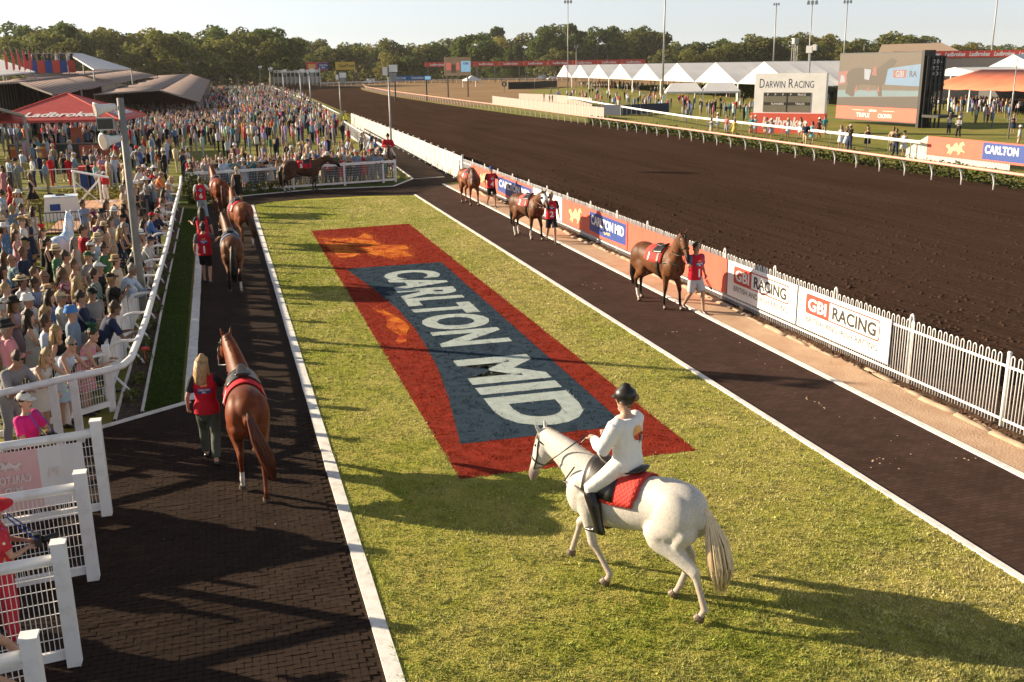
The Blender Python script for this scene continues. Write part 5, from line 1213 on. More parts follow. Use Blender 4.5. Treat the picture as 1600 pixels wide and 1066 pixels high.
A = [(33, 345, 'm_stand', 'white', 'cowboy', 'tan'), (24, 364, 'w_fold', 'pink', None, '', dict(pat='floral', hair='hair_long', hairc=2)), (66, 360, 'w_drink', 'black', 'fascinator', 'red'), (38, 376, 'm_drink', 'navy', 'cap', 'black'),
     (35, 392, 'm_stand', 'navy', None, '', dict(hairc=2)), (74, 376, 'w_fold', 'black', None, '', dict(hair='hair_bun', hairc=0)), (87, 390, 'm_stand', 'green', 'fedora', 'straw', dict(pat='floral')), (101, 398, 'm_fold', 'beige', None, '', dict(shades=True, hairc=1)),
     (17, 404, 'm_shorts', 'teal', None, '', dict(pat='check', shades=True, hair='bald', rz=-60)), (33, 437, 'm_fold', 'white', 'boater', 'straw'), (54, 440, 'm_stand', 'blue', None, '', dict(pat='check', hairc=1)), (68, 430, 'm_drink', 'grey-blue', None, '', dict(shades=True, hair='bald')),
     (95, 423, 'w_fold', 'red', None, '', dict(hair='hair_long', hairc=0)), (115, 411, 'w_drink', 'khaki', None, '', dict(pat='floral', hair='hair_short', hairc=2)), (137, 399, 'm_stand', 'grey', 'cap', 'green'), (153, 416, 'm_phone', 'black', 'cap', 'white'),
     (42, 466, 'm_phone', 'white', 'bucket', 'white', dict(pat='check')), (110, 485, 'm_stand', 'grey-blue', 'bucket', 'blue'), (142, 456, 'm_stand', 'grey', 'cap', 'black', dict(rz=-130)), (153, 486, 'm_rail', 'navy', None, '', dict(shades=True, hairc=1)),
     (148, 340, 'w_up', 'purple', 'fascinator', 'purple'), (162, 352, 'w_stand', 'beige', 'fedora', 'straw'), (152, 371, 'm_phone', 'pale blue', 'fedora', 'straw'), (196, 392, 'm_rail', 'black', 'fedora', 'straw', dict(shades=True)), (180, 406, 'm_stand', 'cream', 'fedora', 'tan'),
     (224, 341, 'm_raill', 'blue', 'cap', 'red'), (206, 369, 'w_rail', 'white', 'fedora', 'white'), (172, 433, 'm_phone', 'black', 'cap', 'black'), (188, 424, 'm_raill', 'pale blue', None, '', dict(hairc=4)), (232, 333, 'm_rail', 'navy', None, '', dict(shades=True, hairc=0)), (172, 344, 'w_fold', 'cream', None, '', dict(hair='hair_long', hairc=2)),
     (53, 555, 'w_hang', 'white', None, '', dict(hair='hair_long', hairc=3, rz=-125)), (90, 540, 'w_rail', 'pale blue', None, '', dict(pat='floral', hair='hair_short', hairc=4, shades=True, rz=-112)), (124, 526, 'w_rail', 'pink', 'fascinator', 'green', dict(pat='floral', hair='hair_bun', hairc=1, rz=-105)), (87, 516, 'w_stand', 'black', None, '', dict(hair='hair_long', hairc=3, rz=-100)), (8, 509, 'm_drink', 'pink', 'fedora', 'black', dict(rz=-70)),
     (4, 560, 'm_rail', 'grey', None, '', dict(hairc=1, rz=-125)), (212, 352, 'w_rail', 'orange', None, '', dict(hair='hair_long', hairc=1)), (217, 378, 'm_rail', 'white', 'cap', 'navy'), (120, 440, 'w_stand', 'beige', None, '', dict(hair='hair_long', hairc=3)), (125, 462, 'm_fold', 'navy', None, '', dict(hairc=0)),
     (70, 500, 'm_stand', 'pale blue', None, '', dict(hairc=1)), (240, 318, 'm_rail', 'white', None, '', dict(hairc=2)), (246, 303, 'w_rail', 'red', 'fascinator', 'black'), (252, 292, 'm_raill', 'grey-blue', 'cap', 'white'), (256, 283, 'm_rail', 'cream', 'fedora', 'straw'), (20, 470, 'w_fold', 'lilac', 'wide', 'black'), (8, 448, 'm_stand', 'white', None, '', dict(hairc=3)), (4, 420, 'w_drink', 'blue', None, '', dict(hair='hair_long', hairc=1))]
for t in A:
    e = t[6] if len(t) > 6 else {}
    hx_, hy_, k, c, hat, hc = t[:6]
    hr_ = e.get('hair', ('hair_short' if k[0] != 'w' else 'hair_long'))
    add(hx_, hy_, k, c, hat, hc, None if hr_ == 'bald' else hr_, R(e.get('rz', FR + rng.uniform(-22, 14))), W1, e.get('pat'), rng.choice(['black', 'navy', 'khaki', 'grey']), e.get('shades', rng.random() < .25), hairc=e.get('hairc'), extra='bald ' if hr_ == 'bald' else '')
for i in range(46):
    for _ in range(40):
        x = -2.95 - 4.2 * rng.random(); y = 20.5 + 17 * rng.random()
        if y < 24 and x < -4.6: continue
        if all((x - p['x']) ** 2 + (y - p['y']) ** 2 > .30 for p in people) and not (abs(x + 5.1) < .95 and 29.5 < y < 37): break
    wm = rng.random() < .5; k = rng.choice(['w_stand', 'w_fold', 'w_drink'] if wm else ['m_stand', 'm_fold', 'm_phone', 'm_drink'])
    add(0, 0, k, rng.choice(['white', 'pale blue', 'navy', 'navy', 'black', 'black', 'grey-blue', 'grey-blue', 'purple', 'red', 'grey', 'green', 'khaki', 'blue']), rng.choice([None, None, 'fedora', 'wide' if wm else 'cap']), rng.choice(['straw', 'white', 'black', 'tan']), 'hair_long' if wm else 'hair_short', R(FR + rng.uniform(-25, 20)), W1, rng.choice([None, 'floral' if wm else 'check']), rng.choice(['black', 'navy', 'khaki', 'grey']), rng.random() < .3, hairc=rng.randrange(5), loc=(x, y))
for i in range(15):
    for _ in range(60):
        x = -2.95 - 2.6 * rng.random(); y = 18.7 + 3.2 * rng.random()
        if y > 18.3 + (x + 2.36) * .7 and all((x - p['x']) ** 2 + (y - p['y']) ** 2 > .26 for p in people): break
    wm = rng.random() < .5
    add(0, 0, rng.choice(['w_stand', 'w_fold', 'w_drink'] if wm else ['m_stand', 'm_fold', 'm_drink']), rng.choice(['white', 'pale blue', 'navy', 'black', 'pink', 'grey', 'beige']), rng.choice([None, None, 'fedora', 'wide' if wm else 'cap']), rng.choice(['straw', 'white', 'black', 'tan']), 'hair_long' if wm else 'hair_short', R(FR + rng.uniform(-40, 10)), 'by near mesh fence', rng.choice([None, 'floral' if wm else 'check']), rng.choice(['black', 'navy', 'khaki']), rng.random() < .3, hairc=rng.randrange(5), loc=(x, y))
# lawn behind them
W2 = 'on the grass behind the winner podium'
Bl = [(12, 248, 'm_stand', 'pale blue'), (23, 251, 'm_fold', 'grey-blue', 'fedora'), (49, 246, 'm_hip', 'white'), (69, 252, 'm_hip', 'grey-blue', None, 'bald'), (14, 281, 'w_walk', 'red', None, 'hair_long'), (46, 274, 'w_walk', 'black', None, 'hair_long'), (98, 240, 'w_stand', 'black', None, 'hair_long'), (115, 241, 'm_fold', 'grey-blue', 'cap'), (108, 221, 'm_stand', 'white', 'cap'), (132, 237, 'm_stand', 'navy'), (142, 236, 'm_fold', 'grey'), (153, 235, 'w_fold', 'pink', None, 'hair_long'), (160, 243, 'm_drink', 'lilac'), (167, 246, 'm_stand', 'cream', None, 'bald'), (156, 261, 'm_shorts', 'white'), (193, 258, 'w_stand', 'white', 'cap', 'hair_bun'), (139, 203, 'm_stand', 'white', 'cap'), (184, 216, 'm_fold', 'blue', 'cap'), (33, 236, 'm_fold', 'pale blue', 'cap'), (60, 232, 'w_fold', 'yellow', 'wide', 'hair_long'), (82, 228, 'm_stand', 'khaki', 'fedora'), (3, 262, 'w_stand', 'pink', None, 'hair_long'), (2, 300, 'm_walk', 'pale blue'), (28, 300, 'w_walk', 'white', 'wide', 'hair_long')]
for t in Bl:
    hx_, hy_, k, c = t[:4]; hat = t[4] if len(t) > 4 else None; hr_ = t[5] if len(t) > 5 else 'hair_short'
    add(hx_, hy_, k, c, hat, rng.choice(['white', 'straw', 'black']), None if hr_ == 'bald' else hr_, R(rng.choice([-90, -70, 90, 160, -140]) + rng.uniform(-25, 25)), W2, None, rng.choice(['black', 'navy', 'khaki']), hairc=rng.randrange(5), extra='bald ' if hr_ == 'bald' else '')
def randp(hx_, hy_, where, rz, rail=False, lod=0, z=1.66):
    wm = rng.random() < .48
    k = rng.choice((['w_rail', 'w_fold', 'w_drink'] if wm else ['m_rail', 'm_raill', 'm_fold', 'm_phone', 'm_drink']) if rail else (['w_stand', 'w_fold', 'w_drink', 'w_walk', 'w_pants'] if wm else ['m_stand', 'm_fold', 'm_hip', 'm_walk', 'm_shorts', 'm_drink', 'm_phone']))
    c = rng.choice(['white'] * 4 + ['pale blue'] * 2 + ['black', 'navy', 'black'] + ['pink', 'red', 'black', 'black', 'navy', 'grey-blue', 'grey-blue', 'cream', 'beige', 'lilac', 'orange', 'green', 'blue', 'grey', 'teal', 'yellow'])
    h = rng.random(); hat = None if h < .45 else rng.choice(['fascinator', 'wide', 'fedora'] if wm else ['fedora', 'cap', 'cap', 'boater', 'bucket'])
    add(hx_, hy_, k, c, hat, rng.choice(['straw', 'straw', 'white', 'white', 'red', 'black', 'navy', 'grey']), rng.choice(['hair_long', 'hair_long', 'hair_bun']) if wm else 'hair_short', rz, where, rng.choice([None, None, None, 'floral' if wm else 'check']), rng.choice(['black', 'navy', 'khaki', 'grey', 'beige']), rng.random() < .3, hairc=rng.randrange(5), lod=lod, z=z)
# three rows at the far rail of the ring, facing us
for row, (dy, z) in enumerate(((.55, 1.6), (1.25, 1.66))):
    x = -1.7
    while x < 8.6:
        Y = 51.55 + (x + 1.9) * .262 + dy + rng.uniform(-.1, .1); u, v = px_of(x, Y, 1.62)
        randp(u, v, 'at the far ring rail', R(180 + rng.uniform(-25, 25)), rail=(row == 0), lod=0 if row == 0 else 1)
        people[-1]['x'], people[-1]['y'] = x, Y
        x += rng.uniform(.36, .52) if row < 2 else rng.uniform(.5, .8)
# side rail towards the fence
for i in range(9):
    Y = 57 + i * 1.9; x = np.interp(Y, [55, 58.5, 66, 80], [8.9, 9.5, 10, 10.6]) - .5 - rng.random() * .5; u, v = px_of(x, Y, 1.62)
    randp(u, v, 'along the side rail by the dark path', R(-100 + rng.uniform(-30, 30)), rail=True, lod=1); people[-1]['x'], people[-1]['y'] = x, Y
# at the left of the far rail: behind the podium ramps
for i in range(16):
    x = -2.9 - rng.random() * 1.3; Y = 41 + i * .75 + rng.uniform(-.2, .2); u, v = px_of(x, Y, 1.62)
    randp(u, v, 'behind the white board fence towards far corner', R(-95 + rng.uniform(-25, 25)), rail=(x > -3.2), lod=1); people[-1]['x'], people[-1]['y'] = x, Y
# the lawn beyond
placed = [(p['x'], p['y']) for p in people]
def zone(n, fn, where, rzf, lod=1, mind=.5):
    c = 0; t = 0
    while c < n and t < n * 30:
        t += 1; x, y = fn()
        if any((x - a) ** 2 + (y - b) ** 2 < mind * mind for a, b in placed[-260:]): continue
        placed.append((x, y)); u, v = px_of(x, y, 1.62); randp(u, v, where, rzf(), lod=lod); people[-1]['x'], people[-1]['y'] = x, y; c += 1
LWN = [(x_, 51.55 + (x_ + 1.9) * .262 + rng.uniform(1.8, 3.6)) for x_ in np.linspace(-1.8, 8.4, 46)] + [(rng.uniform(-19, -3.2), rng.uniform(54, 76)) for _ in range(40)] + [(rng.uniform(-9, 9.4), 60 + 28 * rng.random()) for _ in range(75)]
zone(24, lambda: (rng.uniform(-8, 9.0), 57.3 + 8 * rng.random()), 'on the lawn beyond the ring', lambda: R(rng.uniform(-180, 180)))
# infield, along the white rail and on the lawn
W5 = 'at the infield white rail'
for (u, v) in [(1112, 186), (1122, 178), (1136, 182), (1148, 187), (1175, 183), (1181, 182), (1198, 186), (1206, 187), (1232, 187), (1252, 187), (1260, 193), (1270, 192), (1281, 186), (1289, 183), (1315, 198), (1324, 200), (1330, 197), (1357, 200), (1397, 201), (1402, 204), (1414, 207)]:
    randp(u, v, W5, R(110 + rng.uniform(-30, 30)), rail=False, lod=1, z=1.66)
W6 = 'on the infield lawn'
INF = []
for (u, v) in [(1485, 180), (1500, 184), (1585, 180), (1595, 198), (1554, 158), (1590, 152), (952, 128), (955, 126), (935, 129), (930, 134), (990, 137), (1000, 140), (1006, 142), (1017, 138), (1024, 136), (965, 148), (976, 142), (943, 155), (958, 152), (967, 155), (981, 150), (1067, 165), (1074, 167), (1081, 164), (1095, 160), (1105, 158), (1115, 163), (1127, 160), (1135, 162), (1141, 160), (1157, 155), (1162, 148), (987, 160), (1010, 150), (1016, 152), (915, 147), (922, 149), (906, 143), (875, 145), (863, 147), (850, 145)]:
    if u > 1470: randp(u, v, W6, R(rng.uniform(-180, 180)), lod=1)
    else: INF.append(at(u, v, 1.66))
# distinct labels from look and place
def lab(p):
    k = p['k']; wm = POSE[k].get('f'); g = 'dress' if POSE[k]['bottom'] == 'dress' else ('polo shirt' if POSE[k]['top'] == 'tee' else 'long-sleeved shirt')
    pt = {'check': 'checked ', 'floral': 'patterned ', None: ''}[p['pat']]; s = p['extra'] + 'person in ' + p['col'] + ' ' + pt + g
    if p['hat']: s += ' and ' + (p['hatcol'] + ' ' if p['hatcol'] else '') + HATN[p['hat']]
    elif p['shades']: s += ' and sunglasses'
    pv = {'m_phone': ' with raised hands', 'm_hip': ' with hands on hips', 'm_fold': ' with folded arms', 'w_fold': ' with folded arms', 'm_rail': ' leaning on the rail', 'm_raill': ' leaning on the rail', 'w_rail': ' leaning on the rail', 'w_hang': ' leaning over the rail', 'm_walk': ' mid-stride', 'w_walk': ' mid-stride', 'w_up': ' with raised arms'}.get(k, '')
    if p['where'] == 'behind the near mesh fence' and p['hat']: pt = ''
    if len((s + pv + ' ' + p['where']).split()) > 13: pv = ''
    wh = p['where'] if len((s + ' ' + p['where']).split()) <= 13 else {'on the grass behind the winner podium': 'behind the podium', 'behind the white board fence towards far corner': 'behind board fence', 'along the side rail by the dark path': 'along side rail', 'on the lawn before the red canopy': 'before red canopy', 'on the lawn beyond the ring': 'beyond the ring'}.get(p['where'], p['where'])
    out = s + pv + ' ' + wh
    while len(out.split()) > 13 and ('patterned ' in out or 'checked ' in out): out = out.replace('patterned ', '').replace('checked ', '')
    return out
from collections import defaultdict
D_ = defaultdict(list)
for p in people: D_[lab(p)].append(p)
ORD = ['leftmost', 'second from left', 'third from left', 'fourth from left', 'fifth from left', 'sixth from left', 'seventh from left', 'eighth from left']
for L_, ps in D_.items():
    ps.sort(key=lambda p: px_of(p['x'], p['y'], 1.6)[0])
    for i, p in enumerate(ps): p['label'] = L_ if len(ps) == 1 else L_ + ', ' + ORD[min(i, 7)]
print('CROWD', len(people))
for p in people:
    col = CN[p['col']]; j = rng.uniform(.7, 1.05); col = tuple(min(.8, c * j) for c in col)
    far = p['y'] > 52
    person(p['k'], (p['x'], p['y'], 0), p['rz'] if p['rz'] is not None else 0, p['label'], skin=rng.choice(SK), shirt=col, bottom=CN.get(p['bot'], CN['black']), hair=p['hair'], hairc=HC[p['hairc'] if p['hairc'] is not None else rng.randrange(5)], hat=p['hat'], hatc=HATC.get(p['hatcol'], HATC['straw']), scale=p['sc'], shades=p['shades'] and p['lod'] < 1, group='spectators ' + p['where'], pattern=p['pat'], lod=p['lod'], tilt=rng.uniform(-.5, .5))
# people at the near barriers
x, y = at(38, 628, 1.6); pp = person('photog', (x, y, .012), R(-120), 'person in pink polo shirt and pale grey cap behind the banner barrier', skin=SK[0], shirt=(.62, .02, .19), bottom=(.02, .02, .025), hair='hair_bun', hairc=HC[1], hat='cap', hatc=(.62, .60, .57), scale=.97)
def camera_obj(loc, rz, label):
    o = empty('camera_with_lens', loc, rz, label, 'camera'); q = MB(); q.box(-.075, .075, -.03, .04, -.05, .05); q.box(-.035, .035, -.03, .03, .05, .085); q.build('camera_body', K['black'], o); q = MB(); q.tube([(0, .04, 0), (0, .10, 0), (0, .20, 0)], [.042, .04, .047], 14); q.build('lens', K['black'], o, smooth=True); q = MB(); q.tube([(0, .2005, 0), (0, .202, 0)], [.038, .038], 14); q.build('front_glass', K['glass'], o); q = MB(); q.tube([(-.08, 0, .04), (-.10, -.14, .22), (-.07, -.25, .36), (.07, -.25, .36), (.10, -.14, .22), (.08, 0, .04)], .008, 5); q.build('strap', K['blue'], o); return o
d = R(-120); camera_obj((x - math.sin(d) * .36, y + math.cos(d) * .36, 1.10), d, 'black camera held by the person in pink polo shirt')
x, y = at(-14, 792, 1.62); person('photog', (x, y, .012), R(-75), 'woman in red wide-brimmed hat and red patterned dress behind nearest full barrier', skin=SK[0], shirt=(.45, .03, .05), bottom=(.45, .03, .05), hair='hair_long', hairc=HC[0], hat='wide', hatc=(.55, .02, .03), scale=.97, pattern='floral', tilt=.2)
d = R(-75); camera_obj((x - math.sin(d) * .38, y + math.cos(d) * .38, 1.13), d, 'black camera with blue strap held by the woman in red hat')
person('m_hang', (-2.64, 8.40, .012), R(-92), 'person in blue checked shirt resting an arm on the corner barrier', skin=SK[0], shirt=(.16, .28, .55), pattern='check', scale=1.04, hairc=HC[1])
# far crowd: one mass that nobody could count
def lowperson(V, F, C, x, y, rz, h, top, bot, skin_, hairc):
    n = 6; segs = [(0, .05, .05, bot), (.45, .09, .07, bot), (.50, .16, .11, bot), (.56, .15, .10, top), (.78, .20, .12, top), (.83, .08, .07, top), (.86, .045, .05, skin_), (.93, .055, .065, skin_), (1.0, .03, .035, hairc)]
    b0 = len(V); ca, sa = math.cos(rz), math.sin(rz)
    for z, a, b, c in segs:
        for j in range(n):
            an = 2 * math.pi * j / n; px_, py_ = a * math.cos(an) * 1.05, b * math.sin(an) * 1.05
            V.append((x + px_ * ca - py_ * sa, y + px_ * sa + py_ * ca, z * h)); C.append(c)
    for i in range(len(segs) - 1):
        for j in range(n): j2 = (j + 1) % n; F.append((b0 + i * n + j, b0 + i * n + j2, b0 + (i + 1) * n + j2, b0 + (i + 1) * n + j))
    F.append(tuple(b0 + (len(segs) - 1) * n + j for j in range(n)))
def mass(name, pts, label):
    V = []; F = []; C = []; cl = list(CN.values())
    wts = [6, 4, 1.5, 4, 5, 6, 1.8, 1.6, 3, .8, .5, .5, .3, 1.4, 1, .3, .5, .4]
    for x, y in pts:
        wm = rng.random() < .45; t = tuple(c * rng.uniform(.6, 1.0) for c in rng.choices(cl, wts)[0]); b = t if wm else rng.choice([(.02, .02, .03), (.03, .04, .08), (.3, .25, .17)])
        lowperson(V, F, C, x, y, rng.random() * 6.28, rng.uniform(1.58, 1.85), t, b, rng.choice(SK), rng.choice(HC + [(.7, .7, .7), (.55, .45, .28)]))
    me = bpy.data.meshes.new(name); me.from_pydata(V, [], F); setcol(me, 'tint', np.array(C)); me.polygons.foreach_set('use_smooth', [True] * len(me.polygons)); me.materials.append(K['crowdattr'])
    tag(link(bpy.data.objects.new(name, me)), label, 'crowd', kind='stuff')
pts = []
for i in range(1500):
    y = 86 + 260 * rng.random() ** 1.5; x0 = np.interp(y, [86, 129, 350], [-9, -2.0, -14]); x1 = np.interp(y, [86, 112, 130, 243, 350], [10, 11.5, 12.5, 17.5, 15]); pts.append((rng.uniform(x0, x1), y))
for i in range(420): pts.append((rng.uniform(-13, -2.8), rng.uniform(94, 150)))
for i in range(420): pts.append((rng.uniform(-30, -9.5), rng.uniform(74, 128)))
mass('distant_crowd', pts, 'dense far crowd filling lawn and marquees along the track')

cand = [(-4.6, 11.2), (-5.1, 12.4), (-4.2, 13.0), (-5.4, 13.6), (-6.2, 12.9), (-4.9, 9.6), (-5.6, 10.4), (-6.3, 14.6), (-5.0, 15.2), (-7.0, 11.4), (-6.8, 13.7), (-4.3, 8.4)]
while len(cand) < 34:
    x, y = -3.2 - 3.4 * rng.random(), 8.0 + 9 * rng.random()
    if max(px_of(x, y, z)[0] for z in (0, 1.85)) < -22 and all((x - a) ** 2 + (y - b) ** 2 > .25 for a, b in cand): cand.append((x, y))
mass('barrier_crowd', cand, 'crowd at the barriers just left of the frame, shading the near path')
left = []
while len(left) < 330:
    y = 17.5 + 62 * rng.random(); x = -24 + 21 * rng.random()
    if max(px_of(x, y, z)[0] for z in (0, 1.85)) < -6 and x > -3.5 - y * .34 - 5: left.append((x, y))
mass('side_crowd', left, 'dense crowd on the lawn just left of the frame')
for _ in range(110):
    u = rng.uniform(860, 1180); INF.append(at(u, np.interp(u, [860, 1180], [143, 178]) + rng.uniform(-3, 16), 0.0))
for _ in range(25): INF.append(at(rng.uniform(1440, 1600), rng.uniform(180, 200)))
mass('infield_crowd', INF, 'scattered small figures on the infield lawn')
mass('lawn_crowd', LWN, 'standing crowd on the lawn between ring and marquees')
# ------------------------------------------------------------------ winner podium on the left
pd = empty('podium_terrace', (-4.6, 46.2, 0), 0, 'small terrace of square clay pavers behind the speaker pole', 'terrace')
q = MB(); q.box(-2.3, 1.6, -5.0, 5.0, 0, .06); q.build('slab', K['soil'], pd)
q = MB(); q.box(-.24, .24, -.24, .24, 0, .03); tl = q.mesh('tile'); tl.materials.append(K['brick'])
for i in range(7):
    for j in range(20): inst('tile', tl, pd, (-1.98 + i * .5, -4.74 + j * .5, .062 + rng.uniform(0, .006)))
# dark railings in front of it
rl = empty('black_railing', (-5.0, 39.9, 0), 0, 'dark metal railing at near side of the clay terrace', 'railing')
q = MB(); q.bar((-1.7, 0, 1.0), (2.0, 0, 1.0), .05, .04); q.bar((-1.7, 0, .12), (2.0, 0, .12), .04, .03); q.build('rail', K['darkgrey'], rl)
q = MB(); q.box(-.008, .008, -.008, .008, .1, 1.0); bl_ = q.mesh('baluster'); bl_.materials.append(K['darkgrey'])
for i in range(30): inst('baluster', bl_, rl, (-1.65 + i * .125, 0, 0))
for xx_ in (-1.72, 2.02): q = MB(); q.box(xx_ - .03, xx_ + .03, -.03, .03, 0, 1.35); q.build('post', K['darkgrey'], rl)
# white presentation table with a printed cloth
o = empty('presentation_table', (-6.75, 45.4, 0), R(6), 'white cloth-covered presentation table beside the clay terrace', 'table')
q = MB(); q.add([(-.75, -.5, 0), (.75, -.5, 0), (.75, .5, 0), (-.75, .5, 0), (-.62, -.42, .98), (.62, -.42, .98), (.62, .42, .98), (-.62, .42, .98)], [(0, 1, 5, 4), (1, 2, 6, 5), (2, 3, 7, 6), (3, 0, 4, 7)]); q.build('cloth', K['whitevinyl'], o)
q = MB(); q.box(-.65, .65, -.45, .45, .98, 1.02); q.build('top', K['paintblue'], o)
q = MB(); q.box(-.2, .15, -.1, .12, 1.02, 1.08); q.build('tray', K['black'], o)
q = MB(); q.add([(-.45, -.49, .45), (-.05, -.49, .45), (-.05, -.462, .72), (-.45, -.462, .72)], [(0, 1, 2, 3)]); q.build('printed_panel', K['blue'], o)
# white trophy stand with sloped top
o = empty('sloped_stand', (-6.1, 48.6, 0), R(10), 'white folding stand with sloped top board behind presentation table', 'stand')
q = MB(); q.bar((-.55, 0, 1.75), (.95, 0, 1.38), .5, .06); q.build('top_board', K['white'], o)
q = MB()
for yy_ in (-.2, .2): q.bar((-.5, yy_, 0), (-.5, yy_, 1.72), .06, .06); q.bar((.55, yy_, 0), (.55, yy_, 1.45), .06, .06); q.bar((-.5, yy_, .2), (.55, yy_, 1.3), .03, .03); q.bar((.55, yy_, .2), (-.5, yy_, 1.3), .03, .03)
q.build('frame', K['white'], o)
# jockey statue on its plinth
x, y = -5.55, 50.6
o = empty('jockey_statue', (x, y, 0), R(150), 'small painted jockey statue in red top and white breeches on white plinth', 'statue')
q = MB(); q.box(-.42, .42, -.2, .2, 0, .10); q.build('plinth', K['white'], o)
B = base('m_drink'); f_ = inst('figure', B['skin'], o, (0, 0, .1), None, (.78,) * 3, (.05, .035, .03)); inst('jacket', B['shirt'], o, (0, 0, .1), None, (.78,) * 3, (.45, .02, .03)); inst('breeches', B['bottom'], o, (0, 0, .1), None, (.78,) * 3, (.75, .75, .73))
h_ = inst('cap', headmesh('cap'), o, color=(.75, .75, .75)); h_.matrix_local = Matrix.Translation((0, 0, .1)) @ Matrix.Scale(.78, 4) @ B['head']
# painted fibreglass horse statue seen from behind
x, y = at(98, 395, .9)
hs_ = horse((x, y + .4, 0), R(-8), 'white and blue painted horse statue standing among the near left crowd', 'grey', neck=66, nyaw=0, face=40, saddle=None, bridle=False, voxel=.03, name='horse_statue', tail=(0, 0), scale=.9)
hs_['category'] = 'statue'
for c in hs_.children:
    if c.name.startswith('body') or c.name.startswith('mane') or c.name.startswith('tail'): c.data.materials.clear(); c.data.materials.append(K['paintblue'])
# yellow-green flower hedge
shrub('flower_hedge', [(-7.6 + i * .5, 52.1 + .05 * math.sin(i), .25, .36) for i in range(12)], 110, .07, K['flower'], 'low yellow-flowering hedge behind the clay terrace')
shrub('side_hedge', [(-8.3 + i * .3, 49.5 - i * .45, .2, .3) for i in range(6)], 90, .06, K['flower'], 'short flowering hedge left of the presentation table')
mesh_fence('ramp_rail', [(-3.5, 52.6), (-3.0, 50.4), (-2.95, 47.6)], 'white mesh ramp rail beside the clay terrace', 1.1, 1.15, (.05, .05), .1, .15, .06)
o = empty('ramp_screen', (-3.55, 46.5, 0), R(0), 'sloping dark grey screen panel with pale top rail at the terrace edge', 'screen')
q = MB(); q.add([(-.25, -3.2, .06), (.55, 3.0, .06), (.55, 3.0, 1.25), (-.25, -3.2, .85), (-.22, -3.2, .06), (.58, 3.0, .06), (.58, 3.0, 1.25), (-.22, -3.2, .85)], [(0, 1, 2, 3), (7, 6, 5, 4), (3, 2, 6, 7), (0, 3, 7, 4), (1, 5, 6, 2)]); q.build('panel', K['darkgrey'], o)
q = MB(); q.bar((-.235, -3.25, .9), (.565, 3.05, 1.30), .06, .05); q.build('top_rail', K['pvc'], o)
# crowd barrier line on the lawn
mesh_fence('crowd_barrier', [(-14.5, 56.5), (-11.5, 56.8), (-8.6, 57.2), (-5.9, 57.5)], 'light metal crowd barrier across the lawn behind the terrace', 1.1, 1.1, (.04, .04), .12, .5, .04)
o = empty('bookmaker_stand', (-6.7, 57.3, 0), R(4), 'blue cloth-draped bookmaker stand with red band', 'stand'); q = MB(); q.box(-.75, .75, -.35, .35, 0, 1.0); q.build('drape', K['blue'], o); q = MB(); q.box(-.78, .78, -.38, .38, 1.0, 1.2); q.build('red_band', K['red'], o)

# ------------------------------------------------------------------ marquees on the left
def marquee(name, x0, x1, y0, y1, he, hr, m, label, nb=6, ex=0, gable=False):
    o = empty(name, ((x0 + x1) / 2, y0, 0), 0, label, 'marquee'); w_ = (x1 - x0) / 2; L = y1 - y0
    for s in (-1, 1):
        q = MB(); nn = nb * 4
        vs = []
        for i in range(nn + 1):
            sag = -.12 * abs(math.sin(math.pi * i / 4)); yy_ = L * i / nn
            vs += [(s * .02, yy_, hr), (s * w_ * .5, yy_, (he + hr) / 2 + sag * .6), (s * (w_ + ex), yy_, he + sag)]
        q.add(vs, [(i * 3 + k, i * 3 + k + 1, i * 3 + k + 4, i * 3 + k + 3) for i in range(nn) for k in range(2)])
        r_ = q.build('roof_slope', m, o); sm_ = r_.modifiers.new('t', 'SOLIDIFY'); sm_.thickness = .05
    if gable:
        q = MB(); q.add([(-w_, -.03, he), (w_, -.03, he), (0, -.03, hr)], [(0, 1, 2)]); q.build('gable', m, o)
    q = MB(); q.box(-.08, .08, -.08, .08, 0, he + .05); pm_ = q.mesh('post'); pm_.materials.append(K['white'] if gable else K['tanwall'])
    for i in range(nb + 1):
        for s in (-1, 1): inst('post', pm_, o, (s * (w_ - .1), L * i / nb + (.1 if i == 0 else 0), 0))
    return o
K['interior_shade'] = mat('maroon_interior_shade', (.12, .03, .028), .9)  # dim marquee interior put into a dark maroon colour
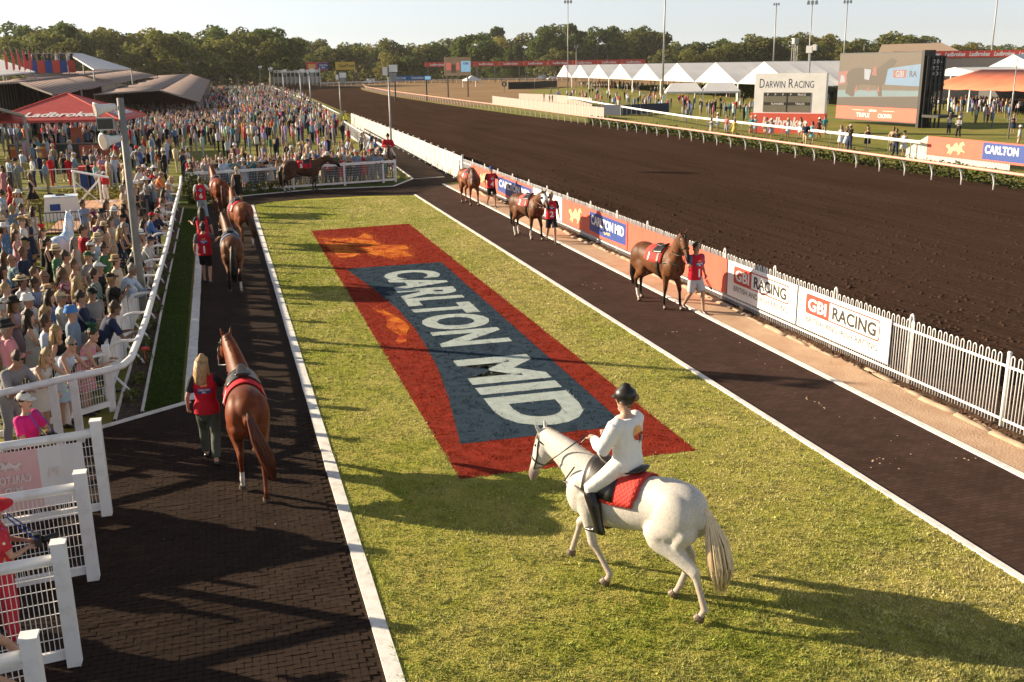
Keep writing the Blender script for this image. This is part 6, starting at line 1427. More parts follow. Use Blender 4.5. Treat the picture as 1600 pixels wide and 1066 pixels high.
def roof4(name, pts, label, posts=()):
    """ridge front/back, right eave front/back, left eave front/back; each (px, py, distance)"""
    P_ = [Vector(aty(*p)) for p in pts]; o = empty(name, (P_[0].x, P_[0].y, 0), 0, label, 'marquee'); b0 = Vector((P_[0].x, P_[0].y, 0)); n_ = 40
    for e0, e1 in ((2, 3), (4, 5)):
        q = MB(); vs = []
        for i in range(n_ + 1):
            t = i / n_; a = P_[0].lerp(P_[1], t) - b0; b = P_[e0].lerp(P_[e1], t) - b0; sg = Vector((0, 0, -.13 * abs(math.sin(math.pi * i / 5))))
            vs += [a, a.lerp(b, .5) + sg * .6, b + sg]
        q.add(vs, [(i * 3 + k, i * 3 + k + 1, i * 3 + k + 4, i * 3 + k + 3) for i in range(n_) for k in range(2)]); r_ = q.build('roof_slope', K['shade'], o, smooth=True); sm_ = r_.modifiers.new('t', 'SOLIDIFY'); sm_.thickness = .05
        for i in range(0, 9 if len(posts) == 0 else 3):
            b = P_[e0].lerp(P_[e1], i / (8 if len(posts) == 0 else 2) + (.003 if i == 0 else 0)) - b0; q = MB(); q.box(b.x - .08, b.x + .08, b.y - .08, b.y + .08, 0, b.z - .05); q.build('post', K['tanwall'], o)
    for e in (2, 4): q = MB(); q.bar(P_[0] - b0, P_[e] - b0, .08, .16); q.build('front_edge', K['tanwall'], o)
    if not posts:
        a, b = P_[4] - b0, P_[5] - b0; q = MB(); q.add([(a.x, a.y, 0), (b.x, b.y, 0), (b.x, b.y, b.z - .1), (a.x, a.y, a.z - .1)], [(0, 1, 2, 3)]); r_ = q.build('sun_block_wall', K['shade'], o); sm_ = r_.modifiers.new('t', 'SOLIDIFY'); sm_.thickness = .06  # wall added along the left eave to block the low sun
        a, b = P_[4].lerp(P_[5], .25) - b0, P_[2].lerp(P_[3], .25) - b0; c = P_[0].lerp(P_[1], .25) - b0; q = MB(); q.add([(a.x, a.y, 0), (b.x, b.y, 0), (b.x, b.y, b.z - .1), (c.x, c.y, c.z - .1), (a.x, a.y, a.z - .1)], [(0, 1, 2, 3, 4)]); r_ = q.build('added_shade_screen', K['interior_shade'], o); sm_ = r_.modifiers.new('t', 'SOLIDIFY'); sm_.thickness = .06  # dark screen added across the inside to stand for shade
    return o
roof4('shade_marquee', [(248, 141, 124), (297, 115.5, 300), (312, 159, 124), (328, 125, 300), (146, 148, 124), (240, 119, 300)], 'long brown striped shade marquee nearest the track, with crowd under it')
roof4('shade_marquee', [(29, 129, 104), (200, 109.5, 260), (82, 148, 101), (246, 118, 260), (-60, 134, 106), (120, 112, 260)], 'wide brown striped shade marquee behind the red canopy')
roof4('shade_marquee', [(-40, 160, 74), (-60, 150, 95), (38, 181, 72), (-20, 165, 95), (-140, 181, 72), (-160, 165, 95)], 'brown striped shade roof cut by the left frame edge', (1,))
# back wall added so the marquees read as full and shady
for (x0, x1, y_, lab_) in ((-34, -2.6, 302, 'beige wall added at the far end to keep the long marquees shady'),):
    q = MB(); q.box(x0, x1, y_, y_ + .2, 0, 2.6); tag(q.build('back_wall', K['tanwall']), lab_, 'wall')
q = MB(); q.box(-4.2, -2.7, 131, 131.15, 0, 1.15); tag(q.build('bar_counter', K['canvas_white']), 'white counter panel under right corner of the long marquee', 'counter')
# red hip-roof canopy with lettering
cx, cy = aty(104, 143, 82)[0], 82; hw = 4.5; he, ha = 2.75, 4.5
o = empty('red_canopy', (cx, cy, 0), R(-8), 'red hipped canopy with white Ladbrokes lettering over a bar', 'canopy')
for k in range(4):
    q = MB(); a = R(90 * k)
    def rot(p): return (p[0] * math.cos(a) - p[1] * math.sin(a), p[0] * math.sin(a) + p[1] * math.cos(a), p[2])
    vs = [(-hw, -hw, he), (hw, -hw, he), (0, 0, ha), (-hw, -hw, he - .18), (hw, -hw, he - .18)]
    q.add([rot(p) for p in vs], [(0, 1, 2), (3, 4, 1, 0)]); q.build('roof_slope', K['redcanopy'], o)
    q = MB(); q.bar(rot((-hw, -hw, he + .02)), rot((0, 0, ha + .03)), .08, .05); q.build('hip_seam', K['red'], o)
    q = MB(); q.box(-.06, .06, -.06, .06, 0, he); pp = q.build('post', K['grey'], o); pp.location = rot((-hw + .25, -hw + .25, 0))
sl_ = (ha - he) / hw
text_on('lettering', 'Ladbrokes', K['whitevinyl'], o, lambda u, v: (u + .55, -hw + .5 + v * .75, he + (.5 + v * .75) * sl_ + .03), .95, 5.2, .03, .25)
text_on('lettering', 'Ladbrokes', K['whitevinyl'], o, lambda u, v: (hw - .5 - v * .75, u, he + (.5 + v * .75) * sl_ + .03), .95, 5.2, .03, .25)
o = empty('bar_counter', (cx, cy - 3.4, 0), R(-8), 'bar counter with orange front panels under the red canopy', 'counter')
q = MB(); q.box(-4, 4, -.3, .3, 1.02, 1.08); q.build('top', K['tanwall'], o); q = MB(); q.box(-3.9, 3.9, -.25, .25, 0, 1.02); q.build('body', K['darkgrey'], o)
for a, b in ((-3.8, -.9), (.9, 3.7)): q = MB(); q.box(a, b, -.27, -.255, .1, .95); q.build('front_panel', K['canvas_orange'], o)
q = MB(); q.box(-3.8, -.9, -.285, -.275, .72, .9); q.build('yellow_strip', K['gold'], o)
o = empty('pull_up_banner', (cx + .6, cy - 2.2, 0), 0, 'tall orange pull-up banner under the red canopy', 'banner'); q = MB(); q.box(-.4, .4, -.01, .01, .05, 2.1); q.build('fabric', K['canvas_orange'], o); q = MB(); q.box(-.45, .45, -.1, .1, 0, .05); q.build('base', K['grey'], o)
# stand with blue and red panels and white roof at the back left
o = empty('small_grandstand', (aty(76, 100, 160)[0], 160, 0), R(0), 'raised viewing platform with red and blue panels at far left', 'stand')
for i in range(7):
    q = MB(); q.box(-3.5 + i, -2.55 + i, -.1, .1, 5.9, 7.6); q.build('front_panel', K[['red', 'blue', 'gbired', 'blue'][i % 4]], o)
q = MB(); q.box(-3.5, 3.5, -.06, .06, 8.5, 8.58); q.build('hand_rail', K['grey'], o); q = MB(); q.box(-3.4, 3.4, .2, 4, 0, 5.8); q.build('base', K['tanwall'], o)
q = MB(); q.box(-3.5, 3.5, .2, 4, 7.0, 7.15); q.build('deck', K['darkgrey'], o)
for i in range(8): q = MB(); q.box(-3.5 + i, -3.44 + i, -.03, .03, 7.6, 8.5); q.build('upright', K['grey'], o)
ox = o.location.x
for i in range(9):
    x, y = ox - 3 + i * .75 + rng.uniform(-.15, .15), 161.2 + rng.random() * 1.5
    person(['m_stand', 'w_fold', 'm_fold', 'w_drink'][i % 4], (x, y, 7.15), R(180 + rng.uniform(-40, 40)), 'tiny spectator on the raised viewing platform, ' + ['first', 'second', 'third', 'fourth', 'fifth', 'sixth', 'seventh', 'eighth', 'ninth'][i] + ' from left', shirt=rng.choice([CN['white'], CN['black'], CN['navy'], CN['white']]), lod=1, group='spectators on the viewing platform')
def slab_roof(name, pts, label, m):
    P_ = [Vector(aty(*p)) for p in pts]; b0 = Vector((P_[0].x, P_[0].y, 0)); o = empty(name, tuple(b0), 0, label, 'roof'); q = MB(); q.add([p - b0 for p in P_], [tuple(range(len(P_)))]); r_ = q.build('roof_sheet', m, o); sm_ = r_.modifiers.new('t', 'SOLIDIFY'); sm_.thickness = .15
    for p in P_: q = MB(); p = p - b0; q.tube([(p.x, p.y, 0), (p.x, p.y, p.z - .1)], .1, 6); q.build('post', K['grey'], o)
slab_roof('white_roof', [(104, 84, 165), (128, 85, 170), (205, 109, 175), (146, 110, 150)], 'white sloping canopy roof beside the viewing platform', K['canvas_white'])
slab_roof('grey_roof', [(-30, 94, 150), (2, 95, 150), (55, 114, 142), (-30, 122, 128)], 'pale grey roof at the far left edge under red flags', K['canvas_white'])
for i, u in enumerate((8, 19, 28, 37, 46)):
    x, y, z = aty(u, 98, 140)
    o = empty('red_flag', (x, y, 0), 0, 'red feather flag above the grey roof, ' + ['leftmost', 'second', 'third', 'fourth', 'rightmost'][i] + ' of five', 'flag', 'red feather flags'); q = MB(); q.tube([(0, 0, 0), (0, 0, 8.6), (-.15, 0, 9.0)], .035, 5); q.build('pole', K['grey'], o)
    q = MB(); q.add([(0, 0, 6.2), (.22, .1, 6.4), (.30, .15, 7.6), (.08, .02, 8.8), (0, 0, 8.6)], [(0, 1, 2, 3, 4)]); r_ = q.build('flag_cloth', K['red'], o); sm_ = r_.modifiers.new('t', 'SOLIDIFY'); sm_.thickness = .01

# ------------------------------------------------------------------ rails of the race track
def gooseneck(name, pts, H, step, rad, label, m_rail, reach=.5, sgn=1, post_m='pvc', lod=8, maxn=400):
    o = empty(name, (0, 0, 0), 0, label, 'rail'); q = MB(); q.tube([(x, y, H) for x, y in pts], rad, 8, ref=(0, 0, 1)); q.build('rail', K[m_rail], o, smooth=True)
    d = step * .5; L = plen(pts); q = MB(); q.tube([(reach * sgn, 0, 0), (reach * sgn, 0, H * .35), (reach * sgn * .85, 0, H * .68), (reach * sgn * .45, 0, H * .92), (0, 0, H)], [.04] * 5, 6, ref=(0, 1, 0)); pm_ = q.mesh('bracket_post', True); pm_.materials.append(K[post_m]); n_ = 0
    while d < L and n_ < 290:
        (x, y), a = along(pts, d); inst('bracket_post', pm_, o, (x, y, 0), (0, 0, a - math.pi / 2)); d += step; n_ += 1
    return o
inner = [(33.6, 25), (35.0, 37.6), (35.6, 55), (36.2, 78), (36.4, 105), (36.8, 127), (37.1, 175), (38, 240), (41, 300), (46.5, 345)]
K['rail_sunset'] = mat('sunset_tinted_rail', (.62, .33, .28), .45, (.54, .28, .23), .5)  # white rail; pink of the sunset light put into its colour
gooseneck('inner_running_rail', inner, .98, 2.35, .075, 'long curved sunset-tinted running rail on the infield side of the race track', 'rail_sunset', .55, 1)
white2 = [(42.4, 54.5), (43.2, 75), (43.9, 91), (46.5, 110), (50.5, 135), (55, 160)]
o = empty('infield_white_rail', (0, 0, 0), 0, 'straight white flat rail at the edge of infield lawn where people lean', 'rail'); q = MB(); q.tube([(x, y, 1.12) for x, y in white2], [(.10, .05)] * len(white2), 8, ref=(0, 0, 1)); q.build('rail', K['pvc'], o)
d = 1.0; q = MB(); q.tube([(0, 0, 0), (0, 0, .9), (.0, 0, 1.1)], .025, 5); pm_ = q.mesh('post', True); pm_.materials.append(K['grey'])
while d < plen(white2): (x, y), a = along(white2, d); inst('post', pm_, o, (x, y, 0)); d += 2.4
# outer rail on the crowd side further on
outer = [at(531, 178, 1.1), at(500, 163, 1.1), at(460, 149, 1.1), at(430, 138, 1.1), at(405, 129.5, 1.1)]
gooseneck('outer_running_rail', outer, 1.1, 2.6, .075, 'white running rail on the crowd side of the far straight', 'pvc', .5, -1)
# hedge between the rails
hg = [(37.2, 36), (37.8, 55), (38.4, 78), (38.3, 104)]
o = empty('rail_hedge', (0, 0, 0), 0, 'long low clipped hedge under the sunset-tinted inner running rail', 'hedge'); q = MB(); L = plen(hg); d = 0
while d < L:
    (x, y), a = along(hg, d)
    leafball(q, (x + rng.uniform(-.35, .35), y, .34 + rng.uniform(-.1, .06)), rng.uniform(.42, .56), 60 if y < 70 else 36, .085 if y < 70 else .11); d += .32
q.build('foliage', K['hedge'], o); q = MB(); d = 0
while d < L: (x, y), a = along(hg, d); q.tube([(x, y, 0), (x, y, .4)], [.04, .02], 5); d += 1.2
q.build('stems', K['bark'], o)
# white low wall panels, then the dark fence cloth behind the spectators
wl = [at(770, 163), at(830, 172), at(890, 180), at(938, 186)]
o = empty('white_low_wall', (0, 0, 0), 0, 'curving low white panel wall on infield beside the running rail', 'wall'); d = 0; L = plen(wl)
q = MB(); q.box(0, 2.3, -.03, .03, .1, 1.35); pm_ = q.mesh('panel'); pm_.materials.append(K['tanwall']); q = MB(); q.box(-.05, .05, -.06, .06, 0, 1.42); pq_ = q.mesh('post'); pq_.materials.append(K['offwhite'])
while d < L: (x, y), a = along(wl, d); inst('panel', pm_, o, (x, y, 0), (0, 0, a)); inst('post', pq_, o, (x, y, 0), (0, 0, a)); d += 2.4
def cloth_wall(name, pts, h, m, label, th=.06):
    o = empty(name, (0, 0, 0), 0, label, 'fence'); q = MB()
    for a, b in zip(pts[:-1], pts[1:]): q.bar((*a, h / 2 + .05), (*b, h / 2 + .05), th, h)
    q.build('cloth', m, o); q = MB()
    for a in pts: q.box(a[0] - .05, a[0] + .05, a[1] - .05, a[1] + .05, 0, h + .15)
    q.build('posts', K['grey'], o); return o
cloth_wall('dark_fence_cloth', [at(794, 140), at(835, 139), at(870, 136)], 1.9, K['blackcloth'], 'black cloth-covered fence left of the white tents')
K['navycloth'] = mat('navy_cloth', (.035, .05, .085), .8)
cloth_wall('navy_fence_cloth', [at(940, 180), at(970, 181), at(1000, 179), at(1045, 177)], 1.25, K['navycloth'], 'navy cloth barrier behind seated infield spectators')
cloth_wall('pale_ramp_wall', [at(811, 158), at(870, 161), at(925, 168)], 1.3, K['tanwall'], 'pale sloping panel wall in front of the infield lawn')

# ------------------------------------------------------------------ infield tents
A0 = np.array(at(870, 135)); A1 = np.array(at(1151, 158.5)); dv = (A1 - A0); Lt = np.linalg.norm(dv); dv /= Lt; pv = np.array([-dv[1], dv[0]])
if pv[0] < 0: pv = -pv
NB = 7; wb = Lt / NB; ang = math.atan2(-pv[0], pv[1])
for i in range(NB + 1):
    c = A0 + dv * wb * (i + .5)
    Lm = 8.0
    while Lm < 60 and px_of(c[0] + pv[0] * (Lm + 2), c[1] + pv[1] * (Lm + 2), 5)[0] < 1395: Lm += 2
    o = marquee('white_marquee', -wb / 2 + .02, wb / 2 - .02, 0, Lm, 2.9, 2.9 + wb * .16, K['canvas_white'], 'x', 5, gable=True)
    o.location = (c[0], c[1], 0); o.rotation_euler = (0, 0, ang)
    o['label'] = 'white gabled marquee in the long infield row, ' + ['farthest left', 'second from left', 'third from left', 'fourth from left', 'fifth from left', 'sixth from left', 'seventh from left', 'eighth from left, behind the score board', 'ninth from left, behind the score board', 'tenth from left, behind the big screen'][i]; o['group'] = 'white infield marquees'
pts = []
for i in range(260): c = A0 + dv * rng.uniform(0, Lt * 1.3) + pv * (2 + rng.random() * 14); pts.append((c[0], c[1]))
mass('tent_crowd', pts, 'shaded crowd inside the white infield marquees')
# small two-bay white gazebo
x, y = at(1040, 170)
o = empty('white_gazebo', (x, y, 0), R(-22), 'small two-bay white gazebo on the infield lawn', 'gazebo'); wG = 5.2
for i in range(2):
    q = MB(); x0 = i * wG; q.add([(x0, 0, 2.35), (x0 + wG, 0, 2.35), (x0 + wG, 5, 2.35), (x0, 5, 2.35), (x0 + .8, 2.5, 3.5), (x0 + wG - .8, 2.5, 3.5), (x0, 0, 2.1), (x0 + wG, 0, 2.1), (x0, 5, 2.1), (x0 + wG, 5, 2.1)], [(0, 1, 5, 4), (2, 3, 4, 5), (1, 2, 5), (3, 0, 4), (6, 7, 1, 0), (8, 3, 2, 9), (6, 0, 3, 8), (7, 9, 2, 1)]); q.build('canopy', K['canvas_white'], o)
for a in (0.05, wG, 2 * wG - .05):
    for b in (.05, 4.95): q = MB(); q.box(a - .05, a + .05, b - .05, b + .05, 0, 2.3); q.build('post', K['white'], o)
# round bush beside the score board
x, y = at(1163, 156)
shrub('round_bush', [(x, y, 1.9, 1.7), (x + .4, y, 2.3, 1.5), (x - .6, y + .3, 1.6, 1.3)], 420, .2, K['hedge'], 'round green bush left of the score board')

# score board
P0 = np.array(at(1172, 207)); P1 = np.array(at(1288, 209.5)); c = (P0 + P1) / 2; Wd = np.linalg.norm(P1 - P0); a = math.atan2(P1[1] - P0[1], P1[0] - P0[0])
o = empty('score_board', (c[0], c[1], 0), a, 'white DARWIN RACING score board with red Ladbrokes base on the infield', 'score board')
q = MB(); q.box(-Wd / 2 + .25, Wd / 2 - .1, -.15, .6, 1.75, 5.2); q.build('panel', K['whitevinyl'], o)
q = MB(); q.box(-Wd / 2, Wd / 2, -.3, .7, 0, 1.75); q.build('base', K['coral'], o)
K['tote'] = mat('tote_olive', (.19, .175, .13), .6, (.16, .15, .115), 1)
x0, x1 = -Wd / 2 + 1.1, Wd / 2 - 1.35
q = MB(); q.box(x0, x1, -.18, -.152, 1.85, 3.55); tb = q.build('display', K['tote'], o)
for z0, z1 in ((3.25, 3.5), (2.45, 2.7)): q = MB(); q.box(x0 + .05, x1 - .05, -.19, -.182, z0, z1); q.build('dark_row', K['charcoal'], tb)
q = MB(); q.box((x0 + x1) / 2 - .03, (x0 + x1) / 2 + .03, -.2, -.192, 1.86, 3.54); q.build('divider', K['charcoal'], tb)
for i in range(5): text_on('lettering', 'P', K['whitevinyl'], tb, lambda u, v, i=i: (x0 + .4 + i * .68 + u, -.195, 3.28 + v), .18, None, .01)
text_on('lettering', 'RACE', K['whitevinyl'], tb, lambda u, v: (x1 - .75 + u, -.195, 3.28 + v), .18, None, .01); text_on('lettering', 'RUNNERS', K['whitevinyl'], tb, lambda u, v: (x0 + 1.3 + u, -.195, 2.48 + v), .18, None, .01); text_on('lettering', 'TRACK', K['whitevinyl'], tb, lambda u, v: (x1 - .9 + u, -.195, 2.48 + v), .18, None, .01)
xw = -Wd / 2 + .7
fw = (Wd - 1.5) / 6.75
for s, hh_, wd_ in (('D', .80, .56 * fw), ('ARWIN', .60, 2.30 * fw), ('R', .80, .52 * fw), ('ACING', .60, 2.25 * fw)):
    v_, t_, W_ = text_tris(s, -.005, 0, 1.0); wd2 = wd_ if wd_ else W_ * hh_ * .9
    text_on('lettering', s, K['navytext'], o, lambda u, v, xw=xw: (xw + u, -.155, 3.95 + v), hh_, wd2, -.004, align='l'); xw += wd2 + (.12 if s != 'ARWIN' else .42) * fw
text_on('lettering', 'Ladbrokes', K['whitevinyl'], o, lambda u, v: (u - .2, -.305, .55 + v), .85, 4.0, .03, .2)
q = MB(); q.tube([(1.6, .2, 5.2), (1.6, .2, 7.0)], .07, 6); mp_ = q.build('speaker_mast', K['grey'], o); q = MB(); q.box(1.25, 1.75, 0, .4, 6.9, 7.5); q.box(1.8, 2.1, 0, .4, 7.1, 7.6); q.build('speaker', K['white'], mp_)
q = MB(); q.box(-Wd / 2 + 7.9, -Wd / 2 + 8.6, 1.2, 1.8, 0, 1.5) if False else None
# big screen
P0 = np.array(at(1305, 191)); P1 = np.array(at(1431, 200)); a = math.atan2(P1[1] - P0[1], P1[0] - P0[0]); Wd = np.linalg.norm(P1 - P0)
o = empty('big_screen', (P0[0], P0[1], 0), a, 'large trailer-mounted video screen showing a horse, red TRIPLE CROWN base', 'screen')
q = MB(); q.box(0, Wd, .02, .9, .35, 7.0); q.build('housing', K['darkgrey'], o)
q = MB(); q.box(.05, Wd - .05, -.03, 0, .45, 1.75); q.build('base_panel', K['coral'], o)
q = MB(); q.box(Wd, Wd + .35, -.1, 1.2, 0, 7.1); q.build('side_frame', K['black'], o)
sw_, sh_ = Wd - .1, 5.1
def sfn(u, v, e): return (.05 + u * sw_, -e, 1.78 + v * sh_)
def spoly(name, pts, m, e): q = MB(); q.add([sfn(a, b, e) for a, b in pts], [tuple(range(len(pts)))]); q.build(name, K[m], sc_)
q = MB(); q.add([sfn(a, b, .004) for a, b in ((0, 0), (1, 0), (1, 1), (0, 1))], [(0, 1, 2, 3)]); sc_ = q.build('picture', K['scr_brown'], o)
spoly('picture_rail', [(0, .16), (1, .22), (1, .32), (0, .30)], 'scr_teal', .008); spoly('picture_turf', [(0, 0), (1, 0), (1, .21), (0, .15)], 'scr_dbrown', .008)
spoly('picture_sign', [(.60, .42), (1, .40), (1, .80), (.62, .72)], 'scr_sky', .008); spoly('picture_sign', [(0, .40), (.10, .42), (.12, .68), (0, .66)], 'scr_coral', .008); spoly('picture_sign', [(.02, .44), (.09, .46), (.07, .58), (.03, .60)], 'scr_white', .012)
spoly('picture_box', [(.69, .55), (.84, .55), (.84, .70), (.69, .69)], 'scr_coral', .012)
for s, u0, m in (('GBI', .765, 'scr_white'), ('RA', .92, 'scr_navy')): text_on('picture_lettering', s, K[m], sc_, lambda u, v, u0=u0: (.05 + u0 * sw_ + u, -.016, 1.78 + .57 * sh_ + v), .55, None if s == 'RA' else 1.1, .03)
spoly('picture_horse', [(.10, .25), (.13, .42), (.10, .60), (.17, .72), (.30, .74), (.48, .70), (.56, .80), (.66, .92), (.72, .86), (.68, .76), (.62, .70), (.60, .50), (.56, .38), (.58, .20), (.53, .20), (.50, .40), (.30, .42), (.24, .36), (.22, .18), (.18, .18)], 'scr_dbrown', .014)
spoly('picture_cloth', [(.34, .52), (.40, .50), (.42, .70), (.33, .72)], 'scr_white', .018); spoly('picture_cloth', [(.43, .60), (.49, .58), (.48, .78), (.44, .72)], 'scr_coral', .018)
for u_ in (.22, .38, .5): spoly('picture_legs', [(u_, .28), (u_ + .04, .28), (u_ + .03, .42)], 'scr_coral', .018)
text_on('lettering', 'TRIPLE', K['whitevinyl'], o, lambda u, v: (Wd * .36 + u, -.034, .72 + v), .40, 2.0, .01); text_on('lettering', 'CROWN', K['whitevinyl'], o, lambda u, v: (Wd * .63 + u, -.034, .72 + v), .40, 1.9, .01); text_on('lettering', 'Ladbrokes', K['whitevinyl'], o, lambda u, v: (Wd * .48 + u, -.034, 1.30 + v), .24, 1.1, .02, .2)
q = MB(); q.box(Wd * .22, Wd * .37, -.036, -.032, 1.38, 1.41); q.box(Wd * .60, Wd * .74, -.036, -.032, 1.38, 1.41); q.build('rule_lines', K['whitevinyl'], o)
# its dark back tower with the equipment
q = MB()
for i in range(5): q.bar((Wd + .5, .2 + i * .5, 0), (Wd + .5, .2 + i * .5, 6.6), .12, .12, (1, 0, 0))
for z in (1.2, 2.6, 4.0, 5.4, 6.5): q.bar((Wd + .5, .2, z), (Wd + .5, 2.4, z), .1, .1)
for z in (1.2, 2.6, 4.0): q.bar((Wd + .5, .2, z), (Wd + .5, 2.4, z + 1.3), .06, .06)
q.box(Wd + .42, Wd + .46, .2, 2.4, 3.4, 6.6); q.box(Wd + .3, Wd + 2.6, .1, 2.4, 1.0, 1.25); q.build('support_tower', K['black'], o)
for k_, z in enumerate((5.9, 5.3, 4.8)): text_on('lettering', ['12:06', '18:26', 'Fremder'][k_] if k_ < 2 else '1400', K['whitevinyl'], o, lambda u, v, z=z: (Wd + .47, 1.3 + u, z + v), .35, 1.2, .0)
# beer board and picket wing at the right edge
P0 = np.array(at(1447, 250)); P1 = np.array(at(1625, 272)); a = math.atan2(P1[1] - P0[1], P1[0] - P0[0]); Wd = np.linalg.norm(P1 - P0)
o = empty('infield_beer_sign', (P0[0], P0[1], 0), a, 'red CARLTON MID board with gold horse on white picket at right edge of infield', 'sign')
q = MB(); q.box(0, Wd, -.02, .02, .32, 1.5); q.build('panel', K['coral'], o)
q = MB(); q.add([(Wd * .52, -.026, .45), (Wd * 1.0, -.026, .45), (Wd, -.026, 1.42), (Wd * .52, -.026, 1.42)], [(0, 1, 2, 3)]); q.build('blue_panel', K['blue'], o)
text_on('lettering', 'CARLTON', K['whitevinyl'], o, lambda u, v: (Wd * .54 + u, -.032, .82 + v), .45, 2.6, .03, align='l')
q = MB(); q.add([(Wd * .27 + a_ * .85, -.026, .88 + b_ * .48) for a_, b_ in horse_poly()], [tuple(range(len(horse_poly())))]); q.build('gold_horse', K['pinkgold'], o)
o = empty('white_picket_wing', (P0[0], P0[1], 0), a, 'white angled picket wing at the end of the infield rail', 'fence'); q = MB(); q.box(-.03, .03, -.012, .012, 0, 1); pkm = q.mesh('picket'); pkm.materials.append(K['pvc'])
for i in range(16): inst('picket', pkm, o, (-.05 - i * .10, -.02 - i * .02, .0), None, (1, 1, 1.5 - i * .06))
for i in range(60): inst('picket', pkm, o, (.05 + i * .12, -.08, 0), None, (1, 1, .33))
q = MB(); q.bar((.02, 0, .3), (-1.6, -.3, .3), .04, .05); q.bar((.02, 0, 1.42), (-1.6, -.3, .52), .04, .05); q.build('rails', K['pvc'], o)
# orange-roofed bar tent on the right
P0 = np.array(at(1455, 172)); P1 = np.array(at(1660, 183)); a = math.atan2(P1[1] - P0[1], P1[0] - P0[0]); Wd = np.linalg.norm(P1 - P0)
o = empty('orange_awning_tent', (P0[0], P0[1], 0), a, 'long open tent with orange-red canvas roof at right edge of infield', 'tent'); nb = 6
q = MB(); vs = []
for i in range(nb * 4 + 1): sg = -.10 * abs(math.sin(math.pi * i / 4)); vs += [(-1 + i * (Wd + 2) / (nb * 4), -.6, 2.75 + sg), (-1 + i * (Wd + 2) / (nb * 4), 3.2, 3.9 + sg), (-1 + i * (Wd + 2) / (nb * 4), 8, 5.0)]
q.add(vs, [(i * 3 + k, i * 3 + 3 + k, i * 3 + 4 + k, i * 3 + 1 + k) for i in range(nb * 4) for k in range(2)]); r_ = q.build('roof', K['canvas_orange'], o, smooth=True); sm_ = r_.modifiers.new('t', 'SOLIDIFY'); sm_.thickness = .05
for i in range(nb + 1): q = MB(); q.box(-.06, .06, -.06, .06, 0, 2.75); pp = q.build('post', K['white'], o); pp.location = (i * Wd / nb, -.4, 0)
q = MB(); q.box(-1, Wd + 1, 8.1, 8.3, 0, 4.8); q.build('back_wall', K['darkgrey'], o)
for i, (u, v, lab_) in enumerate(((1490, 128, 'white peaked marquee roof above the orange awning, left one'), (1580, 122, 'white peaked marquee roof above the orange awning, right one'))):
    x, y, z = aty(u, v, P0[1] + 16 + i * 4); o2 = marquee('white_marquee', -7 + i * 2, 7 - i * 2, 0, 16, 4.0 + i * .8, 5.2 + i * 1.8, K['canvas_white'], lab_, 2, gable=True); o2.location = (x, y, 0); o2.rotation_euler = (0, 0, a + .2)
pts = []
ca, sa = math.cos(a), math.sin(a)
for i in range(150): u, v = rng.uniform(0, Wd), rng.uniform(.5, 7); pts.append((P0[0] + u * ca - v * sa, P0[1] + u * sa + v * ca))
mass('awning_crowd', pts, 'shaded crowd under the orange awning')
# long red banner building behind
x0_, y0_, z0_ = aty(1395, 84, 150); x1_, y1_, z1_ = aty(1640, 92, 140)
a = math.atan2(y1_ - y0_, x1_ - x0_); Wd = math.hypot(x1_ - x0_, y1_ - y0_)
o = empty('banner_building', (x0_, y0_, 0), a, 'flat-roofed building with long red Ladbrokes banner at far right', 'building'); zt = (z0_ + z1_) / 2 + .9
q = MB(); q.box(0, Wd, 0, .15, zt - 1.1, zt); bn2 = q.build('banner', K['red'], o)
q = MB(); q.box(-1.5, Wd, .4, 9, 0, zt - 1.15); q.build('wall', K['tanwall'], o); q = MB(); q.box(-4.5, Wd, .3, 10, zt - 1.1, zt - .3); q.build('roof_edge', K['offwhite'], o); q = MB(); q.add([(-2, 2, zt - .2), (Wd * .45, 2, zt + .0), (Wd * .4, 9, zt + 1.5), (0, 9, zt + 1.3)], [(0, 1, 2, 3)]); q.build('roof_sheet', K['concrete'], o)
for i in range(6): text_on('lettering', 'Ladbrokes', K['whitevinyl'], bn2, lambda u, v, i=i: (2.2 + i * 3.9 + u, -.02, zt - .85 + v), .65, 3.3, .03, .25)

# ------------------------------------------------------------------ poles
def flood(px_, base_y, top_y, label, heads=2, r=.16, dist=None, hs=1.0):
    if dist: x, y, _ = aty(px_, 120, dist)
    else: x, y = at(px_, base_y)
    d_ = math.hypot(x, y); lo_, hi_ = 0, 80
    for _ in range(40):
        m_ = (lo_ + hi_) / 2
        if px_of(x, y, m_)[1] > top_y: lo_ = m_
        else: hi_ = m_
    o = empty('floodlight_pole', (x, y, 0), math.atan2(-x, -y) * -1, label, 'pole'); q = MB(); q.tube([(0, 0, 0), (0, 0, m_)], [r, r * .55], 10); q.build('pole', K['grey'], o, smooth=True)
    if heads:
        q = MB(); q.bar((-.9 * hs, 0, m_), (.9 * hs, 0, m_), .1, .1); q.build('cross_arm', K['grey'], o)
        for s in np.linspace(-.8, .8, heads + 1): q = MB(); q.add([(s * hs - .3 * hs, -.25, m_ - .35), (s * hs + .3 * hs, -.25, m_ - .35), (s * hs + .3 * hs, .15, m_ - .55), (s * hs - .3 * hs, .15, m_ - .55), (s * hs - .2 * hs, -.1, m_ + .3), (s * hs + .2 * hs, -.1, m_ + .3), (s * hs + .2 * hs, .2, m_ + .2), (s * hs - .2 * hs, .2, m_ + .2)], [(0, 3, 2, 1), (4, 5, 6, 7), (0, 1, 5, 4), (1, 2, 6, 5), (2, 3, 7, 6), (3, 0, 4, 7)]); q.build('lamp_head', K['grey'], o)
    return o
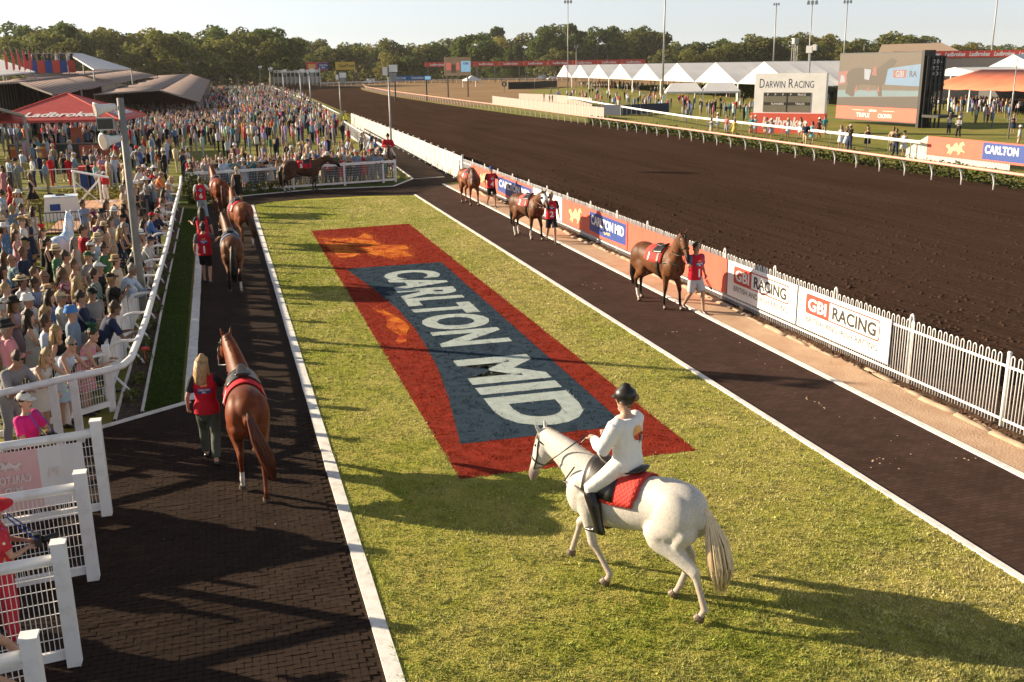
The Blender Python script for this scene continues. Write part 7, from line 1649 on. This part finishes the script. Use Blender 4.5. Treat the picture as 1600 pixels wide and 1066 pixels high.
flood(887, 139, 2, 'tall floodlight pole before the leftmost white marquees'); flood(1035, 153, -60, 'tall pole crossing the sky between tents and gazebo', r=.2); flood(1262, 132, 3, 'tall twin-head floodlight pole behind the score board', dist=190); flood(1316, 112, 2, 'thin floodlight pole above the big screen', dist=240, r=.2); flood(1207, 112, 6, 'far floodlight pole above the distant trees on right', dist=330, r=.3); flood(1545, 125, -60, 'tall grey pole between white tent peaks at right', dist=150, r=.16)
flood(1575, 217, 92, 'thin flag pole on infield lawn at right', 0, .06); flood(900, 146, 72, 'short slim pole beside the tall floodlight pole', 1, .08, hs=.4)
for i, (u, by, ty, lab_) in enumerate(((613, 262, 110, 'speaker post beside the mounted official, nearest of the row'), (534, 200, 120, 'speaker post next to the man in yellow vest'), (487, 178, 112, 'speaker post fifth from the far end of crowd rail'), (472, 170, 112, 'speaker post fourth from the far end of crowd rail'), (445, 160, 112, 'speaker post third from the far end of crowd rail'), (424, 148, 108, 'speaker post second from the far end of crowd rail'), (408, 140, 105, 'speaker post at the far end of crowd rail'))):
    o = flood(u, by, ty, lab_, 0, .075 if i < 2 else .12); o.name = 'speaker_post'
    h = max(v.co.z for v in o.children[0].data.vertices); s_ = .75 if i == 0 else 1.0
    q = MB(); q.box(-.75 * s_, -.05, -.25, .25, h - .1, h + .3 * s_ + .1); q.box(.05, .35, -.2, .2, h - .3, h + .2); q.build('speaker', K['whitevinyl'], o)
    q = MB(); q.box(-.65 * s_, -.1, -.2, .2, h - .65, h - .15); q.build('lower_speaker', K['grey'], o)
# man in the yellow vest
x, y = at(540, 200); o = person('g_stand', (x, y, 0), R(200), 'man in yellow high-visibility vest and navy trousers at the end of the panel fence', shirt=(.03, .04, .09), bottom=(.02, .03, .08), hat='cap', hatc=(.6, .6, .6)); inst('vest', base('g_stand')['vest'], o, color=(.62, .62, .03))

# ------------------------------------------------------------------ far end: starting gate, cars, boards, tower
x, y = at(425, 134); x2, y2 = at(502, 134)
dist = 400; X0, Y0, _ = aty(421, 120, dist); X1, _, _ = aty(500, 120, dist); Wg = X1 - X0
o = empty('starting_gate', (X0, dist, 0), 0, 'white starting gate with many stalls across the far end of track', 'starting gate'); o.scale = (1, 1.5, 1.5)
n_ = 12
for i in range(n_ + 1): q = MB(); q.box(i * Wg / n_ - .12, i * Wg / n_ + .12, -.5, 2.8, .2, 3.2 if i not in (0, n_) else 4.4); q.build('stall_divider', K['white'], o)
for i in range(n_): q = MB(); q.box(i * Wg / n_ + .15, (i + 1) * Wg / n_ - .15, .2, .3, .7, 2.2); q.build('stall_door', K['offwhite'], o)
q = MB(); q.box(0, Wg, -.3, .6, 3.2, 3.9); q.build('header', K['white'], o)
q = MB(); q.box(0, Wg, .7, .8, 2.3, 3.2); q.build('dark_band', K['darkgrey'], o)
for xx_ in (.4, Wg - .4): q = MB(); q.tube([(xx_ - .12, 1, .45), (xx_ + .12, 1, .45)], .45, 14); q.build('wheel', K['tyre'], o)
def car(px_, py_, rz, m, label, van=False, dist=None):
    x, y = at(px_, py_)
    o = empty('parked_car', (x, y, 0), rz, label, 'car'); h = 2.0 if van else 1.55
    q = MB(); pr = [(-2.2, .35), (2.2, .35), (2.25, .8), (1.9, 1.0), (1.1, 1.05)] + ([(.9, h), (-2.1, h)] if van else [(.5, h), (-.9, h), (-1.7, 1.05)]) + [(-2.2, 1.0)]
    n = len(pr); vs = [(a, -.88, b) for a, b in pr] + [(a, .88, b) for a, b in pr]; vs = [(a, s * (.88 if b < 1.2 else .72) / .88, b) for a, s, b in vs]
    q.add(vs, [tuple(range(n)), tuple(range(2 * n - 1, n - 1, -1))] + [(i, n + i, n + (i + 1) % n, (i + 1) % n) for i in range(n)]); q.build('body', m, o)
    for s in (-1, 1):
        q = MB(); q.add([(-1.3, s * .84, 1.1), (.8, s * .84, 1.1), (.4, s * .755, h - .12), (-.9, s * .755, h - .12)], [(0, 1, 2, 3)]); q.build('side_window', K['windscreen'], o)
        for xx_ in (-1.4, 1.4): q = MB(); q.tube([(xx_, s * .70, .34), (xx_, s * .92, .34)], .34, 14); w_ = q.build('wheel', K['tyre'], o); q = MB(); q.tube([(xx_, s * .921, .34), (xx_, s * .93, .34)], .2, 12); q.build('rim', K['grey'], w_)
    q = MB(); q.add([(1.08, -.66, 1.08), (1.08, .66, 1.08), (.62, .6, h - .1), (.62, -.6, h - .1)], [(0, 1, 2, 3)]); q.build('windscreen', K['windscreen'], o)
    return o
car(577, 131, R(200), K['carwhite'], 'white car on the far turn of the track', True); car(845, 124, R(170), K['carwhite'], 'white van parked beyond the black fence', True); car(853, 125, R(190), K['carblue'], 'dark car parked next to the white van'); car(862, 125, R(190), K['carwhite'], 'pale car parked right of the dark car')
def bill(px0, px1, py0, py1, dist, m, label, texts=(), blocks=(), legs=True, z_off=0):
    X0, Y0, Z1 = aty(px0, py0, dist); X1, _, Z0 = aty(px1, py1, dist); o = empty('billboard', (X0, dist, 0), 0, label, 'billboard'); Wb = X1 - X0; Z0 = max(Z0, .3)
    q = MB(); q.box(0, Wb, -.1, .1, Z0, Z1); q.build('panel', m, o)
    for (a, b, c, d, mm) in blocks: q = MB(); q.add([(Wb * a, -.12, Z0 + (Z1 - Z0) * c), (Wb * b, -.12, Z0 + (Z1 - Z0) * c), (Wb * b, -.12, Z0 + (Z1 - Z0) * d), (Wb * a, -.12, Z0 + (Z1 - Z0) * d)], [(0, 1, 2, 3)]); q.build('colour_block', K[mm], o)
    for (s, a, b, c, d, mm) in texts: text_on('lettering', s, K[mm], o, lambda u, v, a=a, c=c: (Wb * a + u, -.15, Z0 + (Z1 - Z0) * c + v), (Z1 - Z0) * d, Wb * b, .02)
    for xx_ in (Wb * .12, Wb * .88): q = MB(); q.box(xx_ - .12, xx_ + .12, .1, .3, 0, Z1); q.build('leg', K['darkgrey'], o)
    return o
bill(478, 513, 97.5, 110, 402, K['red'], 'red and blue CARLTON MID billboard before the far trees', [('CARLTON', .78, .36, .52, .2, 'whitevinyl'), ('MID', .78, .16, .24, .2, 'whitevinyl')], [(.52, 1, .1, .9, 'blue'), (.08, .42, .25, .75, 'gold')])
K['yellowsign'] = mat('yellow_vinyl', (.62, .42, .04), .5)
bill(524, 555, 97, 109, 402, K['yellowsign'], 'yellow billboard with dark lettering before the far trees', [('CastTool', .55, .8, .35, .35, 'charcoal')])
K['bluesign'] = mat('blue_vinyl', (.02, .14, .36), .5)
bill(609, 674, 119, 125.5, 190, K['bluesign'], 'long low blue sign with white lettering on the far turn', [('WELCOME', .25, .26, .3, .45, 'whitevinyl'), ('CASUARINA', .66, .3, .3, .45, 'whitevinyl')], [(.84, .98, .15, .85, 'scr_sky')])
o = bill(694, 736, 89.5, 118, 210, K['scr_brown'], 'far video screen on the infield showing a brown horse', [('GBI', .8, .2, .6, .12, 'navytext')], [(0, 1, 0, .12, 'scr_sand'), (.05, .25, .3, .7, 'scr_coral'), (.25, .42, .15, .6, 'scr_dbrown'), (.44, .56, .3, .72, 'scr_coral'), (.62, .98, .2, .78, 'scr_sky')]); o.name = 'far_video_screen'; o['category'] = 'screen'
# long red banner along the back straight, in lengths
xs = np.linspace(664, 1010, 10)
for i in range(9): bill(xs[i], xs[i + 1] - 1.5, 97.5 - i * .55, 104.5 - i * .55, 400, K['gbired'], 'dark red banner length on the back straight, ' + ['first', 'second', 'third', 'fourth', 'fifth', 'sixth', 'seventh', 'eighth', 'ninth'][i] + ' from left', [('Ladbrokes', .5, .6, .25, .5, 'whitevinyl')])
o = empty('back_rail', (0, 0, 0), 0, 'thin white rail along the far back straight', 'rail'); bp = [aty(500, 117, 360)[:2], aty(560, 112, 380)[:2], aty(620, 110, 400)[:2], aty(760, 107, 415)[:2], aty(960, 103, 415)[:2]]
q = MB(); q.tube([(x, y, 1.3) for x, y in bp], .12, 6, ref=(0, 0, 1)); q.build('rail', K['pvc'], o); d = 0; q = MB(); q.tube([(0, 0, 0), (0, 0, 1.3)], .07, 5); pm_ = q.mesh('post'); pm_.materials.append(K['pvc'])
while d < plen(bp): (x, y), a = along(bp, d); inst('post', pm_, o, (x, y, 0)); d += 4
def tower(px_, top, dist, wpx, label):
    X, Y, Z = aty(px_, top, dist); w_ = wpx * dist / FPX / 2; o = empty('steward_tower', (X, Y, 0), 0, label, 'tower')
    q = MB(); q.box(-w_, w_, -w_, w_, Z - 2.4, Z - .3); q.build('cabin', K['grey'], o); q = MB(); q.box(-w_ * 1.25, w_ * 1.25, -w_ * 1.25, w_ * 1.25, Z - .3, Z); q.build('roof', K['offwhite'], o)
    for s in (-1, 1):
        for t_ in (-1, 1): q = MB(); q.bar((s * w_ * .9, t_ * w_ * .9, 0), (s * w_ * .8, t_ * w_ * .8, Z - 2.4), .25, .25, (1, 0, 0)); q.build('leg', K['grey'], o)
    q = MB()
    for k in range(3): z_ = (Z - 2.4) * k / 3; q.bar((-w_ * .9, -w_ * .9, z_), (w_ * .9, -w_ * .9, z_ + (Z - 2.4) / 3), .12, .12); q.bar((w_ * .9, -w_ * .9, z_), (-w_ * .9, -w_ * .9, z_ + (Z - 2.4) / 3), .12, .12)
    q.build('brace', K['grey'], o)
tower(446, 70, 405, 9, 'grey steward tower before the far trees on the left'); tower(1243, 60, 420, 8, 'grey steward tower before the far trees on the right')
# small white gazebo on the far turn
x, y = at(731, 137)
o = empty('far_gazebo', (x, y, 0), R(8), 'small white gazebo beside the far video screen', 'gazebo'); q = MB(); q.add([(0, 0, 2.3), (4.5, 0, 2.3), (4.5, 4.5, 2.3), (0, 4.5, 2.3), (2.25, 2.25, 3.6), (0, 0, 2.0), (4.5, 0, 2.0), (0, 4.5, 2.0), (4.5, 4.5, 2.0)], [(0, 1, 4), (1, 2, 4), (2, 3, 4), (3, 0, 4), (5, 6, 1, 0), (5, 0, 3, 7), (6, 8, 2, 1)]); q.build('canopy', K['canvas_white'], o)
for a_ in (.1, 4.4):
    for b_ in (.1, 4.4): q = MB(); q.box(a_ - .07, a_ + .07, b_ - .07, b_ + .07, 0, 2.3); q.build('post', K['white'], o)
x, y = at(788, 145); o = empty('distance_marker', (x, y, 0), 0, 'black round distance marker with white figures on infield', 'marker'); q = MB(); q.tube([(0, 0, 0), (0, 0, 1.6)], .05, 6); q.build('post', K['black'], o); q = MB(); q.tube([(0, -.04, 2.0), (0, .04, 2.0)], .62, 18, ref=(1, 0, 0)); d_ = q.build('disc', K['black'], o); text_on('lettering', '8', K['whitevinyl'], d_, lambda u, v: (u, -.05, 1.65 + v), .7, None, .03)
# ------------------------------------------------------------------ trees
def crown_mesh(name, seed, n, leaf, hue, shape):
    r_ = np.random.default_rng(seed); cl = []
    k = shape['k']
    for i in range(k):
        a = r_.random() * 6.283; rad = shape['w'] * (.2 + .8 * r_.random() ** .6); z = shape['z0'] + (1 - shape['z0']) * (r_.random() ** .8) * (1 - .35 * (rad / shape['w']) ** 2)
        cl.append((math.cos(a) * rad, math.sin(a) * rad, z * .92, shape['r'] * (.55 + .7 * r_.random())))
    cl = np.array(cl); w_ = cl[:, 3] ** 2; idx = r_.choice(k, n, p=w_ / w_.sum())
    d = r_.normal(size=(n, 3)); d /= np.linalg.norm(d, axis=1)[:, None]; d[:, 2] *= .75
    rr = cl[idx, 3] * (.45 + .6 * r_.random(n) ** .5)
    c = cl[idx, :3] + d * rr[:, None]
    nrm = d + r_.normal(size=(n, 3)) * .7 + np.array([0, 0, .3]); nrm /= np.linalg.norm(nrm, axis=1)[:, None]
    u = np.cross(nrm, r_.normal(size=(n, 3))); u /= np.linalg.norm(u, axis=1)[:, None]; v = np.cross(nrm, u)
    s = leaf * (.6 + .8 * r_.random(n))[:, None]
    V = np.stack([c - u * s, c - v * s * .6 + u * s * .1, c + u * s, c + v * s * .6], 1).reshape(-1, 3)
    me = bpy.data.meshes.new(name); me.vertices.add(n * 4); me.vertices.foreach_set('co', V.astype(np.float32).ravel()); me.loops.add(n * 4); me.loops.foreach_set('vertex_index', np.arange(n * 4, dtype=np.int32)); me.polygons.add(n); me.polygons.foreach_set('loop_start', np.arange(0, n * 4, 4, dtype=np.int32)); me.update(calc_edges=True)
    g = r_.random((n, 1)); clh = r_.random(k)[idx][:, None]
    col = (1 - g) * np.array(hue[0]) + g * np.array(hue[1]); col = col * (.75 + .5 * clh); setcol(me, 'tint', np.repeat(col, 4, 0)); me.materials.append(K['leafattr']); return me
def trunk_mesh(name, seed, shape):
    r_ = random.Random(seed); q = MB(); h = shape['z0']; q.tube([(0, 0, 0), (.01, 0, h * .5), (.02, .01, h + .1), (.03, .02, .75)], [.030, .024, .018, .006], 7)
    for i in range(6): a = r_.random() * 6.28; z = h * (.6 + .5 * r_.random()); L = shape['w'] * (.5 + .4 * r_.random()); q.tube([(.01, 0, z), (math.cos(a) * L * .5, math.sin(a) * L * .5, z + .18), (math.cos(a) * L, math.sin(a) * L, z + .34)], [.013, .009, .003], 5)
    me = q.mesh(name, True); me.materials.append(K['bark']); return me
H_ol = ((.085, .11, .028), (.20, .20, .052)); H_gr = ((.060, .105, .024), (.14, .18, .045)); H_ye = ((.15, .15, .034), (.29, .26, .070)); H_br = ((.12, .095, .036), (.24, .17, .068)); H_dk = ((.050, .078, .022), (.105, .13, .036))
SH = [dict(k=26, w=.42, z0=.30, r=.16), dict(k=22, w=.36, z0=.38, r=.15), dict(k=30, w=.50, z0=.22, r=.15), dict(k=18, w=.34, z0=.45, r=.13), dict(k=26, w=.52, z0=.12, r=.17)]
TY = []
for i, (sh, hu) in enumerate([(0, H_ol), (1, H_gr), (2, H_ol), (3, H_gr), (4, H_dk), (0, H_ye), (2, H_ye), (4, H_br), (1, H_ol), (3, H_ol)]):
    TY.append((crown_mesh('crown', 100 + i, 3600, .030, hu, SH[sh]), trunk_mesh('trunk', 50 + i, SH[sh])))
KN = ['broad olive-green tree', 'tall green gum tree', 'wide spreading olive tree', 'open-crowned green tree', 'dense dark bushy tree', 'yellow-green tree', 'wide yellow-green tree', 'brownish bushy tree', 'tall olive gum tree', 'open-crowned olive tree']
trees = []
def tree(px_, top, dist, t, wf=1.0):
    dist *= 1.46; X, Y, Z = aty(px_, top, dist); Z = max(Z, 2.5); trees.append((px_, X, Y, Z * 1.03, t, wf))
# skyline read off the photograph: (px, top y)
SKY = [(0, 42), (22, 34), (48, 38), (70, 42), (92, 34), (112, 36), (134, 36), (158, 40), (178, 46), (200, 44), (222, 46), (245, 50), (268, 48), (290, 42), (318, 36), (340, 42), (365, 40), (392, 42), (418, 42), (436, 50), (455, 54), (478, 58), (500, 60), (540, 62), (556, 64), (575, 72), (598, 68), (632, 54), (655, 66), (680, 65), (700, 66), (722, 56), (745, 50), (775, 42), (795, 50)]
for i, (u, v) in enumerate(SKY):
    tree(u, v, 330 + 50 * math.sin(i * 2.3) - (40 if u < 420 else -60), [0, 1, 2, 8, 1, 3, 6, 2, 8, 4, 0, 5, 1, 2][i % 14], 1.0 + .3 * rng.random())
# lower, nearer layer
for i in range(34):
    u = -10 + i * 24 + rng.uniform(-8, 8); v = 72 + rng.uniform(-12, 14) + (10 if u > 560 else 0); tree(u, v, 305 + rng.uniform(-20, 25) + (90 if u > 450 else 0), rng.choice([5, 6, 4, 7, 0, 2, 4, 6]), 1.25)
for (u, v, t) in [(240, 98, 4), (278, 94, 7), (300, 92, 7), (330, 88, 4), (470, 84, 0), (640, 84, 4), (610, 86, 5), (790, 86, 4)]: tree(u, v, 300, t, 1.4)
# right of the video screen: open tall gums, then the long low wood
for i, (u, v) in enumerate([(812, 68), (830, 62), (852, 40), (872, 36), (893, 36), (915, 42), (935, 41), (962, 40), (980, 44), (1004, 40), (1022, 42), (845, 78), (868, 74), (905, 72), (950, 76), (990, 74), (1025, 66)]): tree(u, v, 390 + 25 * math.sin(i * 3), [3, 9, 1, 8, 3, 9, 1, 3, 8, 1, 9, 5, 0, 4, 4, 0, 5][i], .95 if i < 11 else 1.3)
for i, (u, v) in enumerate([(1050, 64), (1068, 66), (1086, 60), (1108, 62), (1130, 60), (1150, 60), (1168, 52), (1185, 56), (1202, 56), (1222, 60), (1250, 50), (1278, 49), (1305, 52), (1330, 58), (1352, 58), (1375, 60), (1398, 52), (1418, 46), (1436, 54), (1460, 66), (1485, 68), (1505, 66), (1530, 64), (1560, 66), (1590, 62), (1606, 64)]): tree(u, v, 340 + 30 * math.sin(i * 1.7), [0, 7, 4, 2, 1, 4, 0, 2, 8, 4, 2, 6, 2, 4, 0, 2, 1, 0, 8, 4, 2, 6, 0, 4, 2, 0][i], 1.45)
trees.sort()
zones_ = [(-99, 130, 'behind the left marquees'), (130, 330, 'above the long marquee'), (330, 470, 'behind the far crowd'), (470, 620, 'behind the billboards'), (620, 810, 'behind the far video screen'), (810, 1045, 'behind the white marquees'), (1045, 1240, 'right of the tall pole'), (1240, 1440, 'behind the big screen'), (1440, 1999, 'behind the red banner building')]
cnt = {}
for (u, X, Y, Z, t, wf) in trees:
    zn = [z for a, b, z in zones_ if a <= u < b][0]; cnt.setdefault((KN[t], zn), []).append((u, X, Y, Z, t, wf))
for (kn, zn), L_ in cnt.items():
    for i, (u, X, Y, Z, t, wf) in enumerate(L_):
        lb_ = kn + ' in the tree line ' + zn + ('' if len(L_) == 1 else ', ' + (['leftmost', 'second from left', 'third from left', 'fourth from left', 'fifth from left', 'sixth from left', 'seventh from left', 'eighth from left', 'ninth from left', 'tenth from left'][min(i, 9)]))
        o = empty('tree', (X, Y, 0), rng.random() * 6.28, lb_, 'tree', 'trees of the far tree line'); o.scale = (Z * wf * rng.uniform(.9, 1.15), Z * wf * rng.uniform(.9, 1.15), Z)
        inst('crown', TY[t][0], o); inst('trunk', TY[t][1], o)
# undergrowth and the wood behind, one mass
def wood(name, n, fn, leaf, hue, label):
    P_ = np.array([fn() for _ in range(n)]); r_ = nrg; nr = r_.normal(size=(n, 3)) + np.array([0, -.4, .5]); nr /= np.linalg.norm(nr, axis=1)[:, None]
    u = np.cross(nr, r_.normal(size=(n, 3))); u /= np.linalg.norm(u, axis=1)[:, None]; v = np.cross(nr, u); s = leaf * (.6 + .8 * r_.random(n))[:, None]
    V = np.stack([P_ - u * s, P_ - v * s * .6, P_ + u * s, P_ + v * s * .6], 1).reshape(-1, 3)
    me = bpy.data.meshes.new(name); me.vertices.add(n * 4); me.vertices.foreach_set('co', V.astype(np.float32).ravel()); me.loops.add(n * 4); me.loops.foreach_set('vertex_index', np.arange(n * 4, dtype=np.int32)); me.polygons.add(n); me.polygons.foreach_set('loop_start', np.arange(0, n * 4, 4, dtype=np.int32)); me.update(calc_edges=True)
    g = r_.random((n, 1)); setcol(me, 'tint', np.repeat((1 - g) * np.array(hue[0]) + g * np.array(hue[1]), 4, 0)); me.materials.append(K['leafattr']); tag(link(bpy.data.objects.new(name, me)), label, 'wood', kind='stuff')
def fu():
    u = rng.uniform(-40, 1640); d = 600 + rng.random() * 60; X, Y, _ = aty(u, 100, d); h = 12 + 3 * math.sin(u * .031) + 2 * math.sin(u * .11); return (X, Y, h * rng.random() ** .7)
wood('far_wood', 16000, fu, 1.3, H_dk, 'dark wood filling the gaps behind the far tree line')
def fu2():
    u = rng.uniform(-40, 1640); d = 445 + rng.random() * 25 + (60 if u > 440 else 0) + (30 if 800 < u < 1050 else 0); X, Y, _ = aty(u, 100, d); return (X, Y, 5.5 * rng.random())
wood('undergrowth', 9000, fu2, .9, H_ol, 'scrubby undergrowth below the far tree line')
# low wooded hills on the horizon
q = MB(); pts_ = []
for i in range(120):
    a = R(-10 + i * 1.2); d = 1500; z = 17 + 7 * math.sin(i * .21) + 4 * math.sin(i * .53 + 1) + 2 * math.sin(i * 1.7); x = d * math.cos(a); y = d * math.sin(a); pts_ += [(x, y, -1), (x * 1.02, y * 1.02, z * .7), (x * 1.1, y * 1.1, z + 6)]
q.add(pts_, [(i * 3 + k, i * 3 + 3 + k, i * 3 + 4 + k, i * 3 + 1 + k) for i in range(119) for k in range(2)])
K['hill'] = mat('distant_hill', (.06, .085, .045), .95, (.09, .11, .055), .02, .3, .7, spec=.05)
tag(q.build('hills', K['hill'], smooth=True), kind='structure')

# ------------------------------------------------------------------ the warm hazy air
hz = MB().box(-2350, 2350, -80, 2350, -2.5, 75).build('haze', [])
hm = bpy.data.materials.new('hazy_air'); hm.use_nodes = True; n = hm.node_tree; n.nodes.clear()
ho = n.nodes.new('ShaderNodeOutputMaterial'); hv = n.nodes.new('ShaderNodeVolumePrincipled'); hv.inputs['Color'].default_value = (.93, .94, .95, 1); hv.inputs['Density'].default_value = .00007; hv.inputs['Anisotropy'].default_value = .3
n.links.new(hv.outputs[0], ho.inputs['Volume']); hz.data.materials.append(hm); tag(hz, 'thin warm haze over the whole racecourse', 'haze', kind='stuff')
